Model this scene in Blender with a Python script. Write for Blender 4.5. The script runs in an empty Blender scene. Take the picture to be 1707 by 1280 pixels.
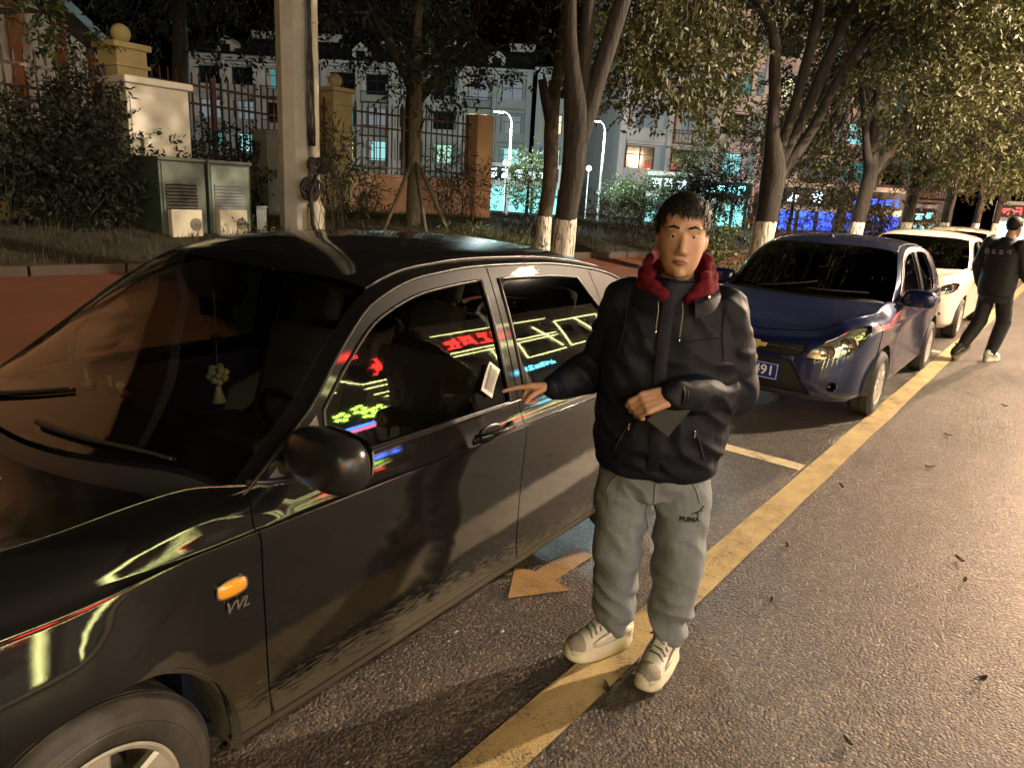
import bpy, bmesh, math, random
import numpy as np
from mathutils import Vector, Matrix, noise
from mathutils.geometry import delaunay_2d_cdt

random.seed(7)
rng = np.random.default_rng(7)
R = math.radians
sc = bpy.context.scene
col = sc.collection

# ------------------------------------------------------------------ camera
def camera():
    yaw, pitch, roll = R(37.915), R(15.198), R(3.2586)
    f = Vector((math.cos(yaw) * math.cos(pitch), math.sin(yaw) * math.cos(pitch), -math.sin(pitch)))
    r0 = Vector((math.sin(yaw), -math.cos(yaw), 0))
    u0 = r0.cross(f)
    r = r0 * math.cos(roll) + u0 * math.sin(roll)
    u = -r0 * math.sin(roll) + u0 * math.cos(roll)
    cam = bpy.data.cameras.new("camera")
    cam.sensor_fit = 'HORIZONTAL'
    cam.sensor_width = 36
    cam.lens = 36 * 1180 / 1707
    cam.clip_start = 0.05
    cam.clip_end = 2000
    ob = bpy.data.objects.new("camera", cam)
    m = Matrix(((r.x, u.x, -f.x, 0), (r.y, u.y, -f.y, 0), (r.z, u.z, -f.z, 1.692), (0, 0, 0, 1)))
    ob.matrix_world = m
    col.objects.link(ob)
    sc.camera = ob
camera()

# ------------------------------------------------------------------ night sky
world = bpy.data.worlds.new("World")
sc.world = world
world.use_nodes = True
_nt = world.node_tree
_bg = _nt.nodes["Background"]
_sky = _nt.nodes.new("ShaderNodeTexSky")
_sky.sky_type = 'NISHITA'
_sky.sun_disc = False
_sky.sun_elevation = R(-4.0)
_sky.sun_rotation = R(200)
_nt.links.new(_sky.outputs[0], _bg.inputs[0])
_bg.inputs[1].default_value = 0.10

sc.view_settings.view_transform = 'Standard'
sc.view_settings.look = 'None'
sc.view_settings.gamma = 1
sc.view_settings.exposure = 0.0
sc.render.film_transparent = False
cy = sc.cycles
cy.use_denoising = True
cy.denoiser = 'OPENIMAGEDENOISE'
cy.max_bounces = 8
cy.diffuse_bounces = 2
cy.glossy_bounces = 4
cy.transmission_bounces = 4
cy.transparent_max_bounces = 24
cy.sample_clamp_indirect = 4
cy.sample_clamp_direct = 60
cy.caustics_reflective = False
cy.caustics_refractive = False
cy.blur_glossy = 0.3

# ------------------------------------------------------------------ object helpers
def tag(o, label=None, cat=None, group=None, kind=None):
    if label: o['label'] = label
    if cat: o['category'] = cat
    if group: o['group'] = group
    if kind: o['kind'] = kind
    return o

def empty(name, loc=(0, 0, 0), rz=0.0, label=None, cat=None, group=None):
    o = bpy.data.objects.new(name, None)
    o.location = loc
    o.rotation_euler = (0, 0, rz)
    o.empty_display_size = 0.1
    col.objects.link(o)
    return tag(o, label, cat, group)

def link(name, me, mat=None, parent=None, loc=None, rot=None):
    if mat is not None and len(me.materials) == 0:
        for m in (mat if isinstance(mat, (list, tuple)) else [mat]):
            me.materials.append(m)
    o = bpy.data.objects.new(name, me)
    if parent is not None: o.parent = parent
    if loc is not None: o.location = loc
    if rot is not None: o.rotation_euler = rot
    col.objects.link(o)
    return o

def copy_tree(o, parent=None):
    c = o.copy()
    col.objects.link(c)
    c.parent = parent
    for ch in list(o.children):
        copy_tree(ch, c)
    return c

class MB:
    """collects shapes into one mesh"""
    def __init__(s):
        s.v = []; s.f = []; s.m = []; s.n = 0
        s.mi = 0
    def add(s, vs, fs):
        b = s.n
        s.v.extend([tuple(map(float, p)) for p in vs]); s.n += len(vs)
        for f in fs:
            s.f.append(tuple(b + i for i in f)); s.m.append(s.mi)
        return s
    def box(s, c, d, rot=None, taper=1.0):
        hx, hy, hz = d[0] / 2, d[1] / 2, d[2] / 2
        vs = []
        for z in (-1, 1):
            k = taper if z > 0 else 1.0
            for x, y in ((-1, -1), (1, -1), (1, 1), (-1, 1)):
                vs.append(Vector((x * hx * k, y * hy * k, z * hz)))
        if rot is not None:
            M = rot if isinstance(rot, Matrix) else Matrix.Rotation(rot, 3, 'Z')
            vs = [M @ v for v in vs]
        vs = [v + Vector(c) for v in vs]
        return s.add(vs, [(3, 2, 1, 0), (4, 5, 6, 7), (0, 1, 5, 4), (1, 2, 6, 5), (2, 3, 7, 6), (3, 0, 4, 7)])
    def bbox(s, c, d, b=0.01, rot=None):
        """box with chamfered edges"""
        bm = bmesh.new()
        bmesh.ops.create_cube(bm, size=1)
        bmesh.ops.scale(bm, vec=Vector(d), verts=bm.verts)
        bmesh.ops.bevel(bm, geom=bm.edges[:], offset=b, segments=2, profile=0.6, affect='EDGES')
        M = None
        if rot is not None: M = rot if isinstance(rot, Matrix) else Matrix.Rotation(rot, 3, 'Z')
        vs = [((M @ v.co) if M else v.co) + Vector(c) for v in bm.verts]
        bm.verts.index_update()
        fs = [tuple(v.index for v in f.verts) for f in bm.faces]
        bm.free()
        return s.add(vs, fs)
    def tube(s, pts, r, n=8, cap=True, squash=None):
        pts = [Vector(p) for p in pts]
        rs = r if isinstance(r, (list, tuple, np.ndarray)) else [r] * len(pts)
        vs = []; fs = []
        up = None
        for i, p in enumerate(pts):
            a = pts[max(i - 1, 0)]; b = pts[min(i + 1, len(pts) - 1)]
            t = (b - a)
            if t.length < 1e-9: t = Vector((0, 0, 1))
            t.normalize()
            if up is None:
                up = Vector((0, 0, 1)) if abs(t.z) < 0.9 else Vector((1, 0, 0))
            u = (up - t * up.dot(t))
            if u.length < 1e-6: u = t.orthogonal()
            u.normalize(); w = t.cross(u); up = u
            for k in range(n):
                an = 2 * math.pi * k / n
                q = 1.0 if squash is None else squash
                vs.append(p + (u * math.cos(an) + w * math.sin(an) * q) * rs[i])
        for i in range(len(pts) - 1):
            for k in range(n):
                k2 = (k + 1) % n
                fs.append((i * n + k, i * n + k2, (i + 1) * n + k2, (i + 1) * n + k))
        if cap:
            fs.append(tuple(reversed(range(n))))
            fs.append(tuple(range((len(pts) - 1) * n, len(pts) * n)))
        return s.add(vs, fs)
    def lathe(s, prof, c=(0, 0, 0), n=24, axis='Z', close=False):
        """prof: list of (radius, height)"""
        vs = []; fs = []
        for r, h in prof:
            for k in range(n):
                a = 2 * math.pi * k / n
                x, y = r * math.cos(a), r * math.sin(a)
                if axis == 'Z': v = (x, y, h)
                elif axis == 'Y': v = (x, h, y)
                else: v = (h, x, y)
                vs.append(Vector(v) + Vector(c))
        m = len(prof)
        for i in range(m - 1 + (1 if close else 0)):
            j = (i + 1) % m
            for k in range(n):
                k2 = (k + 1) % n
                q = (i * n + k, i * n + k2, j * n + k2, j * n + k)
                fs.append(q if axis != 'Y' else q[::-1])
        if not close:
            if prof[0][0] > 1e-6: fs.append(tuple(range(n)) if axis == 'Y' else tuple(reversed(range(n))))
            if prof[-1][0] > 1e-6:
                q = tuple(range((m - 1) * n, m * n)); fs.append(q[::-1] if axis == 'Y' else q)
        return s.add(vs, fs)
    def ball(s, c, r, nu=14, nv=9, fn=None):
        c = Vector(c); rr = r if isinstance(r, (tuple, list)) else (r, r, r)
        vs = []; fs = []
        for i in range(nv + 1):
            th = math.pi * i / nv
            for k in range(nu):
                ph = 2 * math.pi * k / nu
                d = Vector((math.sin(th) * math.cos(ph), math.sin(th) * math.sin(ph), math.cos(th)))
                q = 1.0 if fn is None else fn(d)
                vs.append(c + Vector((d.x * rr[0], d.y * rr[1], d.z * rr[2])) * q)
        for i in range(nv):
            for k in range(nu):
                k2 = (k + 1) % nu
                fs.append((i * nu + k, (i + 1) * nu + k, (i + 1) * nu + k2, i * nu + k2))
        return s.add(vs, fs)
    def prism(s, poly, z0, z1, plane='XY', M=None):
        """poly of 2D points extruded; plane XY -> z, XZ -> y, YZ -> x"""
        n = len(poly)
        def P(a, b, h):
            v = Vector((a, b, h)) if plane == 'XY' else (Vector((a, h, b)) if plane == 'XZ' else Vector((h, a, b)))
            return M @ v if M is not None else v
        vs = [P(a, b, z0) for a, b in poly] + [P(a, b, z1) for a, b in poly]
        fs = [tuple(reversed(range(n))), tuple(range(n, 2 * n))]
        for i in range(n):
            j = (i + 1) % n
            fs.append((i, j, n + j, n + i))
        return s.add(vs, fs)
    def grid(s, P):
        """P: array (a,b,3)"""
        a, b = P.shape[:2]
        vs = P.reshape(-1, 3)
        fs = [(i * b + j, i * b + j + 1, (i + 1) * b + j + 1, (i + 1) * b + j) for i in range(a - 1) for j in range(b - 1)]
        return s.add(vs, fs)
    def mesh(s, name, smooth=False):
        me = bpy.data.meshes.new(name)
        me.from_pydata(s.v, [], s.f)
        if any(s.m): me.polygons.foreach_set('material_index', s.m)
        if smooth:
            me.polygons.foreach_set('use_smooth', [True] * len(me.polygons))
        me.update()
        return me
    def build(s, name, mat, parent=None, smooth=False, loc=None, rot=None, angle=None, fix=True):
        me = s.mesh(name, smooth or angle is not None)
        if fix:
            bm = bmesh.new(); bm.from_mesh(me)
            bmesh.ops.recalc_face_normals(bm, faces=bm.faces)
            bm.to_mesh(me); bm.free()
        if angle is not None:
            me.set_sharp_from_angle(angle=R(angle))
        return link(name, me, mat, parent, loc, rot)

def text_mesh(txt, size, depth=0.002, align='CENTER', shear=0.0, bold=0.0):
    cu = bpy.data.curves.new('text', 'FONT')
    cu.body = txt; cu.size = size; cu.extrude = depth; cu.align_x = align; cu.align_y = 'CENTER'
    cu.shear = shear; cu.offset = bold; cu.resolution_u = 3
    ob = bpy.data.objects.new('text', cu); col.objects.link(ob)
    dg = bpy.context.evaluated_depsgraph_get()
    me = bpy.data.meshes.new_from_object(ob.evaluated_get(dg))
    bpy.data.objects.remove(ob); bpy.data.curves.remove(cu)
    me.materials.clear()
    return me

# ------------------------------------------------------------------ materials
def mat(name, color=(0.5, 0.5, 0.5), rough=0.5, metal=0.0, spec=0.5, coat=0.0, coat_r=0.03, noise_s=0.0, noise_a=0.0,
        color2=None, bump=0.0, bump_s=40.0, emit=None, estr=0.0, sub=0.0, sheen=0.0, detail=6.0, rough_var=0.0):
    m = bpy.data.materials.new(name); m.use_nodes = True
    nt = m.node_tree; b = nt.nodes['Principled BSDF']
    b.inputs['Base Color'].default_value = (*color, 1)
    b.inputs['Roughness'].default_value = rough
    b.inputs['Metallic'].default_value = metal
    b.inputs['Specular IOR Level'].default_value = spec
    if coat: b.inputs['Coat Weight'].default_value = coat; b.inputs['Coat Roughness'].default_value = coat_r
    if sheen: b.inputs['Sheen Weight'].default_value = sheen
    if sub:
        b.inputs['Subsurface Weight'].default_value = sub
        b.inputs['Subsurface Radius'].default_value = (0.02, 0.008, 0.004)
    if emit is not None:
        b.inputs['Emission Color'].default_value = (*emit, 1); b.inputs['Emission Strength'].default_value = estr
    tc = None
    if color2 is not None or bump or rough_var:
        tc = nt.nodes.new('ShaderNodeTexCoord')
    if color2 is not None:
        n = nt.nodes.new('ShaderNodeTexNoise'); n.inputs['Scale'].default_value = noise_s; n.inputs['Detail'].default_value = detail
        n.inputs['Roughness'].default_value = 0.65
        nt.links.new(tc.outputs['Object'], n.inputs['Vector'])
        r = nt.nodes.new('ShaderNodeValToRGB')
        r.color_ramp.elements[0].position = 0.5 - noise_a; r.color_ramp.elements[1].position = 0.5 + noise_a
        r.color_ramp.elements[0].color = (*color, 1); r.color_ramp.elements[1].color = (*color2, 1)
        nt.links.new(n.outputs['Fac'], r.inputs['Fac'])
        nt.links.new(r.outputs['Color'], b.inputs['Base Color'])
        if rough_var:
            mr = nt.nodes.new('ShaderNodeMapRange')
            mr.inputs['To Min'].default_value = max(0, rough - rough_var); mr.inputs['To Max'].default_value = min(1, rough + rough_var)
            nt.links.new(n.outputs['Fac'], mr.inputs['Value']); nt.links.new(mr.outputs['Result'], b.inputs['Roughness'])
    if bump:
        n2 = nt.nodes.new('ShaderNodeTexNoise'); n2.inputs['Scale'].default_value = bump_s; n2.inputs['Detail'].default_value = 5
        nt.links.new(tc.outputs['Object'], n2.inputs['Vector'])
        bp = nt.nodes.new('ShaderNodeBump'); bp.inputs['Strength'].default_value = bump; bp.inputs['Distance'].default_value = 0.01
        nt.links.new(n2.outputs['Fac'], bp.inputs['Height']); nt.links.new(bp.outputs['Normal'], b.inputs['Normal'])
    return m

def emis(name, color, strength):
    m = bpy.data.materials.new(name); m.use_nodes = True
    nt = m.node_tree; nt.nodes.clear()
    e = nt.nodes.new('ShaderNodeEmission'); e.inputs[0].default_value = (*color, 1); e.inputs[1].default_value = strength
    o = nt.nodes.new('ShaderNodeOutputMaterial'); nt.links.new(e.outputs[0], o.inputs[0])
    return m

def glass(name, tint, ior=1.5, boost=1.0, rough=0.0):
    """thin tinted pane: sees through, reflects by fresnel"""
    m = bpy.data.materials.new(name); m.use_nodes = True
    nt = m.node_tree; nt.nodes.clear()
    t = nt.nodes.new('ShaderNodeBsdfTransparent'); t.inputs[0].default_value = (*tint, 1)
    g = nt.nodes.new('ShaderNodeBsdfGlossy'); g.inputs['Roughness'].default_value = rough
    fr = nt.nodes.new('ShaderNodeFresnel'); fr.inputs[0].default_value = ior
    mu = nt.nodes.new('ShaderNodeMath'); mu.operation = 'MULTIPLY'; mu.inputs[1].default_value = boost; mu.use_clamp = True
    mx = nt.nodes.new('ShaderNodeMixShader'); o = nt.nodes.new('ShaderNodeOutputMaterial')
    nt.links.new(fr.outputs[0], mu.inputs[0]); nt.links.new(mu.outputs[0], mx.inputs[0])
    nt.links.new(t.outputs[0], mx.inputs[1]); nt.links.new(g.outputs[0], mx.inputs[2]); nt.links.new(mx.outputs[0], o.inputs[0])
    return m
# ------------------------------------------------------------------ car surfaces
def mono(xs, ys):
    """monotone cubic interpolation"""
    xs = np.asarray(xs, float); ys = np.asarray(ys, float)
    h = np.diff(xs); d = np.diff(ys) / h
    m = np.zeros_like(ys)
    m[0], m[-1] = d[0], d[-1]
    for i in range(1, len(xs) - 1):
        if d[i - 1] * d[i] > 0:
            w1, w2 = 2 * h[i] + h[i - 1], h[i] + 2 * h[i - 1]
            m[i] = (w1 + w2) / (w1 / d[i - 1] + w2 / d[i])
    def f(q):
        q = np.clip(np.asarray(q, float), xs[0], xs[-1])
        i = np.clip(np.searchsorted(xs, q) - 1, 0, len(xs) - 2)
        t = (q - xs[i]) / h[i]
        return ((1 + 2 * t) * (1 - t) ** 2 * ys[i] + t * (1 - t) ** 2 * h[i] * m[i] + t * t * (3 - 2 * t) * ys[i + 1] + t * t * (t - 1) * h[i] * m[i + 1])
    return f

def catmull(pts, n=24):
    pts = np.asarray(pts, float)
    P = np.vstack([2 * pts[0] - pts[1], pts, 2 * pts[-1] - pts[-2]])
    out = []
    for i in range(1, len(P) - 2):
        p0, p1, p2, p3 = P[i - 1:i + 3]
        for k in range(n):
            t = k / n
            out.append(0.5 * ((2 * p1) + (-p0 + p2) * t + (2 * p0 - 5 * p1 + 4 * p2 - p3) * t * t + (-p0 + 3 * p1 - 3 * p2 + p3) * t ** 3))
    out.append(P[-2])
    return np.array(out)

def inside(poly, q):
    x, y = q[:, 0], q[:, 1]
    r = np.zeros(len(q), bool)
    n = len(poly); j = n - 1
    for i in range(n):
        xi, yi = poly[i]; xj, yj = poly[j]
        c = ((yi > y) != (yj > y)) & (x < (xj - xi) * (y - yi) / (yj - yi + 1e-30) + xi)
        r ^= c
        j = i
    return r

def resample(poly, step):
    out = []
    n = len(poly)
    for i in range(n):
        a = np.asarray(poly[i], float); b = np.asarray(poly[(i + 1) % n], float)
        k = max(1, int(np.ceil(np.linalg.norm((b - a) / step))))
        for t in range(k): out.append(a + (b - a) * t / k)
    return np.array(out)

def panel(surf, loops, step, thick=0.012, flip=False, eps=1e-4):
    """loops in the surface's own parameters -> (verts, faces, normals)"""
    step = np.asarray(step, float)
    L = [resample(l, step) for l in loops]
    allp = np.vstack(L)
    lo, hi = L[0].min(0), L[0].max(0)
    nx, ny = [max(2, int(np.ceil((hi[k] - lo[k]) / step[k]))) for k in (0, 1)]
    gx, gy = np.meshgrid(np.linspace(lo[0], hi[0], nx + 1), np.linspace(lo[1], hi[1], ny + 1))
    g = np.stack([gx.ravel(), gy.ravel()], -1)
    ok = inside(L[0], g)
    for l in L[1:]: ok &= ~inside(l, g)
    g = g[ok]
    if len(g):
        d = np.full(len(g), 1e9)
        for k in range(0, len(allp)):
            d = np.minimum(d, (((g - allp[k]) / step) ** 2).sum(1))
        g = g[d > 0.2]
    pts = np.vstack([allp, g]) / step
    edges = []; b = 0
    for l in L:
        n = len(l)
        edges += [(b + i, b + (i + 1) % n) for i in range(n)]; b += n
    res = delaunay_2d_cdt([Vector(p) for p in pts], edges, [], 0, 1e-6)
    V = np.array([tuple(v) for v in res[0]]) * step
    T = np.array(res[2])
    c = V[T].mean(1)
    ok = inside(L[0], c)
    for l in L[1:]: ok &= ~inside(l, c)
    T = T[ok]
    def ev(q): return surf(q[:, 0], q[:, 1])
    def nrm(q):
        e = step * 0.05
        du = ev(q + [e[0], 0]) - ev(q - [e[0], 0]); dv = ev(q + [0, e[1]]) - ev(q - [0, e[1]])
        n = np.cross(du, dv); n /= np.linalg.norm(n, axis=1)[:, None] + 1e-12
        return -n if flip else n
    P = ev(V); N = nrm(V)
    fn = np.cross(P[T[:, 1]] - P[T[:, 0]], P[T[:, 2]] - P[T[:, 0]])
    bad = (fn * N[T[:, 0]]).sum(1) < 0
    T[bad] = T[bad][:, ::-1]
    verts = [P]; norms = [N]; faces = [tuple(t) for t in T]
    base = len(P)
    if thick > 0:
        for l in L:
            n = len(l)
            p = ev(l); nn = nrm(l)
            pb = p - nn * thick
            tang = np.roll(p, -1, 0) - np.roll(p, 1, 0)
            sn = np.cross(tang, nn); sn /= np.linalg.norm(sn, axis=1)[:, None] + 1e-12
            ctr = p.mean(0)
            area = 0.5 * np.sum(l[:, 0] * np.roll(l[:, 1], -1) - np.roll(l[:, 0], -1) * l[:, 1])
            hole = l is not L[0]
            s = ((p - ctr) * sn).sum() > 0
            if s == hole: sn = -sn
            verts += [p, pb]; norms += [sn, sn]
            for i in range(n):
                j = (i + 1) % n
                f = (base + i, base + j, base + n + j, base + n + i)
                v0, v1, v2 = p[i], p[j], pb[j]
                if np.dot(np.cross(v1 - v0, v2 - v0), sn[i]) < 0: f = f[::-1]
                faces.append(f)
            base += 2 * n
    return np.vstack(verts), faces, np.vstack(norms)

def join_panels(ps):
    V = []; Fc = []; N = []; b = 0
    for v, f, n in ps:
        V.append(v); N.append(n); Fc += [tuple(b + i for i in q) for q in f]; b += len(v)
    return np.vstack(V), Fc, np.vstack(N)

def pmesh(name, pn, mirror=False):
    V, Fc, N = pn
    V = V.copy(); N = N.copy()
    if mirror:
        V[:, 1] *= -1; N[:, 1] *= -1; Fc = [f[::-1] for f in Fc]
    me = bpy.data.meshes.new(name)
    me.from_pydata([tuple(p) for p in V], [], Fc)
    me.polygons.foreach_set('use_smooth', [True] * len(me.polygons))
    me.update()
    me.normals_split_custom_set_from_vertices([tuple(n) for n in N])
    return me

class Body:
    """lower shell (plan outline x vertical profile) and greenhouse of a car; nose at x = 0, tail at +x, left side at -y"""
    def __init__(s, outline, stations, zc, belt_y, zb, lean=(0.25, 0.25), bow=0.06, roll=0.02, xm=2.2):
        c = catmull(outline, 40)
        d = np.r_[0, np.cumsum(np.hypot(*np.diff(c, axis=0).T))]
        s.S = d[-1]
        n = 1200
        q = np.linspace(0, s.S, n)
        s.q = q
        s.cx = np.interp(q, d, c[:, 0]); s.cy = np.interp(q, d, c[:, 1])
        k = np.ones(31) / 31
        def sm(a, odd):
            p = np.r_[(-a[15:0:-1] if odd else a[15:0:-1]), a, (-a[-2:-17:-1] if odd else a[-2:-17:-1])]
            return np.convolve(p, k, 'valid')
        s.cx = sm(s.cx, False); s.cy = sm(s.cy, True)
        tx, ty = np.gradient(s.cx), np.gradient(s.cy)
        L = np.hypot(tx, ty) + 1e-12
        s.nx, s.ny = -ty / L, tx / L
        st = sorted((s.s_of(k_), v) for k_, v in stations.items())
        K = len(st[0][1])
        s.K = K
        s.off = [mono([a for a, _ in st], [v[i][0] for _, v in st]) for i in range(K)]
        s.zz = [mono([a for a, _ in st], [v[i][1] for _, v in st]) for i in range(K)]
        s.zc = zc; s.belt_y = belt_y; s.zb = zb; s.lean = lean; s.bow = bow; s.roll = roll; s.xm = xm
        xs = np.linspace(0.8, 4.2, 400)
        s.ex = xs; s.ey = np.array([s._edge(x) for x in xs])
    def s_of(s, key):
        """key: ('f', y) front half-width, ('r', y) rear, or x along the side"""
        n = len(s.q)
        if isinstance(key, tuple):
            if key[0] == 'f':
                i = np.argmax(s.cy >= key[1] - 1e-9); return s.q[i]
            i = n - 1 - np.argmax(s.cy[::-1] >= key[1] - 1e-9); return s.q[i]
        m = np.argmax(s.cx >= key - 1e-9) if s.cx.max() >= key else n - 1
        return s.q[m]
    def prof(s, sa, t):
        """off, z at arrays"""
        K = s.K
        u = np.clip(t, 0, 1) * (K - 1)
        i = np.clip(np.floor(u).astype(int), 0, K - 2); f = u - i
        O = np.stack([o(sa) for o in s.off]); Z = np.stack([z(sa) for z in s.zz])
        ar = np.arange(len(sa))
        def ev(A):
            p1, p2 = A[i, ar], A[i + 1, ar]
            p0 = np.where(i > 0, A[np.maximum(i - 1, 0), ar], 2 * p1 - p2)
            p3 = np.where(i < K - 2, A[np.minimum(i + 2, K - 1), ar], 2 * p2 - p1)
            return 0.5 * ((2 * p1) + (-p0 + p2) * f + (2 * p0 - 5 * p1 + 4 * p2 - p3) * f * f + (-p0 + 3 * p1 - 3 * p2 + p3) * f ** 3)
        ex = np.clip(t, 0, 1) - t
        return ev(O), ev(Z) - ex * 0.9
    def low(s, sv, t):
        sv = np.asarray(sv, float); t = np.asarray(t, float)
        sa = np.abs(sv); sg = np.where(sv < 0, -1.0, 1.0)
        o, z = s.prof(sa, t)
        cx = np.interp(sa, s.q, s.cx); cy = np.interp(sa, s.q, s.cy)
        nx = np.interp(sa, s.q, s.nx); ny = np.interp(sa, s.q, s.ny)
        return np.stack([cx + nx * o, -sg * (cy + ny * o), z], -1)
    def t_of(s, sv, z):
        tt = np.linspace(0, 1, 200)
        _, zz = s.prof(np.full(200, abs(sv)), tt)
        zz = np.maximum.accumulate(zz)
        return float(np.interp(z, zz, tt))
    def pl(s, pts, side=True):
        """polygon of (x or s, z) -> (s, t); z None means the top edge, 'b' the bottom"""
        out = []
        for a, z in pts:
            sv = s.s_of(a) if side else a
            out.append((sv, 1.0 if z is None else (0.0 if z == 'b' else s.t_of(sv, z))))
        return np.array(out)
    # greenhouse
    def yside(s, x, z):
        dz = np.maximum(z - s.zb, -0.03)
        return s.belt_y - 0.03 * ((x - s.xm) / 1.2) ** 2 - s.lean[0] * dz - s.lean[1] * dz * np.abs(dz)
    def ztop(s, x, y):
        return s.zc(x) - s.bow * (np.abs(y) / 0.62) ** 2 - s.roll * np.minimum((np.abs(y) / 0.62) ** 8, 4.0)
    def _edge(s, x):
        a, b = 0.2, s.belt_y + 0.01
        for _ in range(40):
            m = (a + b) / 2
            if m < s.yside(x, s.ztop(x, m)): a = m
            else: b = m
        return a
    def edge_y(s, x): return np.interp(x, s.ex, s.ey)
    def edge_z(s, x): return s.ztop(x, s.edge_y(x))
    def gside(s, x, z):
        x = np.asarray(x, float); z = np.asarray(z, float)
        return np.stack([x, -s.yside(x, z), z], -1)
    def gtop(s, x, y):
        x = np.asarray(x, float); y = np.asarray(y, float)
        return np.stack([x, y, s.ztop(x, y)], -1)

# ------------------------------------------------------------------ car materials
def paint(name, color, metal=0.0, dirt=(0.05, 0.045, 0.03), dirt_z=0.62, dirt_amt=0.85, rough=0.35, coat=1.0, flake=0.0, dust=0.12, ior=1.55, spec=0.5):
    m = bpy.data.materials.new(name); m.use_nodes = True
    nt = m.node_tree; b = nt.nodes['Principled BSDF']
    b.inputs['Metallic'].default_value = metal
    b.inputs['Coat Weight'].default_value = coat; b.inputs['Coat Roughness'].default_value = 0.0
    b.inputs['Coat IOR'].default_value = ior
    b.inputs['Specular IOR Level'].default_value = spec
    tc = nt.nodes.new('ShaderNodeTexCoord')
    sx = nt.nodes.new('ShaderNodeSeparateXYZ'); nt.links.new(tc.outputs['Object'], sx.inputs[0])
    # splash dirt: slanting streaks, densest behind the wheels and near the sill
    mp = nt.nodes.new('ShaderNodeMapping'); mp.inputs['Rotation'].default_value = (0, R(38), 0); mp.inputs['Scale'].default_value = (26, 18, 150)
    nt.links.new(tc.outputs['Object'], mp.inputs[0])
    n1 = nt.nodes.new('ShaderNodeTexNoise'); n1.inputs['Scale'].default_value = 1.0; n1.inputs['Detail'].default_value = 4; nt.links.new(mp.outputs[0], n1.inputs['Vector'])
    n2 = nt.nodes.new('ShaderNodeTexNoise'); n2.inputs['Scale'].default_value = 3.2; n2.inputs['Detail'].default_value = 5; nt.links.new(tc.outputs['Object'], n2.inputs['Vector'])
    # height mask
    h = nt.nodes.new('ShaderNodeMapRange'); h.inputs['From Min'].default_value = 0.18; h.inputs['From Max'].default_value = dirt_z
    h.inputs['To Min'].default_value = 1.0; h.inputs['To Max'].default_value = 0.0; nt.links.new(sx.outputs['Z'], h.inputs['Value'])
    # stronger behind the front wheel, fading towards the tail
    hx = nt.nodes.new('ShaderNodeMapRange'); hx.inputs['From Min'].default_value = 1.1; hx.inputs['From Max'].default_value = 2.7
    hx.inputs['To Min'].default_value = 0.20; hx.inputs['To Max'].default_value = 0.0; nt.links.new(sx.outputs['X'], hx.inputs['Value'])
    def math_(op, a, bb, clamp=False):
        q = nt.nodes.new('ShaderNodeMath'); q.operation = op; q.use_clamp = clamp
        for i, v in enumerate((a, bb)):
            if isinstance(v, (int, float)): q.inputs[i].default_value = v
            else: nt.links.new(v, q.inputs[i])
        return q.outputs[0]
    hh = math_('POWER', h.outputs[0], 2.2)
    a = math_('ADD', math_('MULTIPLY', n1.outputs['Fac'], 0.75), math_('MULTIPLY', n2.outputs['Fac'], 0.55))
    a = math_('ADD', a, math_('ADD', math_('MULTIPLY', hh, 0.85), math_('MULTIPLY', hx.outputs[0], h.outputs[0])))
    r = nt.nodes.new('ShaderNodeMapRange'); r.inputs['From Min'].default_value = 0.96; r.inputs['From Max'].default_value = 1.16
    r.inputs['To Max'].default_value = dirt_amt; nt.links.new(a, r.inputs['Value'])
    msk = math_('MULTIPLY', r.outputs[0], math_('MINIMUM', math_('MULTIPLY', h.outputs[0], 6.0), 1.0))
    # thin film of dust everywhere
    n3 = nt.nodes.new('ShaderNodeTexNoise'); n3.inputs['Scale'].default_value = 2.0; n3.inputs['Detail'].default_value = 8; nt.links.new(tc.outputs['Object'], n3.inputs['Vector'])
    film = math_('MULTIPLY', n3.outputs['Fac'], dust)
    tot = math_('MAXIMUM', msk, film)
    mx = nt.nodes.new('ShaderNodeMix'); mx.data_type = 'RGBA'
    mx.inputs['A'].default_value = (*color, 1); mx.inputs['B'].default_value = (*dirt, 1)
    nt.links.new(tot, mx.inputs['Factor']); nt.links.new(mx.outputs['Result'], b.inputs['Base Color'])
    rr = nt.nodes.new('ShaderNodeMapRange'); rr.inputs['To Min'].default_value = rough; rr.inputs['To Max'].default_value = 0.9
    nt.links.new(msk, rr.inputs['Value']); nt.links.new(rr.outputs[0], b.inputs['Roughness'])
    cc = math_('SUBTRACT', coat, math_('MULTIPLY', msk, coat), True); nt.links.new(cc, b.inputs['Coat Weight'])
    mm = math_('MULTIPLY', math_('SUBTRACT', 1.0, msk), metal); nt.links.new(mm, b.inputs['Metallic'])
    # faint orange peel so the reflected lines waver
    n4 = nt.nodes.new('ShaderNodeTexNoise'); n4.inputs['Scale'].default_value = 7.0; n4.inputs['Detail'].default_value = 2; nt.links.new(tc.outputs['Object'], n4.inputs['Vector'])
    n5 = nt.nodes.new('ShaderNodeTexNoise'); n5.inputs['Scale'].default_value = 900.0; n5.inputs['Detail'].default_value = 1; nt.links.new(tc.outputs['Object'], n5.inputs['Vector'])
    bp = nt.nodes.new('ShaderNodeBump'); bp.inputs['Strength'].default_value = 0.022; bp.inputs['Distance'].default_value = 0.02
    nt.links.new(n4.outputs['Fac'], bp.inputs['Height'])
    bp2 = nt.nodes.new('ShaderNodeBump'); bp2.inputs['Strength'].default_value = 0.03; bp2.inputs['Distance'].default_value = 0.0006
    nt.links.new(n5.outputs['Fac'], bp2.inputs['Height']); nt.links.new(bp.outputs[0], bp2.inputs['Normal'])
    nt.links.new(bp2.outputs[0], b.inputs['Coat Normal']); nt.links.new(bp.outputs[0], b.inputs['Normal'])
    return m

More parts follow.
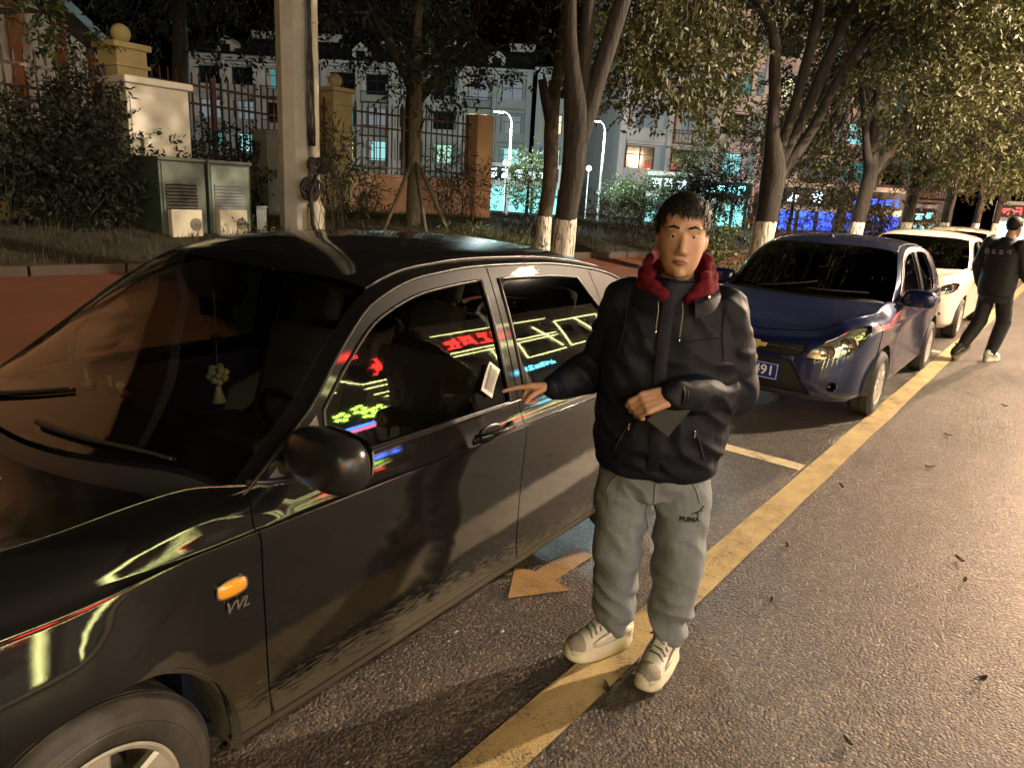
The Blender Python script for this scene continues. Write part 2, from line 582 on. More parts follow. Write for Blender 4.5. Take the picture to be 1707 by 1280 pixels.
M = {}
M['rubber'] = mat('tyre_rubber', (0.012, 0.012, 0.011), 0.75, color2=(0.06, 0.055, 0.045), noise_s=9, noise_a=0.22, bump=0.15, bump_s=120)
M['alloy'] = mat('wheel_alloy', (0.62, 0.60, 0.54), 0.35, metal=0.55, color2=(0.40, 0.37, 0.30), noise_s=14, noise_a=0.25)
M['plastic'] = mat('black_plastic', (0.012, 0.012, 0.012), 0.5, bump=0.05, bump_s=600)
M['gloss_black'] = mat('gloss_black_trim', (0.006, 0.006, 0.006), 0.12, coat=1.0)
M['trim_satin'] = mat('satin_black_trim', (0.014, 0.013, 0.012), 0.32)
M['chrome'] = mat('chrome', (0.75, 0.75, 0.74), 0.12, metal=1.0)
M['liner'] = mat('wheel_liner', (0.045, 0.043, 0.038), 0.8, color2=(0.14, 0.13, 0.105), noise_s=6, noise_a=0.2, bump=0.3, bump_s=60)
M['dark'] = mat('underbody', (0.008, 0.008, 0.008), 0.9)
M['amber'] = mat('amber_lens', (0.85, 0.36, 0.02), 0.12, coat=1.0, bump=0.25, bump_s=130, emit=(1.0, 0.42, 0.03), estr=0.02)
M['seat'] = mat('seat_cloth', (0.11, 0.105, 0.085), 0.85, color2=(0.07, 0.066, 0.055), noise_s=30, noise_a=0.3, bump=0.2, bump_s=200)
M['seat_tan'] = mat('seat_tan', (0.30, 0.27, 0.19), 0.8, bump=0.2, bump_s=120)
M['dash'] = mat('dashboard_plastic', (0.022, 0.021, 0.018), 0.6, bump=0.15, bump_s=200)
M['lens'] = glass('lamp_lens', (0.86, 0.86, 0.82), 1.5, 1.4)
M['reflector'] = mat('lamp_reflector', (0.86, 0.86, 0.82), 0.22, metal=0.9)
M['glass_dark'] = glass('car_window', (0.42, 0.42, 0.36), 1.5, 1.2, 0.028)
M['glass_front'] = glass('windscreen', (0.50, 0.51, 0.42), 1.5, 0.9)
M['red_lens'] = mat('red_lens', (0.35, 0.01, 0.01), 0.12, coat=1.0)
M['plate_blue'] = mat('plate_blue', (0.012, 0.035, 0.22), 0.35)
M['white_paint'] = mat('white_lettering', (0.82, 0.82, 0.80), 0.45)
M['gold'] = mat('gold_badge', (0.80, 0.60, 0.24), 0.3, metal=0.35)

def wheel_meshes(Rt, spokes=5, style='alloy', W=0.19):
    """axle along Y, outer face at -y; centre at origin"""
    h = W / 2
    rr = Rt * 0.64
    t = MB()
    prof = [(rr - 0.012, -h + 0.035), (rr, -h + 0.012), (rr + 0.012, -h + 0.004), (rr + 0.03, -h - 0.004), (Rt * 0.80, -h - 0.007), (Rt * 0.815, -h - 0.0045), (Rt * 0.83, -h - 0.0065), (Rt * 0.90, -h),
            (Rt * 0.905, -h + 0.003), (Rt * 0.955, -h + 0.012), (Rt * 0.985, -h + 0.026), (Rt - 0.001, -h + 0.04)]
    for g in (-0.3, 0.0, 0.3):
        prof += [(Rt, g * W - 0.006), (Rt - 0.008, g * W - 0.0045), (Rt - 0.008, g * W + 0.0045), (Rt, g * W + 0.006)]
    prof += [(Rt - 0.001, h - 0.04), (Rt * 0.97, h - 0.02), (Rt * 0.88, h), (rr + 0.02, h), (rr - 0.012, h - 0.03)]
    t.lathe(prof, n=72, axis='Y', close=True)
    r = MB()
    r.lathe([(rr - 0.001, -h + 0.010), (rr + 0.003, -h + 0.004), (rr - 0.004, -h + 0.002), (rr - 0.014, -h + 0.008), (rr - 0.020, -h + 0.03), (rr - 0.03, 0.02), (rr - 0.03, h - 0.01), (rr - 0.001, h - 0.01)], n=64, axis='Y', close=True)
    # hub
    r.lathe([(0.0, -h + 0.012), (0.03, -h + 0.012), (0.033, -h + 0.016), (0.062, -h + 0.022), (0.07, -h + 0.05), (0.07, 0.03), (0, 0.03)], n=32, axis='Y')
    for k in range(spokes):
        a = 2 * math.pi * k / spokes + 0.35
        ca, sa = math.cos(a), math.sin(a)
        for d in ((-0.28, 0.28) if style == 'twin' else (0.0,)):
            a2 = a + d * 0.55
            p0 = Vector((0.045 * math.cos(a), -h + 0.022, 0.045 * math.sin(a)))
            p1 = Vector(((rr - 0.012) * math.cos(a2), -h + 0.016, (rr - 0.012) * math.sin(a2)))
            w0, w1 = (0.030, 0.022) if style == 'twin' else (0.036, 0.048)
            dr = (p1 - p0).normalized(); sd = Vector((-dr.z, 0, dr.x))
            vs = []
            for p, w in ((p0, w0), ((p0 + p1) / 2 + Vector((0, -0.004, 0)), (w0 + w1) / 2 * 0.92), (p1, w1)):
                vs += [p - sd * w, p - sd * w * 0.8 + Vector((0, -0.008, 0)), p + sd * w * 0.8 + Vector((0, -0.008, 0)), p + sd * w, p + sd * w * 0.8 + Vector((0, 0.025, 0)), p - sd * w * 0.8 + Vector((0, 0.025, 0))]
            fs = []
            for i in range(2):
                for q in range(6):
                    q2 = (q + 1) % 6
                    fs.append((i * 6 + q, i * 6 + q2, (i + 1) * 6 + q2, (i + 1) * 6 + q))
            r.add(vs, fs)
    for k in range(5):
        a = 2 * math.pi * k / 5
        r.lathe([(0.0, -h + 0.010), (0.008, -h + 0.012), (0.009, -h + 0.03)], c=(0.045 * math.cos(a), 0, 0.045 * math.sin(a)), n=8, axis='Y')
    b = MB()
    b.lathe([(0.02, 0.03), (Rt * 0.42, 0.03), (Rt * 0.42, 0.045), (0.02, 0.045)], n=32, axis='Y', close=True)
    tm = t.mesh('tyre', True); rm = r.mesh('rim', True); bm_ = b.mesh('brake_disc', True)
    for me in (tm, rm, bm_):
        bm = bmesh.new(); bm.from_mesh(me); bmesh.ops.recalc_face_normals(bm, faces=bm.faces); bm.to_mesh(me); bm.free()
        me.set_sharp_from_angle(angle=R(38))
    tm.materials.append(M['rubber']); rm.materials.append(M['alloy']); bm_.materials.append(M['liner'])
    return tm, rm, bm_

def arc(cx, cz, r, a0, a1, n):
    return [(cx + r * math.cos(R(a0 + (a1 - a0) * i / n)), cz + r * math.sin(R(a0 + (a1 - a0) * i / n))) for i in range(n + 1)]

def make_car(name, label, cat, spec, loc, rz, group):
    B = spec['body']; pm = spec['paint']
    root = empty(name, loc, rz, label, cat, group)
    xf, xr, zr, ar = spec['xf'], spec['xr'], spec['Rt'], spec['arch']
    zdoor = spec.get('zdoor', 0.268); xa = spec['xa']; xb = spec['xb']; xe = spec['xe']; xs = spec['seam']
    st = (0.045, 0.03)
    gap = 0.0035
    fwd = 'r' if False else None
    def both(nm, pn, mt, mirror=True, parent=None):
        o = link(nm, pmesh(nm, pn), mt, parent or root)
        o2 = link(nm, pmesh(nm, pn, True), mt, parent or root) if mirror else None
        return o, o2
    sS = B.s_of
    zb = B.zb
    # --- front bumper and nose, one shell round the front with openings
    a = sS(xs)
    zarch = lambda x: zr + math.sqrt(max(0, ar ** 2 - (x - xf) ** 2))
    an0 = math.degrees(math.acos(max(-1, (xs - xf) / ar))) if abs(xs - xf) < ar else 180
    half = [(xs - gap, None), (xs - gap, zarch(xs))] + [(x, z) for x, z in arc(xf, zr, ar, an0, 180, 10)][1:] + [(xf - ar + 0.012, 'b')]
    hl = B.pl(half)
    outer = np.vstack([hl, np.array([(-p[0], p[1]) for p in hl[::-1]])])
    holes = []
    for nm, (poly, sym) in spec['openings'].items():
        q = B.pl(poly, False)
        holes.append(q)
        if sym: holes.append(np.array([(-p[0], p[1]) for p in q[::-1]]))
    bump_pn = panel(B.low, [outer] + holes, st, 0.014, spec.get('flip', False))
    bo = link('front_bumper', pmesh('front_bumper', bump_pn), pm, root)
    # --- fenders, doors, sills, rear quarters
    fz = [(xs + gap, None)] + [(x, None) for x in np.linspace(xs + 0.05, xa - 0.03, 14)] + [(xa + 0.012, None), (xa - gap - 0.008, 0.86), (xa + 0.004, 0.70), (xa + 0.03, zdoor + 0.05), (xa + 0.03, zdoor - gap)]
    fz += [(xf + ar * 0.99, zdoor - gap)]
    fz += [(x, z) for x, z in arc(xf, zr, ar, -2, an0, 26) if z > zdoor and x > xs + gap]
    both('front_fender', panel(B.low, [B.pl(fz)], st, 0.014), pm)
    rk = [(xf + ar * 0.995, zdoor - gap * 2), (xf + ar * 1.0, 'b'), (xr - ar * 1.0, 'b'), (xr - ar * 0.995, zdoor - gap * 2)]
    both('sill', panel(B.low, [B.pl(rk)], st, 0.014), pm)
    # doors: lower skin and window frame
    def ez(x): return float(B.edge_z(x))
    fr = spec['frame']; bw = zb + 0.012
    x0, x1, x2, x3 = spec['win_f0'], spec['win_f1'], spec['win_r0'], spec['win_r1']
    def up(x, off): return ez(x) - off
    low_f = [(xa + 0.012 + gap, None)] + [(x, None) for x in np.linspace(xa + 0.05, xb - 0.05, 20)] + [(xb - gap, None), (xb - gap, 0.6), (xb + 0.022, zdoor), (xa + 0.036 + gap, zdoor), (xa + 0.034, zdoor + 0.05), (xa + 0.004 + gap, 0.70), (xa - 0.008 + gap, 0.86)]
    pn_f = [panel(B.low, [B.pl(low_f)], st, 0.014)]
    # upper frame polygon with the pane cut out, in (x, z)
    win_f = [(x0, bw), (x1, bw)] + [(x, up(x, fr)) for x in np.linspace(x1 - 0.005, x0 + 0.02, 24)]
    win_f = [p for p in win_f if p[1] >= bw - 1e-6]
    xA = spec['xA']                       # foot of the A pillar on the side
    frame_f = [(xA, zb), (xb - gap, zb)] + [(x, up(x, 0.006)) for x in np.linspace(xb - gap, xA, 30)]
    pn_f.append(panel(B.gside, [np.array(frame_f), np.array(win_f)], (0.05, 0.03), 0.02))
    d1, d1b = both('front_door', join_panels(pn_f), [pm])
    xe_pts = spec['rear_edge']            # rear edge of the rear door from the belt down
    low_r = [(xb + gap, None)] + [(x, None) for x in np.linspace(xb + 0.05, xe_pts[0][0] - 0.05, 16)] + [(p[0], p[1]) for p in xe_pts]
    last = xe_pts[-1]
    la = math.degrees(math.atan2(last[1] - zr, last[0] - xr))
    low_r += [(x, z) for x, z in arc(xr, zr, ar + 0.006, la, 184, 14) if z > zdoor][1:] + [(xr - ar - 0.006, zdoor), (xb + 0.022 + gap * 2, zdoor), (xb + gap, 0.6)]
    pn_r = [panel(B.low, [B.pl(low_r)], st, 0.014)]
    win_r = [(x2, bw), (x3, bw)] + spec['win_r_back'] + [(x, up(x, fr)) for x in np.linspace(spec['win_r_top'], x2, 16)]
    xD = spec['xD']
    frame_r = [(xb + gap, zb), (xD, zb)] + [(x, up(x, 0.006)) for x in np.linspace(spec['xDt'], xb + gap, 20)]
    pn_r.append(panel(B.gside, [np.array(frame_r), np.array(win_r)], (0.05, 0.03), 0.02))
    d2, d2b = both('rear_door', join_panels(pn_r), [pm])
    # rear quarter, C pillar
    xC = spec['xC']
    q = [(xe_pts[0][0] + gap * 2, None)] + [(x, None) for x in np.linspace(xe_pts[0][0] + 0.06, spec['xtail'], 14)]
    qs = B.pl(q)
    tail = np.array([(B.S, 1.0), (B.S, 0.0)])
    rest = [(xr + ar, 'b')] + [(x, z) for x, z in arc(xr, zr, ar, -6, la - 1.5, 20) if z > 0.22] + [(p[0] + gap * 2, p[1]) for p in xe_pts[::-1]][:-1]
    pq = [panel(B.low, [np.vstack([qs, tail, B.pl(rest)])], st, 0.014)]
    cp = [(xD + gap * 2, zb), (xC, zb)] + [(x, up(x, 0.006)) for x in np.linspace(xC - 0.02, spec['xDt'] + gap * 2, 16) if up(x, 0.006) > zb]
    pq.append(panel(B.gside, [np.array(cp)], (0.05, 0.03), 0.014))
    both('rear_fender', join_panels(pq), pm)
    # --- hood
    xh = spec['xh']
    sv = np.linspace(-sS(xh), sS(xh), 240)
    E = B.low(sv, np.full(240, 1.0))
    sp = sv >= 0
    ordx = np.argsort(E[sp][:, 0])
    Ex = E[sp][ordx][:, 0]; Ey = np.abs(E[sp][ordx][:, 1]); Ez = E[sp][ordx][:, 2]
    x00 = Ex[0]
    hc = spec['hood_c']
    def hood(x, y):
        ye = np.maximum(np.interp(x, Ex, Ey), 0.02); ze = np.interp(x, Ex, Ez)
        z = ze + (hc(x) - ze) * (1 - np.minimum(np.abs(y) / ye, 1.1) ** 2.4)
        # shallow power creases
        return np.stack([x, y, z - 0.004], -1)
    ctr = np.array([E[:, 0].mean() + 0.2, 0])
    edge2 = E[:, :2].copy()
    dirv = edge2 - ctr; edge2 -= dirv / np.linalg.norm(dirv, axis=1)[:, None] * 0.004
    rear = [(xh - spec['hood_bow'] * (1 - (y / edge2[-1, 1]) ** 2), y) for y in np.linspace(edge2[-1, 1], edge2[0, 1], 26)][1:-1]
    hp = np.vstack([edge2[::3], np.array(rear)])
    link('hood', pmesh('hood', panel(hood, [hp], (0.05, 0.05), 0.014)), pm, root)
    # --- cowl, windscreen, roof, rear window, pillars
    wl, wr = spec['ws_low'], spec['ws_top']      # functions of y
    rl, rt = spec['rw_top'], spec['rw_low']
    pw = spec.get('pillar', 0.05)
    def side_y(x): return float(B.edge_y(x)) - pw
    def curve(fx, k=24, inset=0.0):
        # points across the car where x = fx(y), |y| limited by the pillars
        ys = np.linspace(-1, 1, k)
        out = []
        for u in ys:
            y = u * 0.6
            for _ in range(6): y = u * (side_y(fx(abs(y))) - inset)
            out.append((fx(abs(y)), y))
        return out
    low = curve(wl); top = curve(wr)
    sideL = [(x, side_y(x)) for x in np.linspace(low[-1][0], top[-1][0], 16)][1:-1]
    ws = np.array(low + sideL + top[::-1] + [(x, -y) for x, y in sideL[::-1]])
    link('windscreen', pmesh('windscreen', panel(B.gtop, [ws], (0.06, 0.06), 0.004)), spec['glass_front'], root)
    cow = np.array([(x - 0.006, y) for x, y in low[::-1]] + [(xh - spec['hood_bow'] * (1 - (y / 0.62) ** 2) + 0.0, y) for y in np.linspace(low[0][1], low[-1][1], 20)])
    def cowl(x, y):
        p = B.gtop(x, y); p[:, 2] -= 0.012; return p
    link('cowl', pmesh('cowl', panel(cowl, [cow], (0.06, 0.06), 0.01)), M['plastic'], root)
    rb = curve(rl); rlw = curve(rt)
    sideR = [(x, side_y(x)) for x in np.linspace(rb[-1][0], rlw[-1][0], 14)][1:-1]
    rwp = np.array(rb + sideR + rlw[::-1] + [(x, -y) for x, y in sideR[::-1]])
    link('rear_window', pmesh('rear_window', panel(B.gtop, [rwp], (0.06, 0.06), 0.004)), spec['glass_side'], root)
    g2 = 0.004
    tops = [(x + g2, y) for x, y in top]; rbs = [(x - g2, y) for x, y in rb]
    xt0, xt1 = top[-1][0], rb[-1][0]
    ye = lambda x: float(B.edge_y(x)) - 0.001
    s1 = [(x, ye(x)) for x in np.linspace(xt0 + g2, xt1 - g2, 26)]
    rf = np.array(tops + s1 + rbs[::-1] + [(x, -y) for x, y in s1[::-1]])
    pr = [panel(B.gtop, [rf], (0.06, 0.05), 0.012)]
    ro = link('roof', pmesh('roof', pr[0]), pm, root)
    xlo, xhi = low[-1][0] - 0.05, xt0 + g2 - 0.003
    ap = [(x, -ye(x)) for x in np.linspace(xlo, xhi, 20)] + [(x, -side_y(x) - g2) for x in np.linspace(xhi, xlo, 20)]
    both('front_pillar', panel(B.gtop, [np.array(ap)], (0.05, 0.03), 0.012), pm)
    xlo2, xhi2 = xt1 - g2 + 0.003, min(spec['xC'] + 0.12, rlw[-1][0] + 0.03)
    apr = [(x, -ye(x)) for x in np.linspace(xlo2, xhi2, 16)] + [(x, -side_y(x) - g2) for x in np.linspace(xhi2, xlo2, 16)]
    both('rear_pillar', panel(B.gtop, [np.array(apr)], (0.05, 0.03), 0.012), pm)
    # boot lid: ruled between the rear window foot and the tail
    ys = np.linspace(-1, 1, 17); us = np.linspace(0, 1, 8)
    sv2 = np.linspace(B.S, sS(spec['xtail'] - 0.35), 9)
    Eb = B.low(np.r_[sv2[::-1], -sv2[1:]], np.full(17, 1.0))
    G = np.zeros((8, 17, 3))
    for j in range(17):
        x0_, y0_ = rt(abs(ys[j]) * 0.6) + 0.004, -ys[j] * (side_y(rt(0.55)) + 0.04)
        p0 = np.array([x0_, y0_, float(B.ztop(x0_, y0_))]); p1 = Eb[j]
        for i, u in enumerate(us):
            G[i, j] = p0 * (1 - u) + p1 * u + np.array([0, 0, 0.03 * math.sin(math.pi * u)])
    mb = MB(); mb.grid(G); mb.build('boot_lid', pm, root, smooth=True)
    # --- panes
    def glassp(nm, poly, par_mirror=True):
        pn = panel(lambda x, z: B.gside(x, z) + np.array([0, 0.006, 0]), [np.array(poly)], (0.08, 0.06), 0.003)
        return both(nm, pn, spec['glass_side'])
    glassp('front_side_window', win_f); glassp('rear_side_window', win_r)
    # seals round the panes, drip rail along the roof edge
    def poly3(poly, lift=0.004):
        p = B.gside(np.array([q_[0] for q_ in poly]), np.array([q_[1] for q_ in poly])); p[:, 1] -= lift; return p
    for nm, poly in (('front_window_seal', win_f), ('rear_window_seal', win_r)):
        for sg in (1, -1):
            p = poly3(resample(poly, (0.06, 0.06)), 0.002); p[:, 1] *= sg
            mb = MB(); mb.tube(list(map(tuple, p)) + [tuple(p[0])], 0.006, 6, False); mb.build(nm, M['trim_satin'], root, smooth=True)
    xs_ = np.linspace(xlo, xC - 0.05, 60)
    for sg in (1, -1):
        mb = MB(); mb.tube([(x, -sg * (float(B.edge_y(x)) + 0.001), float(B.edge_z(x)) - 0.002) for x in xs_], 0.006, 6); mb.build('drip_rail', M['trim_satin'], root, smooth=True)
        mb = MB(); mb.tube([(x, -sg * (float(B.edge_y(x)) - 0.055), float(B.ztop(x, B.edge_y(x) - 0.055)) + 0.001) for x in np.linspace(xt0 - 0.01, xt1, 40)], 0.005, 6); mb.build('roof_moulding', M['trim_satin'], root, smooth=True)
        # belt moulding
        mb = MB(); p = B.low(np.linspace(sS(xa + 0.02), sS(xe_pts[0][0]), 40), np.ones(40))
        mb.tube([(q_[0], sg * (q_[1] + 0.004), q_[2] + 0.004) for q_ in p], 0.009, 6); mb.build('belt_moulding', M['trim_satin'], root, smooth=True)
    # sail panel behind the mirror
    sail = [(xA + 0.03, zb + 0.004), (x0 - 0.008, zb + 0.004)] + [(x, up(x, 0.03)) for x in np.linspace(x0 - 0.008, xA + 0.06, 8)]
    sail = [p for p in sail if p[1] >= zb + 0.003]
    pn = panel(lambda x, z: B.gside(x, z) + np.array([0, -0.004, 0]), [np.array(sail)], (0.06, 0.05), 0.006)
    both('sail_panel', pn, spec.get('sail', M['trim_satin']))
    # --- underbody, wheel wells, wheels
    mb = MB(); mb.box(((xf + xr) / 2, 0, 0.235), (xr - xf - 2 * ar + 0.1, 1.42, 0.05)); mb.box((B.cx.max() / 2, 0, 0.30), (B.cx.max() - 0.5, 1.0, 0.06)); mb.box((0.45, 0, 0.42), (0.5, 0.95, 0.36))
    mb.box((xa - 0.12, 0, 0.55), (0.03, 1.35, 0.55)); mb.box((xr + 0.5, 0, 0.5), (0.5, 1.1, 0.3))
    mb.build('underbody', M['dark'], root)
    tm, rm, dm = wheel_meshes(spec['Rt'], spec.get('spokes', 5), spec.get('wheel_style', 'alloy'))
    wy = spec['wheel_y']
    for xw in (xf, xr):
        for sg in (1, -1):
            w = empty('wheel', (xw, -sg * wy, zr)); w.parent = root
            if sg < 0: w.rotation_euler = (0, 0, math.pi)
            if xw == xf: w.rotation_euler[2] += spec.get('steer', 0)
            link('tyre', tm, None, w); link('rim', rm, None, w); link('brake_disc', dm, None, w)
            mb = MB()
            pts = arc(xw, zr, ar + 0.012, -8, 188, 28)
            G = np.array([[(x, -sg * yy, z) for x, z in pts] for yy in (wy + 0.085, wy - 0.05, 0.46)])
            mb.grid(G)
            mb.add([(xw, -sg * 0.46, zr)] + [(x, -sg * 0.46, z) for x, z in pts], [(0, i, i + 1) for i in range(1, len(pts))])
            mb.build('wheel_liner', M['liner'], root, smooth=False)
    # --- mirrors
    mx, my, mz = spec['mirror']
    for sg in spec.get('mirrors', (1, -1)):
        mr = spec.get('mirror_r', (0.07, 0.135, 0.092))
        def shp(d):
            return 1.0 / max(1e-3, (abs(d.x) ** 3.2 + abs(d.y) ** 3.2 + abs(d.z) ** 3.2) ** (1 / 3.2)) * (1 - 0.10 * max(0, d.z) * (d.y * -sg * 0 + 1)) * (1 - 0.12 * max(0, -d.x))
        mb = MB(); mb.ball((mx, -sg * my, mz), mr, 28, 18, shp)
        mo = mb.build('mirror', spec.get('mirror_mat', pm), root, smooth=True)
        mb = MB()
        n = 20
        mb.prism([(-sg * my + mr[1] * 0.82 * math.copysign(abs(math.cos(2 * math.pi * k / n)) ** 0.6, math.cos(2 * math.pi * k / n)), mz + mr[2] * 0.8 * math.copysign(abs(math.sin(2 * math.pi * k / n)) ** 0.6, math.sin(2 * math.pi * k / n))) for k in range(n)], mx + mr[0] * 0.93, mx + mr[0] * 1.0, 'YZ')
        mb.build('mirror_glass', M['chrome'], mo)
        mb = MB(); ys_ = float(B.yside(mx, mz - 0.06))
        mb.bbox((mx - 0.005, -sg * (ys_ + my - mr[1] + 0.03) / 2, mz - mr[2] * 0.62), (0.075, abs(my - mr[1] + 0.06 - ys_) + 0.03, 0.035), 0.01)
        mb.build('mirror_arm', M['trim_satin'], mo)
    # --- door handles
    for (hx, hz) in spec['handles']:
        hs = sS(hx); p = B.low(np.array([hs]), np.array([B.t_of(hs, hz)]))[0]
        for sg in (1, -1):
            mb = MB()
            yy = sg * p[1]; o = -sg
            mb.tube([(hx - 0.10, yy, hz - 0.002), (hx - 0.085, yy + o * 0.022, hz), (hx - 0.03, yy + o * 0.032, hz + 0.002), (hx + 0.05, yy + o * 0.032, hz + 0.003), (hx + 0.085, yy + o * 0.022, hz + 0.003), (hx + 0.10, yy, hz + 0.003)], [0.012, 0.014, 0.014, 0.014, 0.014, 0.012], 10, True, 0.75)
            ho = mb.build('door_handle', pm, root, smooth=True)
            mb = MB(); mb.ball((hx - 0.02, yy + sg * 0.0, hz), (0.065, 0.006, 0.028), 16, 8); mb.build('handle_recess', M['trim_satin'], ho, smooth=True)
    # --- cabin
    cabin(root, spec, B)
    return root, B

def cabin(root, spec, B):
    tan = spec.get('seat', M['seat'])
    for sx, ws in ((spec['seat_x'], ((-0.36, 0.48), (0.36, 0.48))), (spec['seat_x'] + 0.86, ((0.0, 1.22),))):
        for sy, w in ws:
            s = empty('seat', (sx, sy, 0.26)); s.parent = root
            mb = MB(); mb.bbox((0, 0, 0.17), (0.52, w, 0.16), 0.05); mb.build('cushion', tan, s, smooth=True)
            rot = Matrix.Rotation(R(18), 3, 'Y')
            mb = MB(); mb.bbox((0.33, 0, 0.50), (0.13, w, 0.60), 0.05, rot); mb.build('backrest', tan, s, smooth=True)
            for hy in ((0,) if w < 0.8 else (-0.36, 0.36)):
                mb = MB(); mb.bbox((0.455, hy, 0.90), (0.09, 0.25, 0.17), 0.035, rot); mb.build('headrest', tan, s, smooth=True)
                for hp in (-0.05, 0.05): mb = MB(); mb.tube([(0.42, hy + hp, 0.77), (0.44, hy + hp, 0.85)], 0.006, 6); mb.build('headrest_post', M['chrome'], s)
    dx = spec['dash_x']
    mb = MB()
    prof = [(dx - 0.12, 0.55), (dx - 0.12, spec['dash_z']), (dx + 0.18, spec['dash_z'] + 0.02), (dx + 0.34, spec['dash_z'] - 0.01), (dx + 0.40, spec['dash_z'] - 0.06), (dx + 0.36, 0.62), (dx + 0.2, 0.5)]
    mb.prism(prof, -0.70, 0.70, 'XZ'); d = mb.build('dashboard', M['dash'], root)
    mb = MB(); mb.bbox((dx + 0.30, -0.36, spec['dash_z'] + 0.015), (0.16, 0.34, 0.06), 0.025); mb.build('instrument_hood', M['dash'], d, smooth=True)
    st = empty('steering_wheel', (dx + 0.52, -0.36, spec['dash_z'] - 0.05)); st.parent = root; st.rotation_euler = (0, R(-28), 0)
    mb = MB(); mb.tube([(0, 0.185 * math.cos(a), 0.185 * math.sin(a)) for a in np.linspace(0, 2 * math.pi, 33)], 0.014, 8, False); mb.build('steering_rim', M['plastic'], st, smooth=True)
    mb = MB(); mb.lathe([(0, -0.03), (0.06, -0.03), (0.07, 0.0), (0.05, 0.03), (0, 0.03)], axis='X', n=18); mb.tube([(0, -0.18, 0), (0, 0.18, 0)], 0.014, 6); mb.tube([(0, 0, 0), (0, 0, -0.18)], 0.014, 6); mb.build('steering_hub', M['plastic'], st, smooth=True)
    # roof lining
    xs = np.linspace(spec['seat_x'] - 0.15, spec['seat_x'] + 1.35, 10); ys = np.linspace(-0.52, 0.52, 9)
    G = np.array([[(x, y, float(B.ztop(x, y)) - 0.045) for y in ys] for x in xs])
    mb = MB(); mb.grid(G); mb.build('roof_lining', M['seat'], root, smooth=True)
    mb = MB(); mb.bbox((spec['seat_x'] - 0.27, 0, float(B.zc(spec['seat_x'] - 0.27)) - 0.14), (0.03, 0.22, 0.065), 0.012); mb.build('rear_view_mirror', M['plastic'], root, smooth=True)
    mb = MB(); mb.box((spec['seat_x'] + 0.4, 0, 0.27), (2.2, 1.36, 0.02)); mb.build('floor_mat', M['dark'], root)
    for sg in (1, -1):
        mb = MB(); mb.bbox((spec['seat_x'] + 0.45, sg * 0.735, 0.60), (1.9, 0.05, 0.58), 0.02); mb.build('door_lining', M['dash'], root)
# ------------------------------------------------------------------ the cars
def standard_body(L=4.25, W=0.845, H=1.49, nose=0.0, zb=0.925, top=None, front=None, cr=0.84, wing=0.0):
    out = [(0, 0), (0.015, 0.28), (0.06, 0.50), (0.17, 0.68), (0.36, 0.785), (0.65, W - 0.012), (1.2, W), (2.4, W), (L - 0.95, W - 0.006), (L - 0.45, W - 0.045), (L - 0.16, W - 0.15), (L - 0.05, W - 0.33), (L - 0.01, 0.25), (L, 0)]
    door = [(-0.085, 0.20), (-0.035, 0.235), (-0.028, 0.36), (-0.012, 0.62), (0.0, cr - 0.016), (-0.011, cr + 0.004), (-0.030, zb - 0.045), (-0.046, zb)]
    fen = [(-0.085, 0.20), (-0.03, 0.25), (-0.02, 0.40), (-0.006, 0.64), (0.0, cr - 0.016), (-0.011, cr + 0.004), (-0.050, cr + 0.058), (-0.135, cr + 0.098)]
    fen2 = [(-0.085, 0.20), (-0.033, 0.24), (-0.025, 0.38), (-0.010, 0.62), (0.0, cr - 0.016), (-0.011, cr + 0.004), (-0.042, cr + 0.075), (-0.115, zb + 0.035)]
    fr = front or {('f', 0.0): [(-0.06, 0.20), (-0.015, 0.26), (0.0, 0.38), (-0.008, 0.50), (-0.035, 0.60), (-0.055, 0.65), (-0.10, 0.72), (-0.19, 0.765)],
                   ('f', 0.45): [(-0.06, 0.20), (-0.015, 0.26), (0.0, 0.38), (-0.008, 0.50), (-0.04, 0.61), (-0.06, 0.66), (-0.12, 0.735), (-0.22, 0.79)],
                   0.25: [(-0.06, 0.20), (-0.02, 0.26), (-0.005, 0.39), (-0.005, 0.56), (-0.03, 0.70), (-0.045, 0.74), (-0.10, 0.805), (-0.20, 0.85)]}
    st = dict(fr)
    flare = lambda k: [fen[0], fen[1], (fen[2][0] + 0.6 * k, fen[2][1]), (fen[3][0] + k, fen[3][1]), (fen[4][0] + 0.25 * k, fen[4][1] - 0.02), (fen[5][0] + 0.05 * k, fen[5][1]), fen[6], fen[7]]
    st.update({0.50: flare(wing * 1.1), 0.78: flare(wing), 1.10: fen2, 1.24: [((a + c) / 2, (b + d) / 2) for (a, b), (c, d) in zip(fen2, door)], 1.36: door, 2.5: door, L - 0.95: door,
               L - 0.35: [(-0.07, 0.22), (-0.02, 0.27), (-0.01, 0.40), (-0.008, 0.62), (-0.01, cr - 0.02), (-0.02, cr), (-0.045, zb - 0.01), (-0.11, zb + 0.035)],
               ('r', 0.0): [(-0.07, 0.24), (-0.01, 0.29), (0, 0.42), (-0.02, 0.60), (-0.05, cr - 0.05), (-0.06, cr), (-0.07, zb + 0.01), (-0.12, zb + 0.045)]})
    zc = top or mono([0.6, 0.95, 1.02, 1.20, 1.45, 1.65, 1.80, 2.05, 2.35, 2.75, 3.10, 3.40, 3.70, 3.95, 4.25],
                     [0.80, 0.935, 0.968, 1.075, 1.235, 1.362, 1.435, 1.484, 1.497, 1.488, 1.458, 1.405, 1.22, 1.035, 0.97])
    return Body(out, st, zc, W - 0.046, zb)

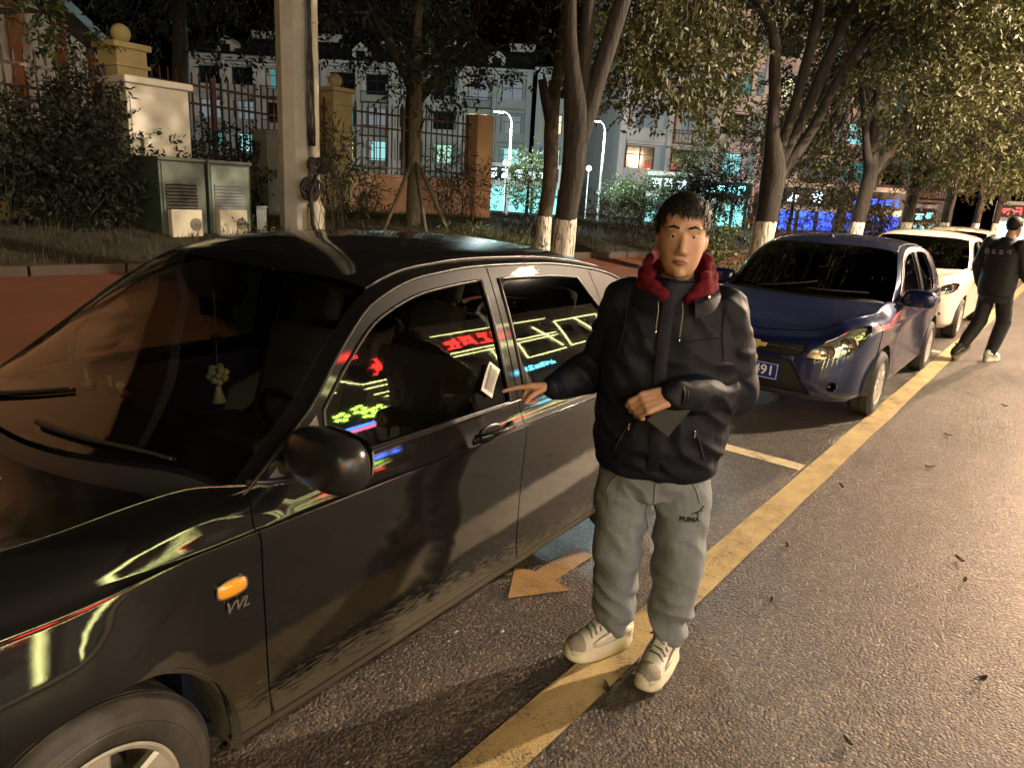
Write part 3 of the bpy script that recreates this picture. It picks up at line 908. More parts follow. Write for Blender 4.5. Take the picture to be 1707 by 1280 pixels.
def base_spec(body, pm, **k):
    s = dict(body=body, paint=pm, xf=0.80, xr=3.27, Rt=0.288, arch=0.345, seam=0.56, xa=1.235, xb=2.395, xe=3.3, wheel_y=0.735,
             frame=0.050, win_f0=1.50, win_f1=2.345, win_r0=2.445, win_r1=3.17, win_r_back=[(3.215, 1.05), (3.17, 1.18), (3.08, 1.27)], win_r_top=3.02,
             xA=1.17, xD=3.27, xDt=3.14, xC=3.78, rear_edge=[(3.27, None), (3.285, 0.86), (3.18, 0.72), (3.06, 0.57)], xtail=3.9,
             xh=1.06, hood_c=mono([0.15, 0.3, 0.6, 0.95, 1.1], [0.765, 0.80, 0.872, 0.935, 0.955]), hood_bow=0.12,
             ws_low=lambda y: 1.00 + 0.42 * y * y, ws_top=lambda y: 1.72 + 0.30 * y * y, rw_top=lambda y: 3.38 - 0.15 * y * y, rw_low=lambda y: 3.90 - 0.15 * y * y,
             mirror=(1.42, 0.915, 1.0), handles=[(2.22, 0.862), (3.13, 0.868)], seat_x=1.95, dash_x=1.22, dash_z=0.90,
             glass_side=M['glass_dark'], glass_front=M['glass_front'], openings={})
    s.update(k)
    return s

def inset_surf(B, d):
    def f(s, t):
        p = B.low(s, t)
        p[:, 0] += d; p[:, 1] *= (1 - d * 0.55)
        return p
    return f

def nose_piece(root, B, nm, poly, mt, d=0.0, thick=0.004, sym=True, step=(0.03, 0.03)):
    q = B.pl(poly, False)
    a = link(nm, pmesh(nm, panel(inset_surf(B, d), [q], step, thick)), mt, root)
    b = None
    if sym:
        q2 = np.array([(-p[0], p[1]) for p in q[::-1]])
        b = link(nm, pmesh(nm, panel(inset_surf(B, d), [q2], step, thick)), mt, root)
    return a, b

def headlamps(root, B, poly, bulbs):
    for sg in (1, -1):
        q = B.pl(poly, False)
        if sg < 0: q = np.array([(-p[0], p[1]) for p in q[::-1]])
        h = link('headlight', pmesh('headlight', panel(B.low, [q], (0.03, 0.03), 0.02)), M['lens'], root)
        link('reflector', pmesh('reflector', panel(inset_surf(B, 0.055), [q], (0.03, 0.03), 0.003)), M['reflector'], h)
        for (bs, bz, br) in bulbs:
            t = B.t_of(bs, bz); p = inset_surf(B, 0.035)(np.array([sg * bs]), np.array([t]))[0]
            mb = MB(); mb.lathe([(br, -0.03), (br * 1.02, -0.034), (br * 0.86, -0.026), (br * 0.6, 0.01), (0.0, 0.02)], c=tuple(p), axis='X', n=24); mb.build('lamp_bowl', M['reflector'], h, smooth=True)
            mb = MB(); mb.ball(tuple(p + np.array([-0.006, 0, 0])), (0.014, br * 0.5, br * 0.5), 16, 10); mb.build('bulb', M['lens'], h, smooth=True)

def plate(root, x, y, z, txt, tilt=R(4)):
    e = empty('number_plate', (x, y, z)); e.parent = root; e.rotation_euler = (0, tilt, 0)
    mb = MB(); mb.bbox((0, 0, 0), (0.008, 0.44, 0.14), 0.003); mb.build('plate_panel', M['plate_blue'], e)
    mb = MB()
    for a, b, c, d in ((-0.212, 0.212, 0.060, 0.0635), (-0.212, 0.212, -0.0635, -0.060), (-0.212, -0.2085, -0.06, 0.06), (0.2085, 0.212, -0.06, 0.06)):
        mb.box((-0.0055, (a + b) / 2, (c + d) / 2), (0.002, b - a, d - c))
    mb.build('plate_border', M['white_paint'], e)
    me = text_mesh(txt, 0.115, 0.001, 'RIGHT', 0, 0.0015)
    o = link('plate_lettering', me, M['white_paint'], e, (-0.0055, -0.188, 0), (R(90), 0, R(-90)))
    return e

blk = paint('black_car_paint', (0.004, 0.004, 0.0042), 0.0, dirt=(0.10, 0.088, 0.064), dirt_z=0.60, dirt_amt=0.62, rough=0.4, dust=0.012, ior=1.56, spec=0.05)
blue = paint('blue_car_paint', (0.004, 0.012, 0.070), 0.35, dirt=(0.10, 0.085, 0.065), dirt_z=0.40, dirt_amt=0.5, rough=0.32, dust=0.05)
whitep = paint('white_car_paint', (0.72, 0.63, 0.50), 0.0, dirt=(0.25, 0.22, 0.18), dirt_z=0.35, dirt_amt=0.4, rough=0.4, dust=0.05)

def build_cars():
    # ---- black saloon close to the camera
    body = standard_body(L=4.40, wing=0.062)
    hl = [(0.42, 0.64), (0.60, 0.65), (0.80, 0.72), (0.86, 0.80), (0.74, 0.80), (0.56, 0.76), (0.43, 0.71)]
    gr = [(-0.34, 0.58), (0.34, 0.58), (0.36, 0.66), (-0.36, 0.66)]
    low = [(-0.42, 0.27), (0.42, 0.27), (0.36, 0.36), (-0.36, 0.36)]
    sp = base_spec(body, blk, openings={'hl': (hl, True), 'gr': (gr, False), 'low': (low, False)}, steer=R(4), spokes=5, mirrors=(1,), xr=3.46, rear_edge=[(3.27, None), (3.30, 0.86), (3.29, 0.72), (3.235, 0.565)], mirror=(1.385, 0.915, 1.012), mirror_r=(0.068, 0.132, 0.078), mirror_mat=mat('mirror_black', (0.010, 0.010, 0.010), 0.28, spec=0.4), wheel_y=0.765,
                   sail=mat('sail_grey', (0.10, 0.095, 0.085), 0.38))
    root, B = make_car('parked_car', 'black saloon car nearest the camera with paper notice on its window', 'car', sp, (-0.3865, 2.2489, 0), R(2.5), 'cars parked along the road edge')
    headlamps(root, B, hl, [(0.55, 0.70, 0.05)])
    nose_piece(root, B, 'grille', gr, M['plastic'], 0.03, sym=False)
    nose_piece(root, B, 'lower_grille', low, M['plastic'], 0.03, sym=False)
    # side repeater and lettering
    for sg in (1, -1):
        s0 = B.s_of(1.155)
        p = B.low(np.array([s0]), np.array([B.t_of(s0, 0.722)]))[0]
        e = empty('side_repeater', (1.155, sg * p[1], 0.722)); e.parent = root
        n = 28
        def oval(rx, rz, k): return [(rx * math.copysign(abs(math.cos(2 * math.pi * i / n)) ** k, math.cos(2 * math.pi * i / n)), rz * math.copysign(abs(math.sin(2 * math.pi * i / n)) ** k, math.sin(2 * math.pi * i / n))) for i in range(n)]
        mb = MB(); mb.prism(oval(0.043, 0.025, 0.7), -0.003 * sg, -0.006 * sg, 'XZ'); mb.build('bezel', M['chrome'], e)
        mb = MB()
        o1, o2 = oval(0.039, 0.0215, 0.7), oval(0.030, 0.014, 0.75)
        vs = [(a, -0.006 * sg, b) for a, b in o1] + [(a, -0.014 * sg, b) for a, b in o2]
        mb.add(vs, [tuple(range(n, 2 * n))] + [(i, (i + 1) % n, n + (i + 1) % n, n + i) for i in range(n)])
        mb.build('lens', M['amber'], e, smooth=True)
        me = text_mesh('VVL', 0.040, 0.0012, 'CENTER', 0.35, 0.0008)
        link('lettering', me, M['chrome'], root, (1.165, sg * (p[1] - 0.004), 0.668), (R(90), 0, 0 if sg > 0 else math.pi))
    # wipers and washer jets
    for wy, ang in ((-0.10, R(8)), (0.45, R(5))):
        mb = MB()
        a = Vector((1.02, wy, float(B.ztop(1.02, wy)) + 0.012))
        pts = []
        for k in range(9):
            u = k / 8
            y = wy - 0.50 * u; x = 1.045 + 0.10 * u * u * 0.8 + 0.03 * u
            pts.append((x, y, float(B.ztop(x, y)) + 0.016))
        mb.tube(pts, [0.009, 0.009, 0.008, 0.008, 0.007, 0.006, 0.006, 0.005, 0.005], 6)
        w = mb.build('wiper', M['plastic'], root)
        mb = MB(); mb.tube([(x + 0.012, y, z - 0.006) for x, y, z in pts[2:]], 0.006, 6); mb.build('wiper_blade', M['gloss_black'], w)
    for jy in (-0.22, 0.22):
        mb = MB(); mb.bbox((0.88, jy, 0.935), (0.035, 0.05, 0.016), 0.005); mb.build('washer_jet', M['chrome'], root)
    # rear three-quarter pane divider, aerial loop at the rear
    mb = MB(); mb.tube([(3.55, 0.1, 1.33), (3.6, 0.1, 1.40), (3.72, 0.1, 1.52)], 0.003, 6); mb.build('aerial', M['plastic'], root)
    # ---- blue saloon behind it
    body2 = standard_body(zb=0.94, cr=0.80, front={('f', 0.0): [(-0.07, 0.20), (-0.02, 0.25), (0.0, 0.36), (-0.006, 0.48), (-0.015, 0.56), (-0.02, 0.60), (-0.05, 0.67), (-0.16, 0.725)],
                   ('f', 0.45): [(-0.07, 0.20), (-0.02, 0.25), (0.0, 0.36), (-0.008, 0.48), (-0.02, 0.57), (-0.03, 0.62), (-0.08, 0.71), (-0.20, 0.775)],
                   0.25: [(-0.06, 0.20), (-0.02, 0.26), (-0.005, 0.39), (-0.005, 0.54), (-0.015, 0.66), (-0.03, 0.72), (-0.09, 0.81), (-0.19, 0.86)]},
                   top=mono([0.6, 0.95, 1.02, 1.20, 1.45, 1.65, 1.80, 2.05, 2.35, 2.75, 3.10, 3.40, 3.70, 3.95, 4.25],
                     [0.82, 0.955, 0.988, 1.09, 1.245, 1.37, 1.44, 1.488, 1.50, 1.49, 1.455, 1.40, 1.21, 1.04, 0.99]))
    hl = [(0.41, 0.548), (0.56, 0.552), (0.72, 0.59), (0.86, 0.67), (0.98, 0.78), (1.01, 0.838), (0.88, 0.828), (0.72, 0.775), (0.56, 0.705), (0.44, 0.62)]
    gr = [(-0.33, 0.555), (0.33, 0.555), (0.40, 0.60), (0.40, 0.665), (-0.40, 0.665), (-0.40, 0.60)]
    low = [(-0.50, 0.245), (0.50, 0.245), (0.40, 0.36), (0.30, 0.52), (-0.30, 0.52), (-0.40, 0.36)]
    fog = [(0.64 + 0.042 * math.cos(a), 0.335 + 0.042 * math.sin(a)) for a in np.linspace(0, 2 * math.pi, 18)[:-1]]
    sp = base_spec(body2, blue, openings={'hl': (hl, True), 'gr': (gr, False), 'low': (low, False), 'fog': (fog, True)}, xr=3.265, spokes=10, wheel_style='alloy', mirror=(1.42, 0.915, 1.0),
                   glass_front=glass('windscreen_tinted', (0.10, 0.095, 0.09), 1.5, 1.0), glass_side=glass('side_glass_tinted', (0.12, 0.11, 0.11), 1.5, 1.2), mirror_mat=None, wheel_y=0.745, hood_c=mono([0.15, 0.3, 0.6, 0.95, 1.1], [0.725, 0.785, 0.875, 0.955, 0.97]))
    sp['mirror_mat'] = blue
    root, B = make_car('parked_car', 'dark blue saloon car parked behind the man in the black jacket', 'car', sp, (5.76, 1.975, 0), R(0.3), 'cars parked along the road edge')
    root.scale = (1, 1, 0.97)
    headlamps(root, B, hl, [(0.58, 0.622, 0.058), (0.76, 0.69, 0.058)])
    nose_piece(root, B, 'grille', gr, M['plastic'], 0.035, sym=False)
    for k in range(3):
        z = 0.578 + 0.03 * k
        nose_piece(root, B, 'grille_bar', [(-0.36, z), (0.36, z), (0.36, z + 0.009), (-0.36, z + 0.009)], M['trim_satin'], 0.012, sym=False)
    nose_piece(root, B, 'lower_grille', low, M['plastic'], 0.035, sym=False)
    nose_piece(root, B, 'lower_lip', [(-0.46, 0.238), (0.46, 0.238), (0.46, 0.247), (-0.46, 0.247)], M['chrome'], -0.004, sym=False)
    for sg in (1, -1):
        t = B.t_of(0.64, 0.335); p = inset_surf(B, 0.03)(np.array([sg * 0.64]), np.array([t]))[0]
        mb = MB(); mb.lathe([(0.046, -0.006), (0.040, -0.012), (0.034, 0.0), (0.0, 0.02)], c=tuple(p), axis='X', n=24); mb.build('fog_lamp', M['gloss_black'], root, smooth=True)
    # cross-shaped badge
    mb = MB()
    p = B.low(np.array([0.0]), np.array([B.t_of(0, 0.615)]))[0]
    mb.prism([(-0.085, -0.014), (-0.035, -0.014), (-0.028, -0.030), (0.038, -0.030), (0.034, -0.014), (0.095, -0.014), (0.085, 0.016), (0.032, 0.016), (0.026, 0.032), (-0.040, 0.032), (-0.036, 0.016), (-0.095, 0.016)], -0.012, 0.004, 'YZ', Matrix.Translation((float(p[0]) - 0.006, 0, 0.615)))
    mb.build('badge', M['gold'], root)
    mb = MB(); mb.tube([(float(p[0]) - 0.002, y, 0.615 + 0.004 * (1 - (y / 0.4) ** 2)) for y in np.linspace(-0.38, 0.38, 12)], 0.006, 6); mb.build('grille_trim', M['chrome'], root)
    plate(root, float(p[0]) - 0.015, 0, 0.40, '491')
    mb = MB(); mb.tube([(1.95, 0.05, 1.475), (2.01, 0.02, 1.52), (2.25, -0.13, 1.86)], [0.006, 0.004, 0.002], 6); mb.lathe([(0.03, 0), (0.03, 0.012), (0.012, 0.03), (0, 0.035)], c=(1.95, 0.05, 1.465)); mb.build('aerial', M['plastic'], root)
    for wy in (-0.05, 0.40):
        pts = [(1.05 + 0.11 * (k / 8) ** 2, wy - 0.5 * k / 8, 0) for k in range(9)]
        pts = [(x, y, float(B.ztop(x, y)) + 0.014) for x, y, _ in pts]
        mb = MB(); mb.tube(pts, 0.007, 6); mb.build('wiper', M['plastic'], root)
    # inspection stickers seen through the glass
    mb = MB(); mb.box((1.28, -0.48, float(B.ztop(1.28, -0.48)) - 0.015), (0.05, 0.07, 0.004), Matrix.Rotation(R(-32), 3, 'Y')); mb.build('windscreen_sticker', M['white_paint'], root)
    # ---- white hatchback beyond the blue car
    body3 = standard_body(zb=0.95, cr=0.83, front={('f', 0.0): [(-0.07, 0.19), (-0.02, 0.24), (0.0, 0.36), (-0.006, 0.50), (-0.02, 0.60), (-0.03, 0.65), (-0.09, 0.735), (-0.20, 0.80)],
                   ('f', 0.45): [(-0.07, 0.19), (-0.02, 0.24), (0.0, 0.36), (-0.008, 0.50), (-0.025, 0.61), (-0.04, 0.67), (-0.11, 0.76), (-0.22, 0.83)],
                   0.25: [(-0.06, 0.19), (-0.02, 0.25), (-0.005, 0.39), (-0.005, 0.56), (-0.015, 0.68), (-0.03, 0.74), (-0.09, 0.84), (-0.19, 0.90)]})
    hl = [(0.44, 0.66), (0.58, 0.655), (0.76, 0.675), (0.93, 0.735), (1.00, 0.82), (0.90, 0.83), (0.72, 0.79), (0.54, 0.72)]
    low = [(-0.66, 0.36), (0.66, 0.36), (0.70, 0.40), (0.60, 0.46), (-0.60, 0.46), (-0.70, 0.40)]
    gr = [(-0.36, 0.60), (0.36, 0.60), (0.38, 0.64), (-0.38, 0.64)]
    sp = base_spec(body3, whitep, openings={'hl': (hl, True), 'gr': (gr, False), 'low': (low, False)}, mirror_mat=M['gloss_black'], glass_front=glass('windscreen_dark', (0.06, 0.05, 0.05), 1.5, 0.8),
                   glass_side=glass('side_glass_dark', (0.08, 0.07, 0.07), 1.5, 1.0), spokes=7, hood_c=mono([0.15, 0.3, 0.6, 0.95, 1.1], [0.80, 0.835, 0.90, 0.96, 0.975]))
    root, B = make_car('parked_car', 'white hatchback parked beyond the dark blue car', 'car', sp, (11.15, 2.05, 0), R(-0.5), 'cars parked along the road edge')
    root.scale = (1, 1, 0.98)
    headlamps(root, B, hl, [(0.62, 0.70, 0.05), (0.80, 0.75, 0.045)])
    nose_piece(root, B, 'grille', gr, M['plastic'], 0.03, sym=False)
    nose_piece(root, B, 'lower_grille', low, M['plastic'], 0.03, sym=False)
    nose_piece(root, B, 'grille_bar', [(-0.62, 0.405), (0.62, 0.405), (0.62, 0.418), (-0.62, 0.418)], M['chrome'], 0.008, sym=False)
    plate(root, float(B.low(np.array([0.0]), np.array([0.45]))[0][0]) - 0.012, 0, 0.53, '')
    # ---- two more cars further along, seen as roofs and a side
    whites = root
    c2 = copy_tree(whites); c2.location = (17.6, 2.45, 0); c2['label'] = 'pale car parked beyond the white hatchback, mostly hidden by the walking man'
    return whites
# ------------------------------------------------------------------ ground
def ground_z(x, y):
    k = min(max((y - 4.0) / 4.0, 0), 1)
    v = y + 0.125 * (min(max(x, -10), 14) - 2.4) * k
    z = float(np.interp(v, [3.9, 4.05, 8.3, 10, 12, 14, 20, 30], [0.15, 0.15, 0.595, 0.92, 1.08, 1.0, 0.3, 0.12]))
    f = float(np.interp(x, [13, 28], [1.0, 0.3]))
    return 0.15 + (z - 0.15) * f
def path_edge(x):
    """far edge of the red path"""
    return 8.3 - 0.125 * (min(max(x, -10), 14) - 2.4)

def asphalt():
    m = bpy.data.materials.new('asphalt'); m.use_nodes = True
    nt = m.node_tree; b = nt.nodes['Principled BSDF']
    tc = nt.nodes.new('ShaderNodeTexCoord')
    def noise_(scale, detail=3, rough=0.6):
        n = nt.nodes.new('ShaderNodeTexNoise'); n.inputs['Scale'].default_value = scale; n.inputs['Detail'].default_value = detail; n.inputs['Roughness'].default_value = rough
        nt.links.new(tc.outputs['Object'], n.inputs['Vector']); return n
    vo = nt.nodes.new('ShaderNodeTexVoronoi'); vo.inputs['Scale'].default_value = 82; vo.inputs['Randomness'].default_value = 1.0
    nt.links.new(tc.outputs['Object'], vo.inputs['Vector'])
    big = noise_(0.7, 6); mid = noise_(6, 4); fine = noise_(230, 2)
    r = nt.nodes.new('ShaderNodeValToRGB')
    e = r.color_ramp.elements
    e[0].position = 0.30; e[0].color = (0.034, 0.026, 0.018, 1); e[1].position = 0.72; e[1].color = (0.088, 0.068, 0.048, 1)
    nt.links.new(mid.outputs['Fac'], r.inputs['Fac'])
    # single stones: random tint per cell
    sp = nt.nodes.new('ShaderNodeSeparateColor'); nt.links.new(vo.outputs['Color'], sp.inputs[0])
    r2 = nt.nodes.new('ShaderNodeValToRGB'); e = r2.color_ramp.elements
    e[0].position = 0.0; e[0].color = (0.22, 0.21, 0.20, 1); e[1].position = 1.0; e[1].color = (3.2, 3.0, 2.6, 1)
    x = r2.color_ramp.elements.new(0.8); x.color = (1.0, 1.0, 1.0, 1)
    nt.links.new(sp.outputs[0], r2.inputs['Fac'])
    mx = nt.nodes.new('ShaderNodeMix'); mx.data_type = 'RGBA'; mx.blend_type = 'MULTIPLY'; mx.inputs['Factor'].default_value = 1
    nt.links.new(r.outputs['Color'], mx.inputs['A']); nt.links.new(r2.outputs['Color'], mx.inputs['B'])
    # old stains
    r3 = nt.nodes.new('ShaderNodeMapRange'); r3.inputs['From Min'].default_value = 0.35; r3.inputs['From Max'].default_value = 0.7; r3.inputs['To Min'].default_value = 0.6; r3.inputs['To Max'].default_value = 1.3
    nt.links.new(big.outputs['Fac'], r3.inputs['Value'])
    mx2 = nt.nodes.new('ShaderNodeMix'); mx2.data_type = 'RGBA'; mx2.blend_type = 'MULTIPLY'; mx2.inputs['Factor'].default_value = 1
    nt.links.new(mx.outputs['Result'], mx2.inputs['A']); nt.links.new(r3.outputs[0], mx2.inputs['B'])
    # hairline cracks and oil spots
    vc = nt.nodes.new('ShaderNodeTexVoronoi'); vc.feature = 'DISTANCE_TO_EDGE'; vc.inputs['Scale'].default_value = 0.55
    wp = noise_(2.2, 6); wm = nt.nodes.new('ShaderNodeMix'); wm.data_type = 'VECTOR'; wm.inputs['Factor'].default_value = 0.35
    nt.links.new(tc.outputs['Object'], wm.inputs['A']); nt.links.new(wp.outputs['Color'], wm.inputs['B']); nt.links.new(wm.outputs['Result'], vc.inputs['Vector'])
    ck = nt.nodes.new('ShaderNodeMapRange'); ck.inputs['From Min'].default_value = 0.0015; ck.inputs['From Max'].default_value = 0.006; ck.inputs['To Min'].default_value = 0.45; ck.inputs['To Max'].default_value = 1.0
    nt.links.new(vc.outputs['Distance'], ck.inputs['Value'])
    vs_ = nt.nodes.new('ShaderNodeTexVoronoi'); vs_.inputs['Scale'].default_value = 1.7; nt.links.new(tc.outputs['Object'], vs_.inputs['Vector'])
    so = nt.nodes.new('ShaderNodeMapRange'); so.inputs['From Min'].default_value = 0.03; so.inputs['From Max'].default_value = 0.10; so.inputs['To Min'].default_value = 0.5; so.inputs['To Max'].default_value = 1.0
    nt.links.new(vs_.outputs['Distance'], so.inputs['Value'])
    cm = nt.nodes.new('ShaderNodeMath'); cm.operation = 'MULTIPLY'; nt.links.new(ck.outputs[0], cm.inputs[0]); nt.links.new(so.outputs[0], cm.inputs[1])
    mx3 = nt.nodes.new('ShaderNodeMix'); mx3.data_type = 'RGBA'; mx3.blend_type = 'MULTIPLY'; mx3.inputs['Factor'].default_value = 1
    nt.links.new(mx2.outputs['Result'], mx3.inputs['A']); nt.links.new(cm.outputs[0], mx3.inputs['B'])
    nt.links.new(mx3.outputs['Result'], b.inputs['Base Color'])
    rr = nt.nodes.new('ShaderNodeMapRange'); rr.inputs['From Min'].default_value = 0.3; rr.inputs['From Max'].default_value = 0.7; rr.inputs['To Min'].default_value = 0.26; rr.inputs['To Max'].default_value = 0.48
    nt.links.new(big.outputs['Fac'], rr.inputs['Value']); nt.links.new(rr.outputs[0], b.inputs['Roughness'])
    b.inputs['Specular IOR Level'].default_value = 0.55
    # aggregate relief
    h = nt.nodes.new('ShaderNodeMath'); h.operation = 'MULTIPLY_ADD'; h.inputs[1].default_value = -1.0; h.inputs[2].default_value = 1.0
    nt.links.new(vo.outputs['Distance'], h.inputs[0])
    h2 = nt.nodes.new('ShaderNodeMath'); h2.operation = 'ADD'; nt.links.new(h.outputs[0], h2.inputs[0]); nt.links.new(fine.outputs['Fac'], h2.inputs[1])
    bp = nt.nodes.new('ShaderNodeBump'); bp.inputs['Strength'].default_value = 1.0; bp.inputs['Distance'].default_value = 0.011
    nt.links.new(h2.outputs[0], bp.inputs['Height']); nt.links.new(bp.outputs[0], b.inputs['Normal'])
    return m

def road_paint(name, c1, c2, wear=0.42):
    """worn thermoplastic line: speckled, patchy, asphalt showing through"""
    m = bpy.data.materials.new(name); m.use_nodes = True
    nt = m.node_tree; b = nt.nodes['Principled BSDF']
    tc = nt.nodes.new('ShaderNodeTexCoord')
    n = nt.nodes.new('ShaderNodeTexNoise'); n.inputs['Scale'].default_value = 5; n.inputs['Detail'].default_value = 8; n.inputs['Roughness'].default_value = 0.7
    n2 = nt.nodes.new('ShaderNodeTexNoise'); n2.inputs['Scale'].default_value = 140; n2.inputs['Detail'].default_value = 3
    for q in (n, n2): nt.links.new(tc.outputs['Object'], q.inputs['Vector'])
    r = nt.nodes.new('ShaderNodeValToRGB'); e = r.color_ramp.elements
    e[0].position = 0.3; e[0].color = (*c1, 1); e[1].position = 0.7; e[1].color = (*c2, 1)
    nt.links.new(n.outputs['Fac'], r.inputs['Fac'])
    a = nt.nodes.new('ShaderNodeMath'); a.operation = 'MULTIPLY'; nt.links.new(n.outputs['Fac'], a.inputs[0]); nt.links.new(n2.outputs['Fac'], a.inputs[1])
    w = nt.nodes.new('ShaderNodeMapRange'); w.inputs['From Min'].default_value = wear * 0.30; w.inputs['From Max'].default_value = wear * 0.46
    nt.links.new(a.outputs[0], w.inputs['Value'])
    mx = nt.nodes.new('ShaderNodeMix'); mx.data_type = 'RGBA'; mx.inputs['A'].default_value = (0.06, 0.055, 0.045, 1)
    nt.links.new(w.outputs[0], mx.inputs['Factor']); nt.links.new(r.outputs['Color'], mx.inputs['B'])
    nt.links.new(mx.outputs['Result'], b.inputs['Base Color'])
    b.inputs['Roughness'].default_value = 0.5
    vo = nt.nodes.new('ShaderNodeTexVoronoi'); vo.inputs['Scale'].default_value = 110; nt.links.new(tc.outputs['Object'], vo.inputs['Vector'])
    ad = nt.nodes.new('ShaderNodeMath'); ad.operation = 'ADD'; nt.links.new(vo.outputs['Distance'], ad.inputs[0]); nt.links.new(n2.outputs['Fac'], ad.inputs[1])
    bp = nt.nodes.new('ShaderNodeBump'); bp.inputs['Strength'].default_value = 0.35; bp.inputs['Distance'].default_value = 0.004
    nt.links.new(ad.outputs[0], bp.inputs['Height']); nt.links.new(bp.outputs[0], b.inputs['Normal'])
    return m

M['asphalt'] = asphalt()
M['yellow_line'] = road_paint('yellow_line_paint', (0.31, 0.22, 0.09), (0.49, 0.37, 0.17), 0.46)
M['bay_line'] = road_paint('bay_line_paint', (0.45, 0.37, 0.22), (0.62, 0.52, 0.32), 0.5)
M['arrow'] = road_paint('arrow_paint', (0.23, 0.135, 0.055), (0.36, 0.22, 0.10), 0.46)
M['red_path'] = mat('red_asphalt', (0.115, 0.032, 0.010), 0.8, color2=(0.065, 0.021, 0.008), noise_s=2.5, noise_a=0.25, bump=0.5, bump_s=150, detail=10)
M['kerb'] = mat('kerb_stone', (0.30, 0.28, 0.24), 0.7, color2=(0.17, 0.155, 0.13), noise_s=5, noise_a=0.25, bump=0.35, bump_s=60)
M['edging'] = mat('edging_brick', (0.055, 0.038, 0.028), 0.85, color2=(0.035, 0.025, 0.018), noise_s=5, noise_a=0.25, bump=0.3, bump_s=60)
M['soil'] = mat('verge_soil', (0.012, 0.010, 0.006), 0.95, color2=(0.024, 0.021, 0.009), noise_s=1.6, noise_a=0.2, bump=0.8, bump_s=25, detail=10)
M['pave'] = mat('pavement', (0.22, 0.20, 0.17), 0.7, color2=(0.15, 0.14, 0.12), noise_s=1.2, noise_a=0.3, bump=0.2, bump_s=60)
M['grass'] = mat('grass_blades', (0.012, 0.018, 0.005), 0.85, color2=(0.030, 0.029, 0.010), noise_s=3, noise_a=0.2)

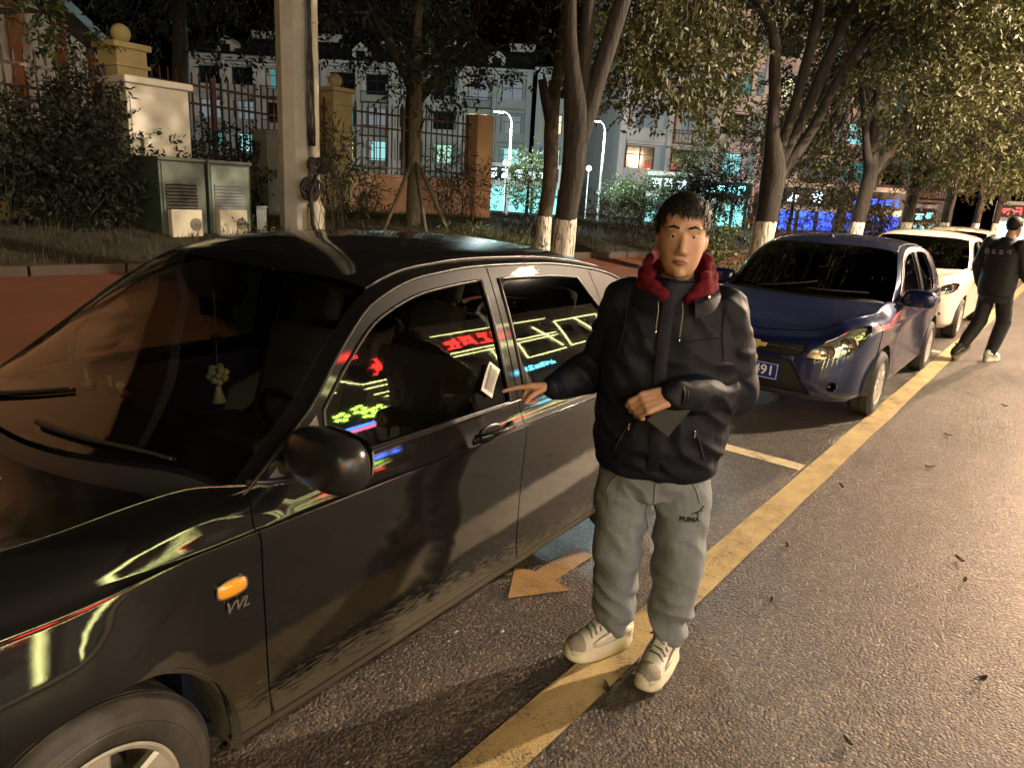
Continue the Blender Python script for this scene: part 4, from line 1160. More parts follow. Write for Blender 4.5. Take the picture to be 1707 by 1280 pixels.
def build_ground():
    mb = MB(); mb.add([(-200, -12, 0), (600, -12, 0), (600, 3.9, 0), (-200, 3.9, 0)], [(0, 1, 2, 3)])
    tag(mb.build('road', M['asphalt']), kind='structure')
    # land beyond everything, to the horizon
    mb = MB(); mb.add([(-900, -900, -0.02), (1500, -900, -0.02), (1500, 1500, -0.02), (-900, 1500, -0.02)], [(0, 1, 2, 3)])
    tag(mb.build('land', M['soil']), kind='structure')
    # edge line
    def flat(nm, poly, z, mt, sub=1):
        mb = MB(); mb.add([(x, y, z) for x, y in poly], [tuple(range(len(poly)))])
        return tag(mb.build(nm, mt), kind='structure')
    mb = MB()
    xs = np.linspace(-6, 120, 260); j = rng.normal(0, 0.0035, (2, 260))
    G = np.array([[(x, 1.012 + j[0, i], 0.004) for i, x in enumerate(xs)], [(x, 1.172 + j[1, i], 0.004) for i, x in enumerate(xs)]])
    mb.grid(G); tag(mb.build('edge_line', M['yellow_line']), kind='structure')
    for x0 in (4.70, 10.38, 16.1):
        flat('bay_line', [(x0, 1.19), (x0 + 0.135, 1.19), (x0 + 0.135, 3.75), (x0, 3.75)], 0.004, M['bay_line'])
    flat('arrow_marking', [(2.152, 1.632), (2.395, 1.472), (2.417, 1.570), (2.730, 1.566), (2.745, 1.678), (2.42, 1.681), (2.374, 1.771)], 0.004, M['arrow'])
    # kerbs of single stones, red path, verge
    for k in range(40):
        x = -10 + k * 1.0
        mb = MB(); mb.bbox((x + 0.5, 3.98, 0.075), (0.992, 0.15, 0.15), 0.012); o = mb.build('kerb_stone', M['kerb']) if k == 0 else None
        if k == 0:
            kb = empty('kerb', (0, 0, 0)); tag(kb, kind='structure'); o.parent = kb; first = o
        else:
            c = first.copy(); col.objects.link(c); c.location = (k * 1.0, 0, 0); c.parent = kb
    nx, ny = 90, 20
    X = np.linspace(-30, 150, nx)
    G = np.array([[(x, 4.055 + (path_edge(x) - 4.055) * j / (ny - 1), ground_z(x, 4.055 + (path_edge(x) - 4.055) * j / (ny - 1))) for j in range(ny)] for x in X])
    mb = MB(); mb.grid(G); tag(mb.build('red_path', M['red_path'], smooth=True), kind='structure')
    Y = np.r_[np.linspace(0, 5, 40), np.linspace(5.5, 60, 20)]
    X = np.r_[np.linspace(-40, 30, 180), np.linspace(32, 200, 40)]
    G = np.array([[(x, path_edge(x) + 0.10 + t, ground_z(x, path_edge(x) + 0.10 + t) + 0.05 + 0.05 * noise.noise(Vector((x * 0.9, t * 0.9, 0))) + 0.015 * noise.noise(Vector((x * 5, t * 5, 3)))) for t in Y] for x in X])
    mb = MB(); mb.grid(G); tag(mb.build('verge', M['soil'], smooth=True), kind='structure')
    # edging of the verge
    eb = empty('verge_edging'); tag(eb, kind='structure')
    firste = None
    for k in range(44):
        x = -10 + k * 0.9; x2 = x + 0.89
        a = Vector((x, path_edge(x) + 0.05, ground_z(x, path_edge(x)) + 0.02)); b = Vector((x2, path_edge(x2) + 0.05, ground_z(x2, path_edge(x2)) + 0.02))
        ang = math.atan2(b.y - a.y, b.x - a.x)
        c = (a + b) / 2
        if firste is None:
            mb = MB(); mb.bbox((0, 0, 0), (0.885, 0.10, 0.16), 0.01); firste = mb.build('edging_stone', M['edging'], eb, loc=c, rot=(0, 0, ang))
        else:
            o = firste.copy(); col.objects.link(o); o.location = c; o.rotation_euler = (0, 0, ang)
    # grass on the verge: blades thick near, thin far
    n = 42000
    gx = rng.uniform(-3, 22, n); gt = rng.uniform(0.12, 4.6, n) ** 1.0
    cl = np.array([noise.noise(Vector((a * 0.8, b * 0.8, 7))) for a, b in zip(gx, gt)])
    keep = rng.uniform(-0.5, 0.6, n) < cl + 0.1
    gx, gt = gx[keep], gt[keep]
    V = []; Fc = []
    for a, t in zip(gx, gt):
        y = path_edge(a) + t
        z = ground_z(a, y) + 0.05
        h = random.uniform(0.05, 0.16); w = random.uniform(0.004, 0.010); an = random.uniform(0, 6.28); le = random.uniform(0, 0.08); lb = random.uniform(0, 6.28)
        dx, dy = math.cos(an) * w, math.sin(an) * w
        i = len(V)
        V += [(a - dx, y - dy, z), (a + dx, y + dy, z), (a + le * math.cos(lb), y + le * math.sin(lb), z + h)]
        Fc.append((i, i + 1, i + 2))
    me = bpy.data.meshes.new('grass'); me.from_pydata(V, [], Fc)
    tag(link('grass', me, M['grass']), 'rough dark grass growing on the verge', 'grass', kind='stuff')
    # opposite pavement
    mb = MB(); mb.add([(-200, -18, 0.15), (600, -18, 0.15), (600, -5.6, 0.15), (-200, -5.6, 0.15)], [(0, 1, 2, 3)])
    mb.add([(-200, -5.6, 0), (600, -5.6, 0), (600, -5.6, 0.15), (-200, -5.6, 0.15)], [(0, 1, 2, 3)])
    tag(mb.build('pavement', M['pave']), kind='structure')
    # fallen leaves and litter on the road
    lm = [mat('dry_leaf', (0.06, 0.04, 0.018), 0.8), mat('grey_leaf', (0.035, 0.03, 0.022), 0.8)]
    spots = [(3.52, 0.89), (2.96, -0.02), (3.79, 0.13), (4.02, 0.18), (6.41, 0.56), (5.46, 0.54), (2.94, 0.77), (2.26, 0.28), (1.94, 1.01), (4.6, 0.9), (5.2, -0.1), (7.9, 0.3), (1.6, 0.55)]
    where = ['in the middle of the road beyond the man', 'at the lower right of the road', 'on the bright part of the road', 'beside another leaf on the bright road', 'near the blue car', 'further up the road right of the yellow line', 'just right of the yellow line beside the man', 'near the bottom right corner', 'beside the left shoe of the man', 'by the far end of the yellow line bend', 'on the red lit part of the road', 'far up the road', 'near the bottom edge of the picture']
    for i, (x, y) in enumerate(spots):
        mb = MB()
        L = random.uniform(0.018, 0.034); W = L * random.uniform(0.3, 0.45); an = random.uniform(0, 6.28)
        P = []
        for u in np.linspace(0, 1, 7):
            w = W * math.sin(math.pi * u) ** 0.8 + 0.0008
            zz = 0.004 + 0.012 * (u - 0.5) ** 2 * 4 * random.uniform(0.6, 1.0)
            P.append([(L * (u - 0.5) * 2, -w, zz + 0.008), (L * (u - 0.5) * 2, 0, zz), (L * (u - 0.5) * 2, w, zz + 0.006)])
        mb.grid(np.array(P)); mb.tube([(L, 0, 0.010), (L * 1.45, 0.004, 0.012)], 0.0012, 5)
        o = mb.build('fallen_leaf', lm[i % 2], smooth=True, loc=(x, y, 0.002), rot=(0, 0, an))
        tag(o, 'small curled dry leaf lying ' + where[i], 'leaf', 'dry leaves on the road')
    pm = mat('scrap_paper', (0.28, 0.26, 0.21), 0.8)
    for i, (x, y, s, lb) in enumerate([(1.82, 1.63, 0.011, 'crumpled white paper scrap under the car door'), (1.76, 1.61, 0.008, 'thin white paper sliver under the black car'), (1.95, 1.50, 0.012, 'pale crumpled scrap on the road before the arrow'), (1.12, 1.42, 0.008, 'tiny pale paper crumb by the sill behind the front wheel')]):
        mb = MB(); mb.ball((0, 0, s * 0.3), (s, s * 0.6, s * 0.35), 8, 5, lambda d: 1 + 0.4 * noise.noise(d * 2.3 + Vector((i, 0, 0))))
        tag(mb.build('paper_scrap', pm, loc=(x, y, 0.001)), lb, 'litter', 'scraps of paper on the road')
# ------------------------------------------------------------------ lit things and buildings
M['plaster'] = mat('white_plaster', (0.64, 0.63, 0.62), 0.8, color2=(0.52, 0.51, 0.50), noise_s=0.6, noise_a=0.3, bump=0.1, bump_s=20)
M['plaster_pink'] = mat('pink_plaster', (0.56, 0.52, 0.51), 0.8, color2=(0.46, 0.42, 0.42), noise_s=0.6, noise_a=0.3)
M['orange_wall'] = mat('ochre_render', (0.42, 0.24, 0.12), 0.85, color2=(0.33, 0.18, 0.09), noise_s=0.8, noise_a=0.25, bump=0.15, bump_s=30)
M['orange_dark'] = mat('ochre_pilaster', (0.30, 0.12, 0.05), 0.85)
M['roof_tile'] = mat('dark_roof', (0.03, 0.03, 0.035), 0.7, bump=0.4, bump_s=8)
M['frame_dark'] = mat('window_frame', (0.03, 0.03, 0.03), 0.5)
M['pane_dark'] = mat('unlit_pane', (0.012, 0.014, 0.018), 0.08, spec=0.8)
M['rail'] = mat('balcony_rail', (0.05, 0.045, 0.045), 0.5)
E_ = {}
E_['cyan'] = emis('lit_room_cyan', (0.42, 0.95, 0.98), 0.85)
E_['teal'] = emis('lit_room_teal', (0.15, 0.50, 0.50), 0.45)
E_['warm'] = emis('lit_room_warm', (1.0, 0.92, 0.55), 1.2)
E_['green'] = emis('lit_room_green', (0.55, 1.0, 0.70), 0.9)
E_['dimblue'] = emis('lit_room_dim', (0.50, 0.60, 0.66), 0.32)
E_['shop'] = emis('shop_interior', (0.30, 0.95, 0.90), 1.6)
E_['sign_cyan'] = emis('sign_cyan', (0.25, 0.90, 1.0), 5.0)
E_['sign_white'] = emis('sign_white', (0.75, 0.95, 1.0), 5.0)
E_['sign_blue'] = emis('sign_blue', (0.05, 0.12, 1.0), 3.0)
E_['sign_red'] = emis('sign_red', (1.0, 0.05, 0.05), 6.0)
E_['sign_yellow'] = emis('sign_yellow', (0.85, 0.95, 0.10), 3.0)
E_['lamp_cyan'] = emis('lamp_led', (0.45, 1.0, 0.95), 60.0)
M['board'] = mat('sign_board', (0.01, 0.012, 0.02), 0.5)
M['pole_paint'] = mat('pole_paint', (0.35, 0.36, 0.36), 0.45, metal=0.3)

def glyph(seed):
    """strokes of an invented sign character in a unit square"""
    r = random.Random(seed); S = []
    for y in sorted(r.sample([0.12, 0.3, 0.48, 0.66, 0.85], r.choice((2, 3, 3)))):
        a = r.uniform(0.02, 0.25); S.append((a, y, r.uniform(0.7, 0.98), y + r.uniform(-0.03, 0.03)))
    for x in sorted(r.sample([0.2, 0.38, 0.52, 0.7, 0.85], r.choice((1, 2, 2)))):
        S.append((x, r.uniform(0.0, 0.3), x, r.uniform(0.6, 1.0)))
    for _ in range(r.choice((1, 2))):
        x = r.uniform(0.3, 0.7); y = r.uniform(0.4, 0.7); d = r.choice((-1, 1)); S.append((x, y, x + d * r.uniform(0.2, 0.35), y - r.uniform(0.3, 0.45)))
    return S

def strokes(mb, S, o, ex, ez, size, w, depth):
    """o: Vector lower left; ex, ez unit vectors"""
    n = ex.cross(ez).normalized()
    for x0, y0, x1, y1 in S:
        a = o + ex * (x0 * size) + ez * (y0 * size); b = o + ex * (x1 * size) + ez * (y1 * size)
        d = (b - a); L = d.length; d.normalize(); s = n.cross(d) * (w / 2)
        vs = []
        for h in (0, depth):
            vs += [a - s + n * h, b - s + n * h, b + s + n * h, a + s + n * h]
        mb.add(vs, [(3, 2, 1, 0), (4, 5, 6, 7), (0, 1, 5, 4), (1, 2, 6, 5), (2, 3, 7, 6), (3, 0, 4, 7)])

def apartment(name, label, origin, ang, width, floors, fh, bays, wallm, lit, z0, roof_h=2.6, seed=1):
    """origin: left foot of the facade as seen; ang: direction of the facade; depth goes away from the viewer"""
    r = random.Random(seed)
    b = empty(name, (*origin, z0), ang, label, 'building')
    D = 11.0; H = floors * fh
    mb = MB(); mb.box((width / 2, D / 2 + 0.9, H / 2), (width, D, H)); mb.build('wall', wallm, b)
    bwid = width / bays
    win = MB(); ww, wh = bwid * 0.62, fh * 0.58
    for a0, a1, c0, c1 in ((-ww / 2, ww / 2, -0.06, 0), (-ww / 2, ww / 2, wh, wh + 0.06), (-ww / 2, -ww / 2 + 0.07, 0, wh), (ww / 2 - 0.07, ww / 2, 0, wh), (-0.03, 0.03, 0, wh), (-ww / 2 + 0.07, ww / 2 - 0.07, wh * 0.66, wh * 0.66 + 0.05)):
        win.box(((a0 + a1) / 2, 0, (c0 + c1) / 2), (a1 - a0, 0.09, c1 - c0))
    wme = win.mesh('window'); wme.materials.append(M['frame_dark'])
    pm_ = MB(); pm_.box((0, 0.05, wh / 2), (ww - 0.02, 0.03, wh - 0.02)); pme = {}
    for k in ('dark', 'cyan', 'teal', 'warm', 'green', 'dimblue'):
        me = pm_.mesh('pane'); me.materials.append(M['pane_dark'] if k == 'dark' else E_[k]); pme[k] = me
    cu = MB(); cu.box((0, 0, 0), (ww * 0.2, 0.02, wh - 0.1)); cme = cu.mesh('curtain'); cme.materials.append(wallm)
    par = MB(); par.box((0, -0.55, 0.5), (bwid * 0.86, 0.10, 0.9)); par.box((0, -0.25, 0.02), (bwid * 0.86, 0.7, 0.16)); par_me = par.mesh('balcony'); par_me.materials.append(wallm)
    rl = MB(); rl.box((0, -0.25, 0.02), (bwid * 0.86, 0.7, 0.14)); rl.box((0, -0.55, 0.98), (bwid * 0.86, 0.07, 0.07))
    for k in range(13): rl.box((-bwid * 0.42 + bwid * 0.84 * k / 12, -0.55, 0.52), (0.03, 0.03, 0.9))
    rl_me = rl.mesh('balcony'); rl_me.materials.append(M['rail'])
    ac = MB(); ac.bbox((0, 0, 0), (0.75, 0.32, 0.55), 0.03); ac.lathe([(0, -0.17), (0.2, -0.17), (0.21, -0.16)], c=(-0.1, 0, 0), n=12, axis='Y'); ac_me = ac.mesh('air_conditioner'); ac_me.materials.append(M['plaster'])
    for i in range(bays + 1):
        mb = MB(); mb.bbox((i * bwid, 0.45 - 0.1, H / 2 + 0.2), (0.55 if i % 2 == 0 else 0.4, 1.1, H + 0.4), 0.04); mb.build('column', wallm, b)
    for f in range(floors):
        mb = MB(); mb.box((width / 2, 0.60, f * fh + fh - 0.12), (width, 0.62, 0.24)); mb.build('floor_band', wallm, b)
        for i in range(bays):
            cx = (i + 0.5) * bwid
            kind = lit.get((i, f)) or ('dimblue' if r.random() < 0.34 else ('warm' if r.random() < 0.06 else 'dark'))
            w = link('window', wme, None, b, (cx, 0.86, f * fh + 0.85)); link('pane', pme[kind], None, w)
            if kind != 'dark' and r.random() < 0.7: link('curtain', cme, None, w, (-ww * 0.36, 0.01, wh / 2))
            if (i * 7 + f * 3 + seed) % 3 == 0: link('air_conditioner', ac_me, None, b, (cx + bwid * 0.40, 0.62, f * fh + 1.5))
            if f > 0: link('balcony', par_me if (i + seed) % 3 else rl_me, None, b, (cx, 0.9 - 0.35, f * fh))
    # cornice with dentils, pitched roof, dormers
    mb = MB(); mb.box((width / 2, 0.45, H + 0.42), (width + 1.0, 1.5, 0.22)); mb.box((width / 2, 0.45, H + 0.14), (width + 0.6, 1.2, 0.16)); c = mb.build('cornice', wallm, b)
    mb = MB(); mb.box((0, 0, 0), (0.28, 0.35, 0.22)); dm = mb.mesh('dentil'); dm.materials.append(wallm)
    n = int(width / 1.0)
    for k in range(n): link('dentil', dm, None, c, (0.5 + k * width / n, -0.32, H + 0.31 - 0.11))
    mb = MB(); mb.prism([(-0.3, H + 0.53), (D / 2 + 0.9, H + 0.53 + roof_h), (D + 2, H + 0.53)], -0.5, width + 0.5, 'YZ'); rf = mb.build('roof', M['roof_tile'], b)
    for k in range(max(2, bays // 2)):
        cx = (k + 0.5) * width / max(2, bays // 2)
        mb = MB(); mb.prism([(cx - 0.8, H + 0.6), (cx + 0.8, H + 0.6), (cx + 0.8, H + 1.7), (cx, H + 2.4), (cx - 0.8, H + 1.7)], 1.0, 4.0, 'XZ'); d = mb.build('dormer', wallm, rf)
        mb = MB(); mb.box((cx, 0.98, H + 1.25), (0.9, 0.05, 0.75)); mb.build('dormer_window', M['pane_dark'], rf)
        # rack of water heaters on the ridge
        mb = MB(); mb.box((cx + 2.2, D / 2, H + roof_h + 0.95), (2.6, 0.5, 0.35)); mb.box((cx + 2.2, D / 2 - 0.3, H + roof_h + 0.62), (2.4, 0.06, 0.5)); mb.build('water_heater', M['plaster'], rf)
    return b

def shop_unit(label, origin, ang, width, z0, glow, sign, nglyph, height=3.2, board=None, seed=3):
    b = empty('shop', (*origin, z0), ang, label, 'shop', 'lit shops at the foot of the flats')
    mb = MB(); mb.box((width / 2, 2.5, height / 2 + 0.6), (width, 4.5, height + 1.2)); mb.build('wall', M['plaster'], b)
    for k in range(3):
        mb = MB(); mb.box((width * (k + 0.5) / 3, 0.22, height * 0.40), (width / 3 - 0.2, 0.04, height * 0.76)); g = mb.build('shop_window', glow, b)
        mb = MB()
        for a in (-1, 1): mb.box((width * (k + 0.5) / 3 + a * (width / 6 - 0.06), 0.18, height * 0.40), (0.10, 0.08, height * 0.8))
        mb.box((width * (k + 0.5) / 3, 0.18, height * 0.55), (width / 3 - 0.1, 0.05, 0.05)); mb.build('window_frame', M['frame_dark'], g)
    mb = MB(); mb.bbox((width / 2, 0.12, height + 0.45), (width * 0.96, 0.2, 0.95), 0.02); s = mb.build('sign', board or M['board'], b)
    for k in range(nglyph):
        mb = MB(); sz = min(0.72, width * 0.8 / nglyph)
        strokes(mb, glyph(seed * 31 + k), Vector((width * 0.1 + k * width * 0.82 / nglyph, 0.01, height + 0.1)), Vector((1, 0, 0)), Vector((0, 0, 1)), sz, sz * 0.13, 0.03)
        mb.build('sign_character', sign, s)
    return b

def far_lamp(label, loc, h, reach, e, power, colr):
    L = empty('street_lamp', loc, 0, label, 'street lamp', 'street lamps')
    mb = MB(); mb.lathe([(0.16, 0), (0.16, 0.12), (0.09, 0.2), (0.075, h * 0.5), (0.05, h - 0.2)], n=12); mb.build('post', M['pole_paint'], L, smooth=True)
    rd = Vector(reach).normalized(); ln = Vector(reach).length
    pts = [Vector((0, 0, h - 0.3)) + rd * (ln * (1 - math.cos(a))) + Vector((0, 0, 0.5 * math.sin(a))) for a in np.linspace(0, math.pi / 2, 8)]
    mb = MB(); mb.tube(pts, 0.035, 8); mb.build('arm', M['pole_paint'], L, smooth=True)
    an = math.atan2(rd.y, rd.x); end = pts[-1]
    mb = MB(); mb.bbox(end + rd * 0.25 + Vector((0, 0, 0.02)), (0.62, 0.24, 0.09), 0.03, an); mb.build('lamp_head', M['pole_paint'], L, smooth=True)
    mb = MB(); mb.bbox(end + rd * 0.25 + Vector((0, 0, -0.04)), (0.46, 0.18, 0.03), 0.01, an); mb.build('lamp_lens', e, L, smooth=True)
    ld = bpy.data.lights.new('street_lamp_light', 'POINT'); ld.energy = power; ld.color = colr; ld.shadow_soft_size = 0.12
    lo = bpy.data.objects.new('lamp_light', ld); lo.location = end + rd * 0.25 + Vector((0, 0, -0.22)); lo.parent = L; col.objects.link(lo)
    return L

def build_far():
    lit1 = {(2, 3): 'teal', (4, 2): 'teal', (5, 1): 'cyan', (7, 1): 'green', (8, 2): 'warm', (9, 1): 'cyan', (9, 3): 'dimblue', (1, 1): 'cyan', (1, 2): 'dimblue', (3, 0): 'cyan', (0, 1): 'teal', (6, 3): 'dimblue', (8, 3): 'dimblue'}
    apartment('apartment_block', 'pale four storey apartment block with dark pitched roof behind the fence', (37.49, 70.67), math.atan2(44.22 - 70.67, 56.82 - 37.49), 32.8, 4, 3.05, 10, M['plaster'], lit1, 0.0, 2.6, 1)
    lit2 = {(0, 2): 'dimblue', (2, 1): 'cyan', (3, 3): 'warm', (3, 2): 'dimblue', (5, 2): 'cyan', (5, 1): 'teal', (1, 4): 'dimblue', (6, 3): 'teal', (2, 3): 'teal'}
    apartment('apartment_block', 'pinkish apartment block with balconies behind the street trees', (49.92, 29.54), math.atan2(10.04 - 29.54, 73.32 - 49.92), 30.5, 6, 3.0, 8, M['plaster_pink'], lit2, 0.0, 2.0, 2)
    mid = apartment('apartment_block', 'dark narrow apartment wing with two bright yellow windows between the larger blocks', (55.0, 41.5), math.atan2(-8, 3), 7.5, 4, 3.0, 3, M['plaster'], {(0, 2): 'warm', (0, 1): 'green', (2, 2): 'dimblue', (1, 1): 'dimblue'}, 0.0, 1.5, 5)
    # long ochre building behind the left fence
    A, Bp = Vector((4.2, 14.4, 0)), Vector((10.04, 23.98, 0)); d = (Bp - A); ang = math.atan2(d.y, d.x); L = d.length
    b = empty('low_building', (A.x, A.y, 0.4), ang, 'low ochre rendered building behind the left fence', 'building')
    mb = MB(); mb.box((L / 2 - 5, 3, 2.2), (L + 10, 6, 4.4)); mb.build('wall', M['orange_wall'], b)
    for x in (L - 1.9, L - 5.5, L - 9.2): mb = MB(); mb.bbox((x, -0.08, 2.2), (0.42, 0.24, 4.4), 0.02); mb.build('pilaster', M['orange_dark'], b)
    mb = MB(); mb.box((L / 2 - 5, 3, 4.52), (L + 10.8, 7.2, 0.22)); mb.build('roof', M['roof_tile'], b)
    # shops
    def sh(a, c, *k, **kw):
        dx, dy = c[0] - a[0], c[1] - a[1]
        return shop_unit(k[0], a, math.atan2(dy, dx), math.hypot(dx, dy), 0.0, *k[1:], **kw)
    sh((42.1, 36.93), (44.15, 31.1), 'shop with glowing cyan windows seen right of the fence pillar', E_['shop'], E_['sign_white'], 5, height=2.5, seed=3)
    sh((43.95, 23.83), (45.2, 21.1), 'small shop with one bright white sign character behind the round bush', E_['shop'], E_['sign_white'], 3, height=2.3, seed=5)
    sh((45.4, 20.6), (46.57, 17.6), 'small shop with cyan sign directly above the head of the man', E_['shop'], E_['sign_cyan'], 4, height=2.1, seed=8)
    sh((43.6, 14.66), (45.6, 11.9), 'shop with two big white panes in deep blue light beside the forked tree', E_['sign_blue'], E_['sign_white'], 2, height=1.9, seed=9)
    sh((46.2, 11.6), (48.3, 8.9), 'shop with blue speckled sign right of the forked tree trunk', E_['sign_blue'], E_['sign_blue'], 6, height=1.9, seed=12)
    sh((59.11, 10.3), (59.35, 8.83), 'tiny far shop with turquoise board low between the trunks', E_['sign_cyan'], E_['sign_cyan'], 2, height=1.2, seed=14)
    sh((69.71, 6.38), (69.96, 2.0), 'far shop with red characters at the right edge of the street', E_['sign_white'], E_['sign_red'], 5, height=1.9, seed=17)
    # yellow ornament lights on the bush
    far_lamp('street lamp with cyan light left of the big forked trunk', (29.5, 23.95, 0.1), 5.2, (-0.35, 0.25, 0), E_['lamp_cyan'], 5200, (0.75, 1.0, 0.98))
    far_lamp('street lamp with cyan light right of the big trunk', (34.0, 21.2, 0.1), 5.2, (-0.35, 0.2, 0), E_['lamp_cyan'], 5200, (0.75, 1.0, 0.98))
    for p, lb in (((33.4, 27.4, 0.2), 'short lamp post with white ball light near the cyan street lamp'), ((37.2, 24.1, 0.2), 'short lamp post with white ball light behind the big trunk')):
        L = empty('garden_lamp', p, 0, lb, 'garden lamp', 'ball lamps')
        mb = MB(); mb.lathe([(0.07, 0), (0.045, 0.2), (0.035, 2.9)], n=8); mb.build('post', M['pole_paint'], L, smooth=True)
        mb = MB(); mb.ball((0, 0, 3.05), 0.17, 14, 9); mb.build('ball', emis('ball_light', (0.7, 1.0, 0.9), 4), L, smooth=True)

# ------------------------------------------------------------------ neon-lit shops across the road (behind the camera, seen mirrored in the cars)
def build_opposite():
    Y = -12.0
    yel = emis('neon_yellow', (1.0, 0.98, 0.38), 40); red = emis('neon_red', (1.0, 0.04, 0.03), 36); blu = emis('neon_blue', (0.06, 0.20, 1.0), 60)
    cya = emis('neon_cyan', (0.15, 0.75, 1.0), 45); grn = emis('neon_green', (0.55, 1.0, 0.12), 45); pnk = emis('neon_pink', (1.0, 0.15, 0.25), 40); wht = emis('window_light', (1.0, 0.86, 0.55), 0.35)
    wall = mat('shop_render', (0.022, 0.019, 0.016), 0.9, color2=(0.015, 0.013, 0.011), noise_s=0.5, noise_a=0.3)
    b0 = None
    ex, ez = Vector((-1, 0, 0)), Vector((0, 0, 1))
    def unit(x0, x1, H, label):
        b = empty('shop_building', ((x0 + x1) / 2, Y, 0.15), 0, label, 'building', 'neon lit shops across the road')
        w = x1 - x0
        mb = MB(); mb.box((0, -4, H / 2), (w - 0.02, 8, H)); mb.build('wall', wall, b)
        n = max(2, int(w / 2.6))
        for k in range(n):
            cx = -w / 2 + (k + 0.5) * w / n
            mb = MB(); mb.box((cx, 0.02, 1.35), (w / n - 0.5, 0.05, 2.3)); o = mb.build('shop_window', wht, b)
            mb = MB()
            for a in (-1, 1): mb.box((cx + a * (w / n / 2 - 0.2), 0.08, 1.35), (0.12, 0.12, 2.5))
            mb.box((cx, 0.08, 2.55), (w / n - 0.3, 0.12, 0.12)); mb.box((cx, 0.08, 1.0), (w / n - 0.4, 0.06, 0.06)); mb.build('window_frame', M['frame_dark'], o)
            mb = MB(); mb.box((cx, 0.01, 6.0), (w / n - 1.0, 0.06, 1.5)); mb.build('upper_window', M['pane_dark'], b)
        return b
    def strip(b, pts, r=0.035, m=yel):
        mb = MB(); mb.tube([Vector((p[0], 0.14, p[1])) for p in pts], r, 6); return mb.build('neon_tube', m, b)
    hot = emis('neon_yellow_bright', (1.0, 0.97, 0.36), 62)
    def chars(b, x, z, size, n, m, seed, w=0.12):
        for k in range(n):
            mb = MB(); strokes(mb, glyph(seed + k), Vector((x + size * 0.5 - k * size * 1.12, 0.10, z)), ex, ez, size, size * w, 0.05); mb.build('neon_character', m, b)
    # local x of each building is measured from its centre
    b = unit(-16, -2.5, 8.0, 'shop building with tall yellow neon bars across the road')
    for x in (-5.5, -2.0, 2.2, 5.6): strip(b, [(x, 0.3), (x, 6.8)], 0.06, hot)
    strip(b, [(-6.4, 6.9), (6.4, 6.9)], 0.035, hot); strip(b, [(-6.4, 3.1), (6.4, 3.1)], 0.035, hot); chars(b, 4.5, 4.0, 1.5, 4, red, 100)
    strip(b, [(3.0, 3.4), (3.6, 4.6), (4.8, 5.0), (5.2, 6.4)], 0.05, hot)
    strip(b, [(-6.4, 5.6), (6.4, 5.6)], 0.04, red); strip(b, [(-6.4, 7.6), (6.4, 7.6)], 0.08, hot); strip(b, [(-6.4, 2.85), (6.4, 2.85)], 0.035, red)
    b = unit(-2.5, 7.5, 8.5, 'shop building with blue sign and yellow outline across the road')
    strip(b, [(-4.8, 3.2), (-4.8, 7.8), (0, 8.3), (4.8, 7.8), (4.8, 3.2), (-4.8, 3.2)], 0.035, hot); strip(b, [(-4.4, 3.5), (-4.4, 7.3), (4.4, 7.3), (4.4, 3.5)], 0.035, hot)
    strip(b, [(-1.6, 0.3), (-1.6, 3.0)], 0.06, hot); strip(b, [(3.4, 0.3), (3.4, 3.0)], 0.06, hot)
    mb = MB(); mb.bbox((-3.2, 0.16, 4.6), (2.8, 0.12, 1.1), 0.03); mb.build('sign', blu, b); chars(b, 2.8, 4.6, 1.5, 3, red, 120)
    strip(b, [(-4.8, 5.9), (-0.2, 5.9)], 0.04, red); strip(b, [(-4.8, 7.55), (4.8, 7.55)], 0.07, hot); strip(b, [(0.4, 3.0), (4.8, 3.0)], 0.035, red); strip(b, [(1.2, 0.3), (1.2, 3.0)], 0.06, hot)
    b = unit(7.5, 18, 8.5, 'shop building with a big red character and yellow neon bars across the road')
    # local = world - 12.75
    chars(b, 1.95, 5.7, 1.35, 1, red, 140, 0.10); strip(b, [(0.6, 5.35), (4.6, 5.35)]); strip(b, [(0.6, 5.0), (4.6, 5.0)])
    strip(b, [(0.8, 4.5), (4.0, 4.5)], 0.03); strip(b, [(1.2, 4.2), (3.6, 4.2)], 0.03)
    strip(b, [(-4.8, 7.9), (-2.5, 8.3), (0.2, 7.9), (-2.2, 7.0), (-4.8, 7.9)]); strip(b, [(-1.4, 6.8), (0.5, 5.4)]); strip(b, [(-2.4, 6.6), (-0.6, 5.2)])
    chars(b, 0.9, 7.2, 0.8, 2, red, 150); mb = MB()
    for k, (x, z) in enumerate(((-0.9, 3.6), (-0.1, 3.8), (0.7, 3.5), (0.2, 3.4))):
        for a in range(5): mb.ball((x + 0.22 * math.cos(a * 1.256), 0.12, z + 0.22 * math.sin(a * 1.256)), (0.15, 0.04, 0.10), 8, 5)
    mb.build('leaf_sign', grn, b)
    mb = MB(); mb.bbox((0.4, 0.12, 2.75), (3.0, 0.08, 0.16), 0.02); mb.build('neon_stripe', blu, b); mb = MB(); mb.bbox((0.4, 0.12, 2.55), (3.0, 0.08, 0.16), 0.02); mb.build('neon_stripe', pnk, b)
    chars(b, 3.6, 2.9, 0.5, 3, red, 160)
    b = unit(18, 29, 9.0, 'shop building with a row of red characters over yellow neon across the road')
    # local = world - 23.5
    chars(b, -0.6, 6.5, 1.1, 4, red, 170); strip(b, [(-5.2, 6.2), (5.2, 6.2)]); strip(b, [(-5.2, 5.9), (5.2, 5.9)], 0.03); strip(b, [(-5.2, 7.9), (5.2, 7.9)], 0.03)
    strip(b, [(-2.0, 4.2), (-2.0, 6.0)]); strip(b, [(0.5, 4.3), (5.2, 4.3)]); strip(b, [(0.5, 4.3), (0.5, 5.9)]); strip(b, [(3.0, 7.2), (5.0, 4.6)])
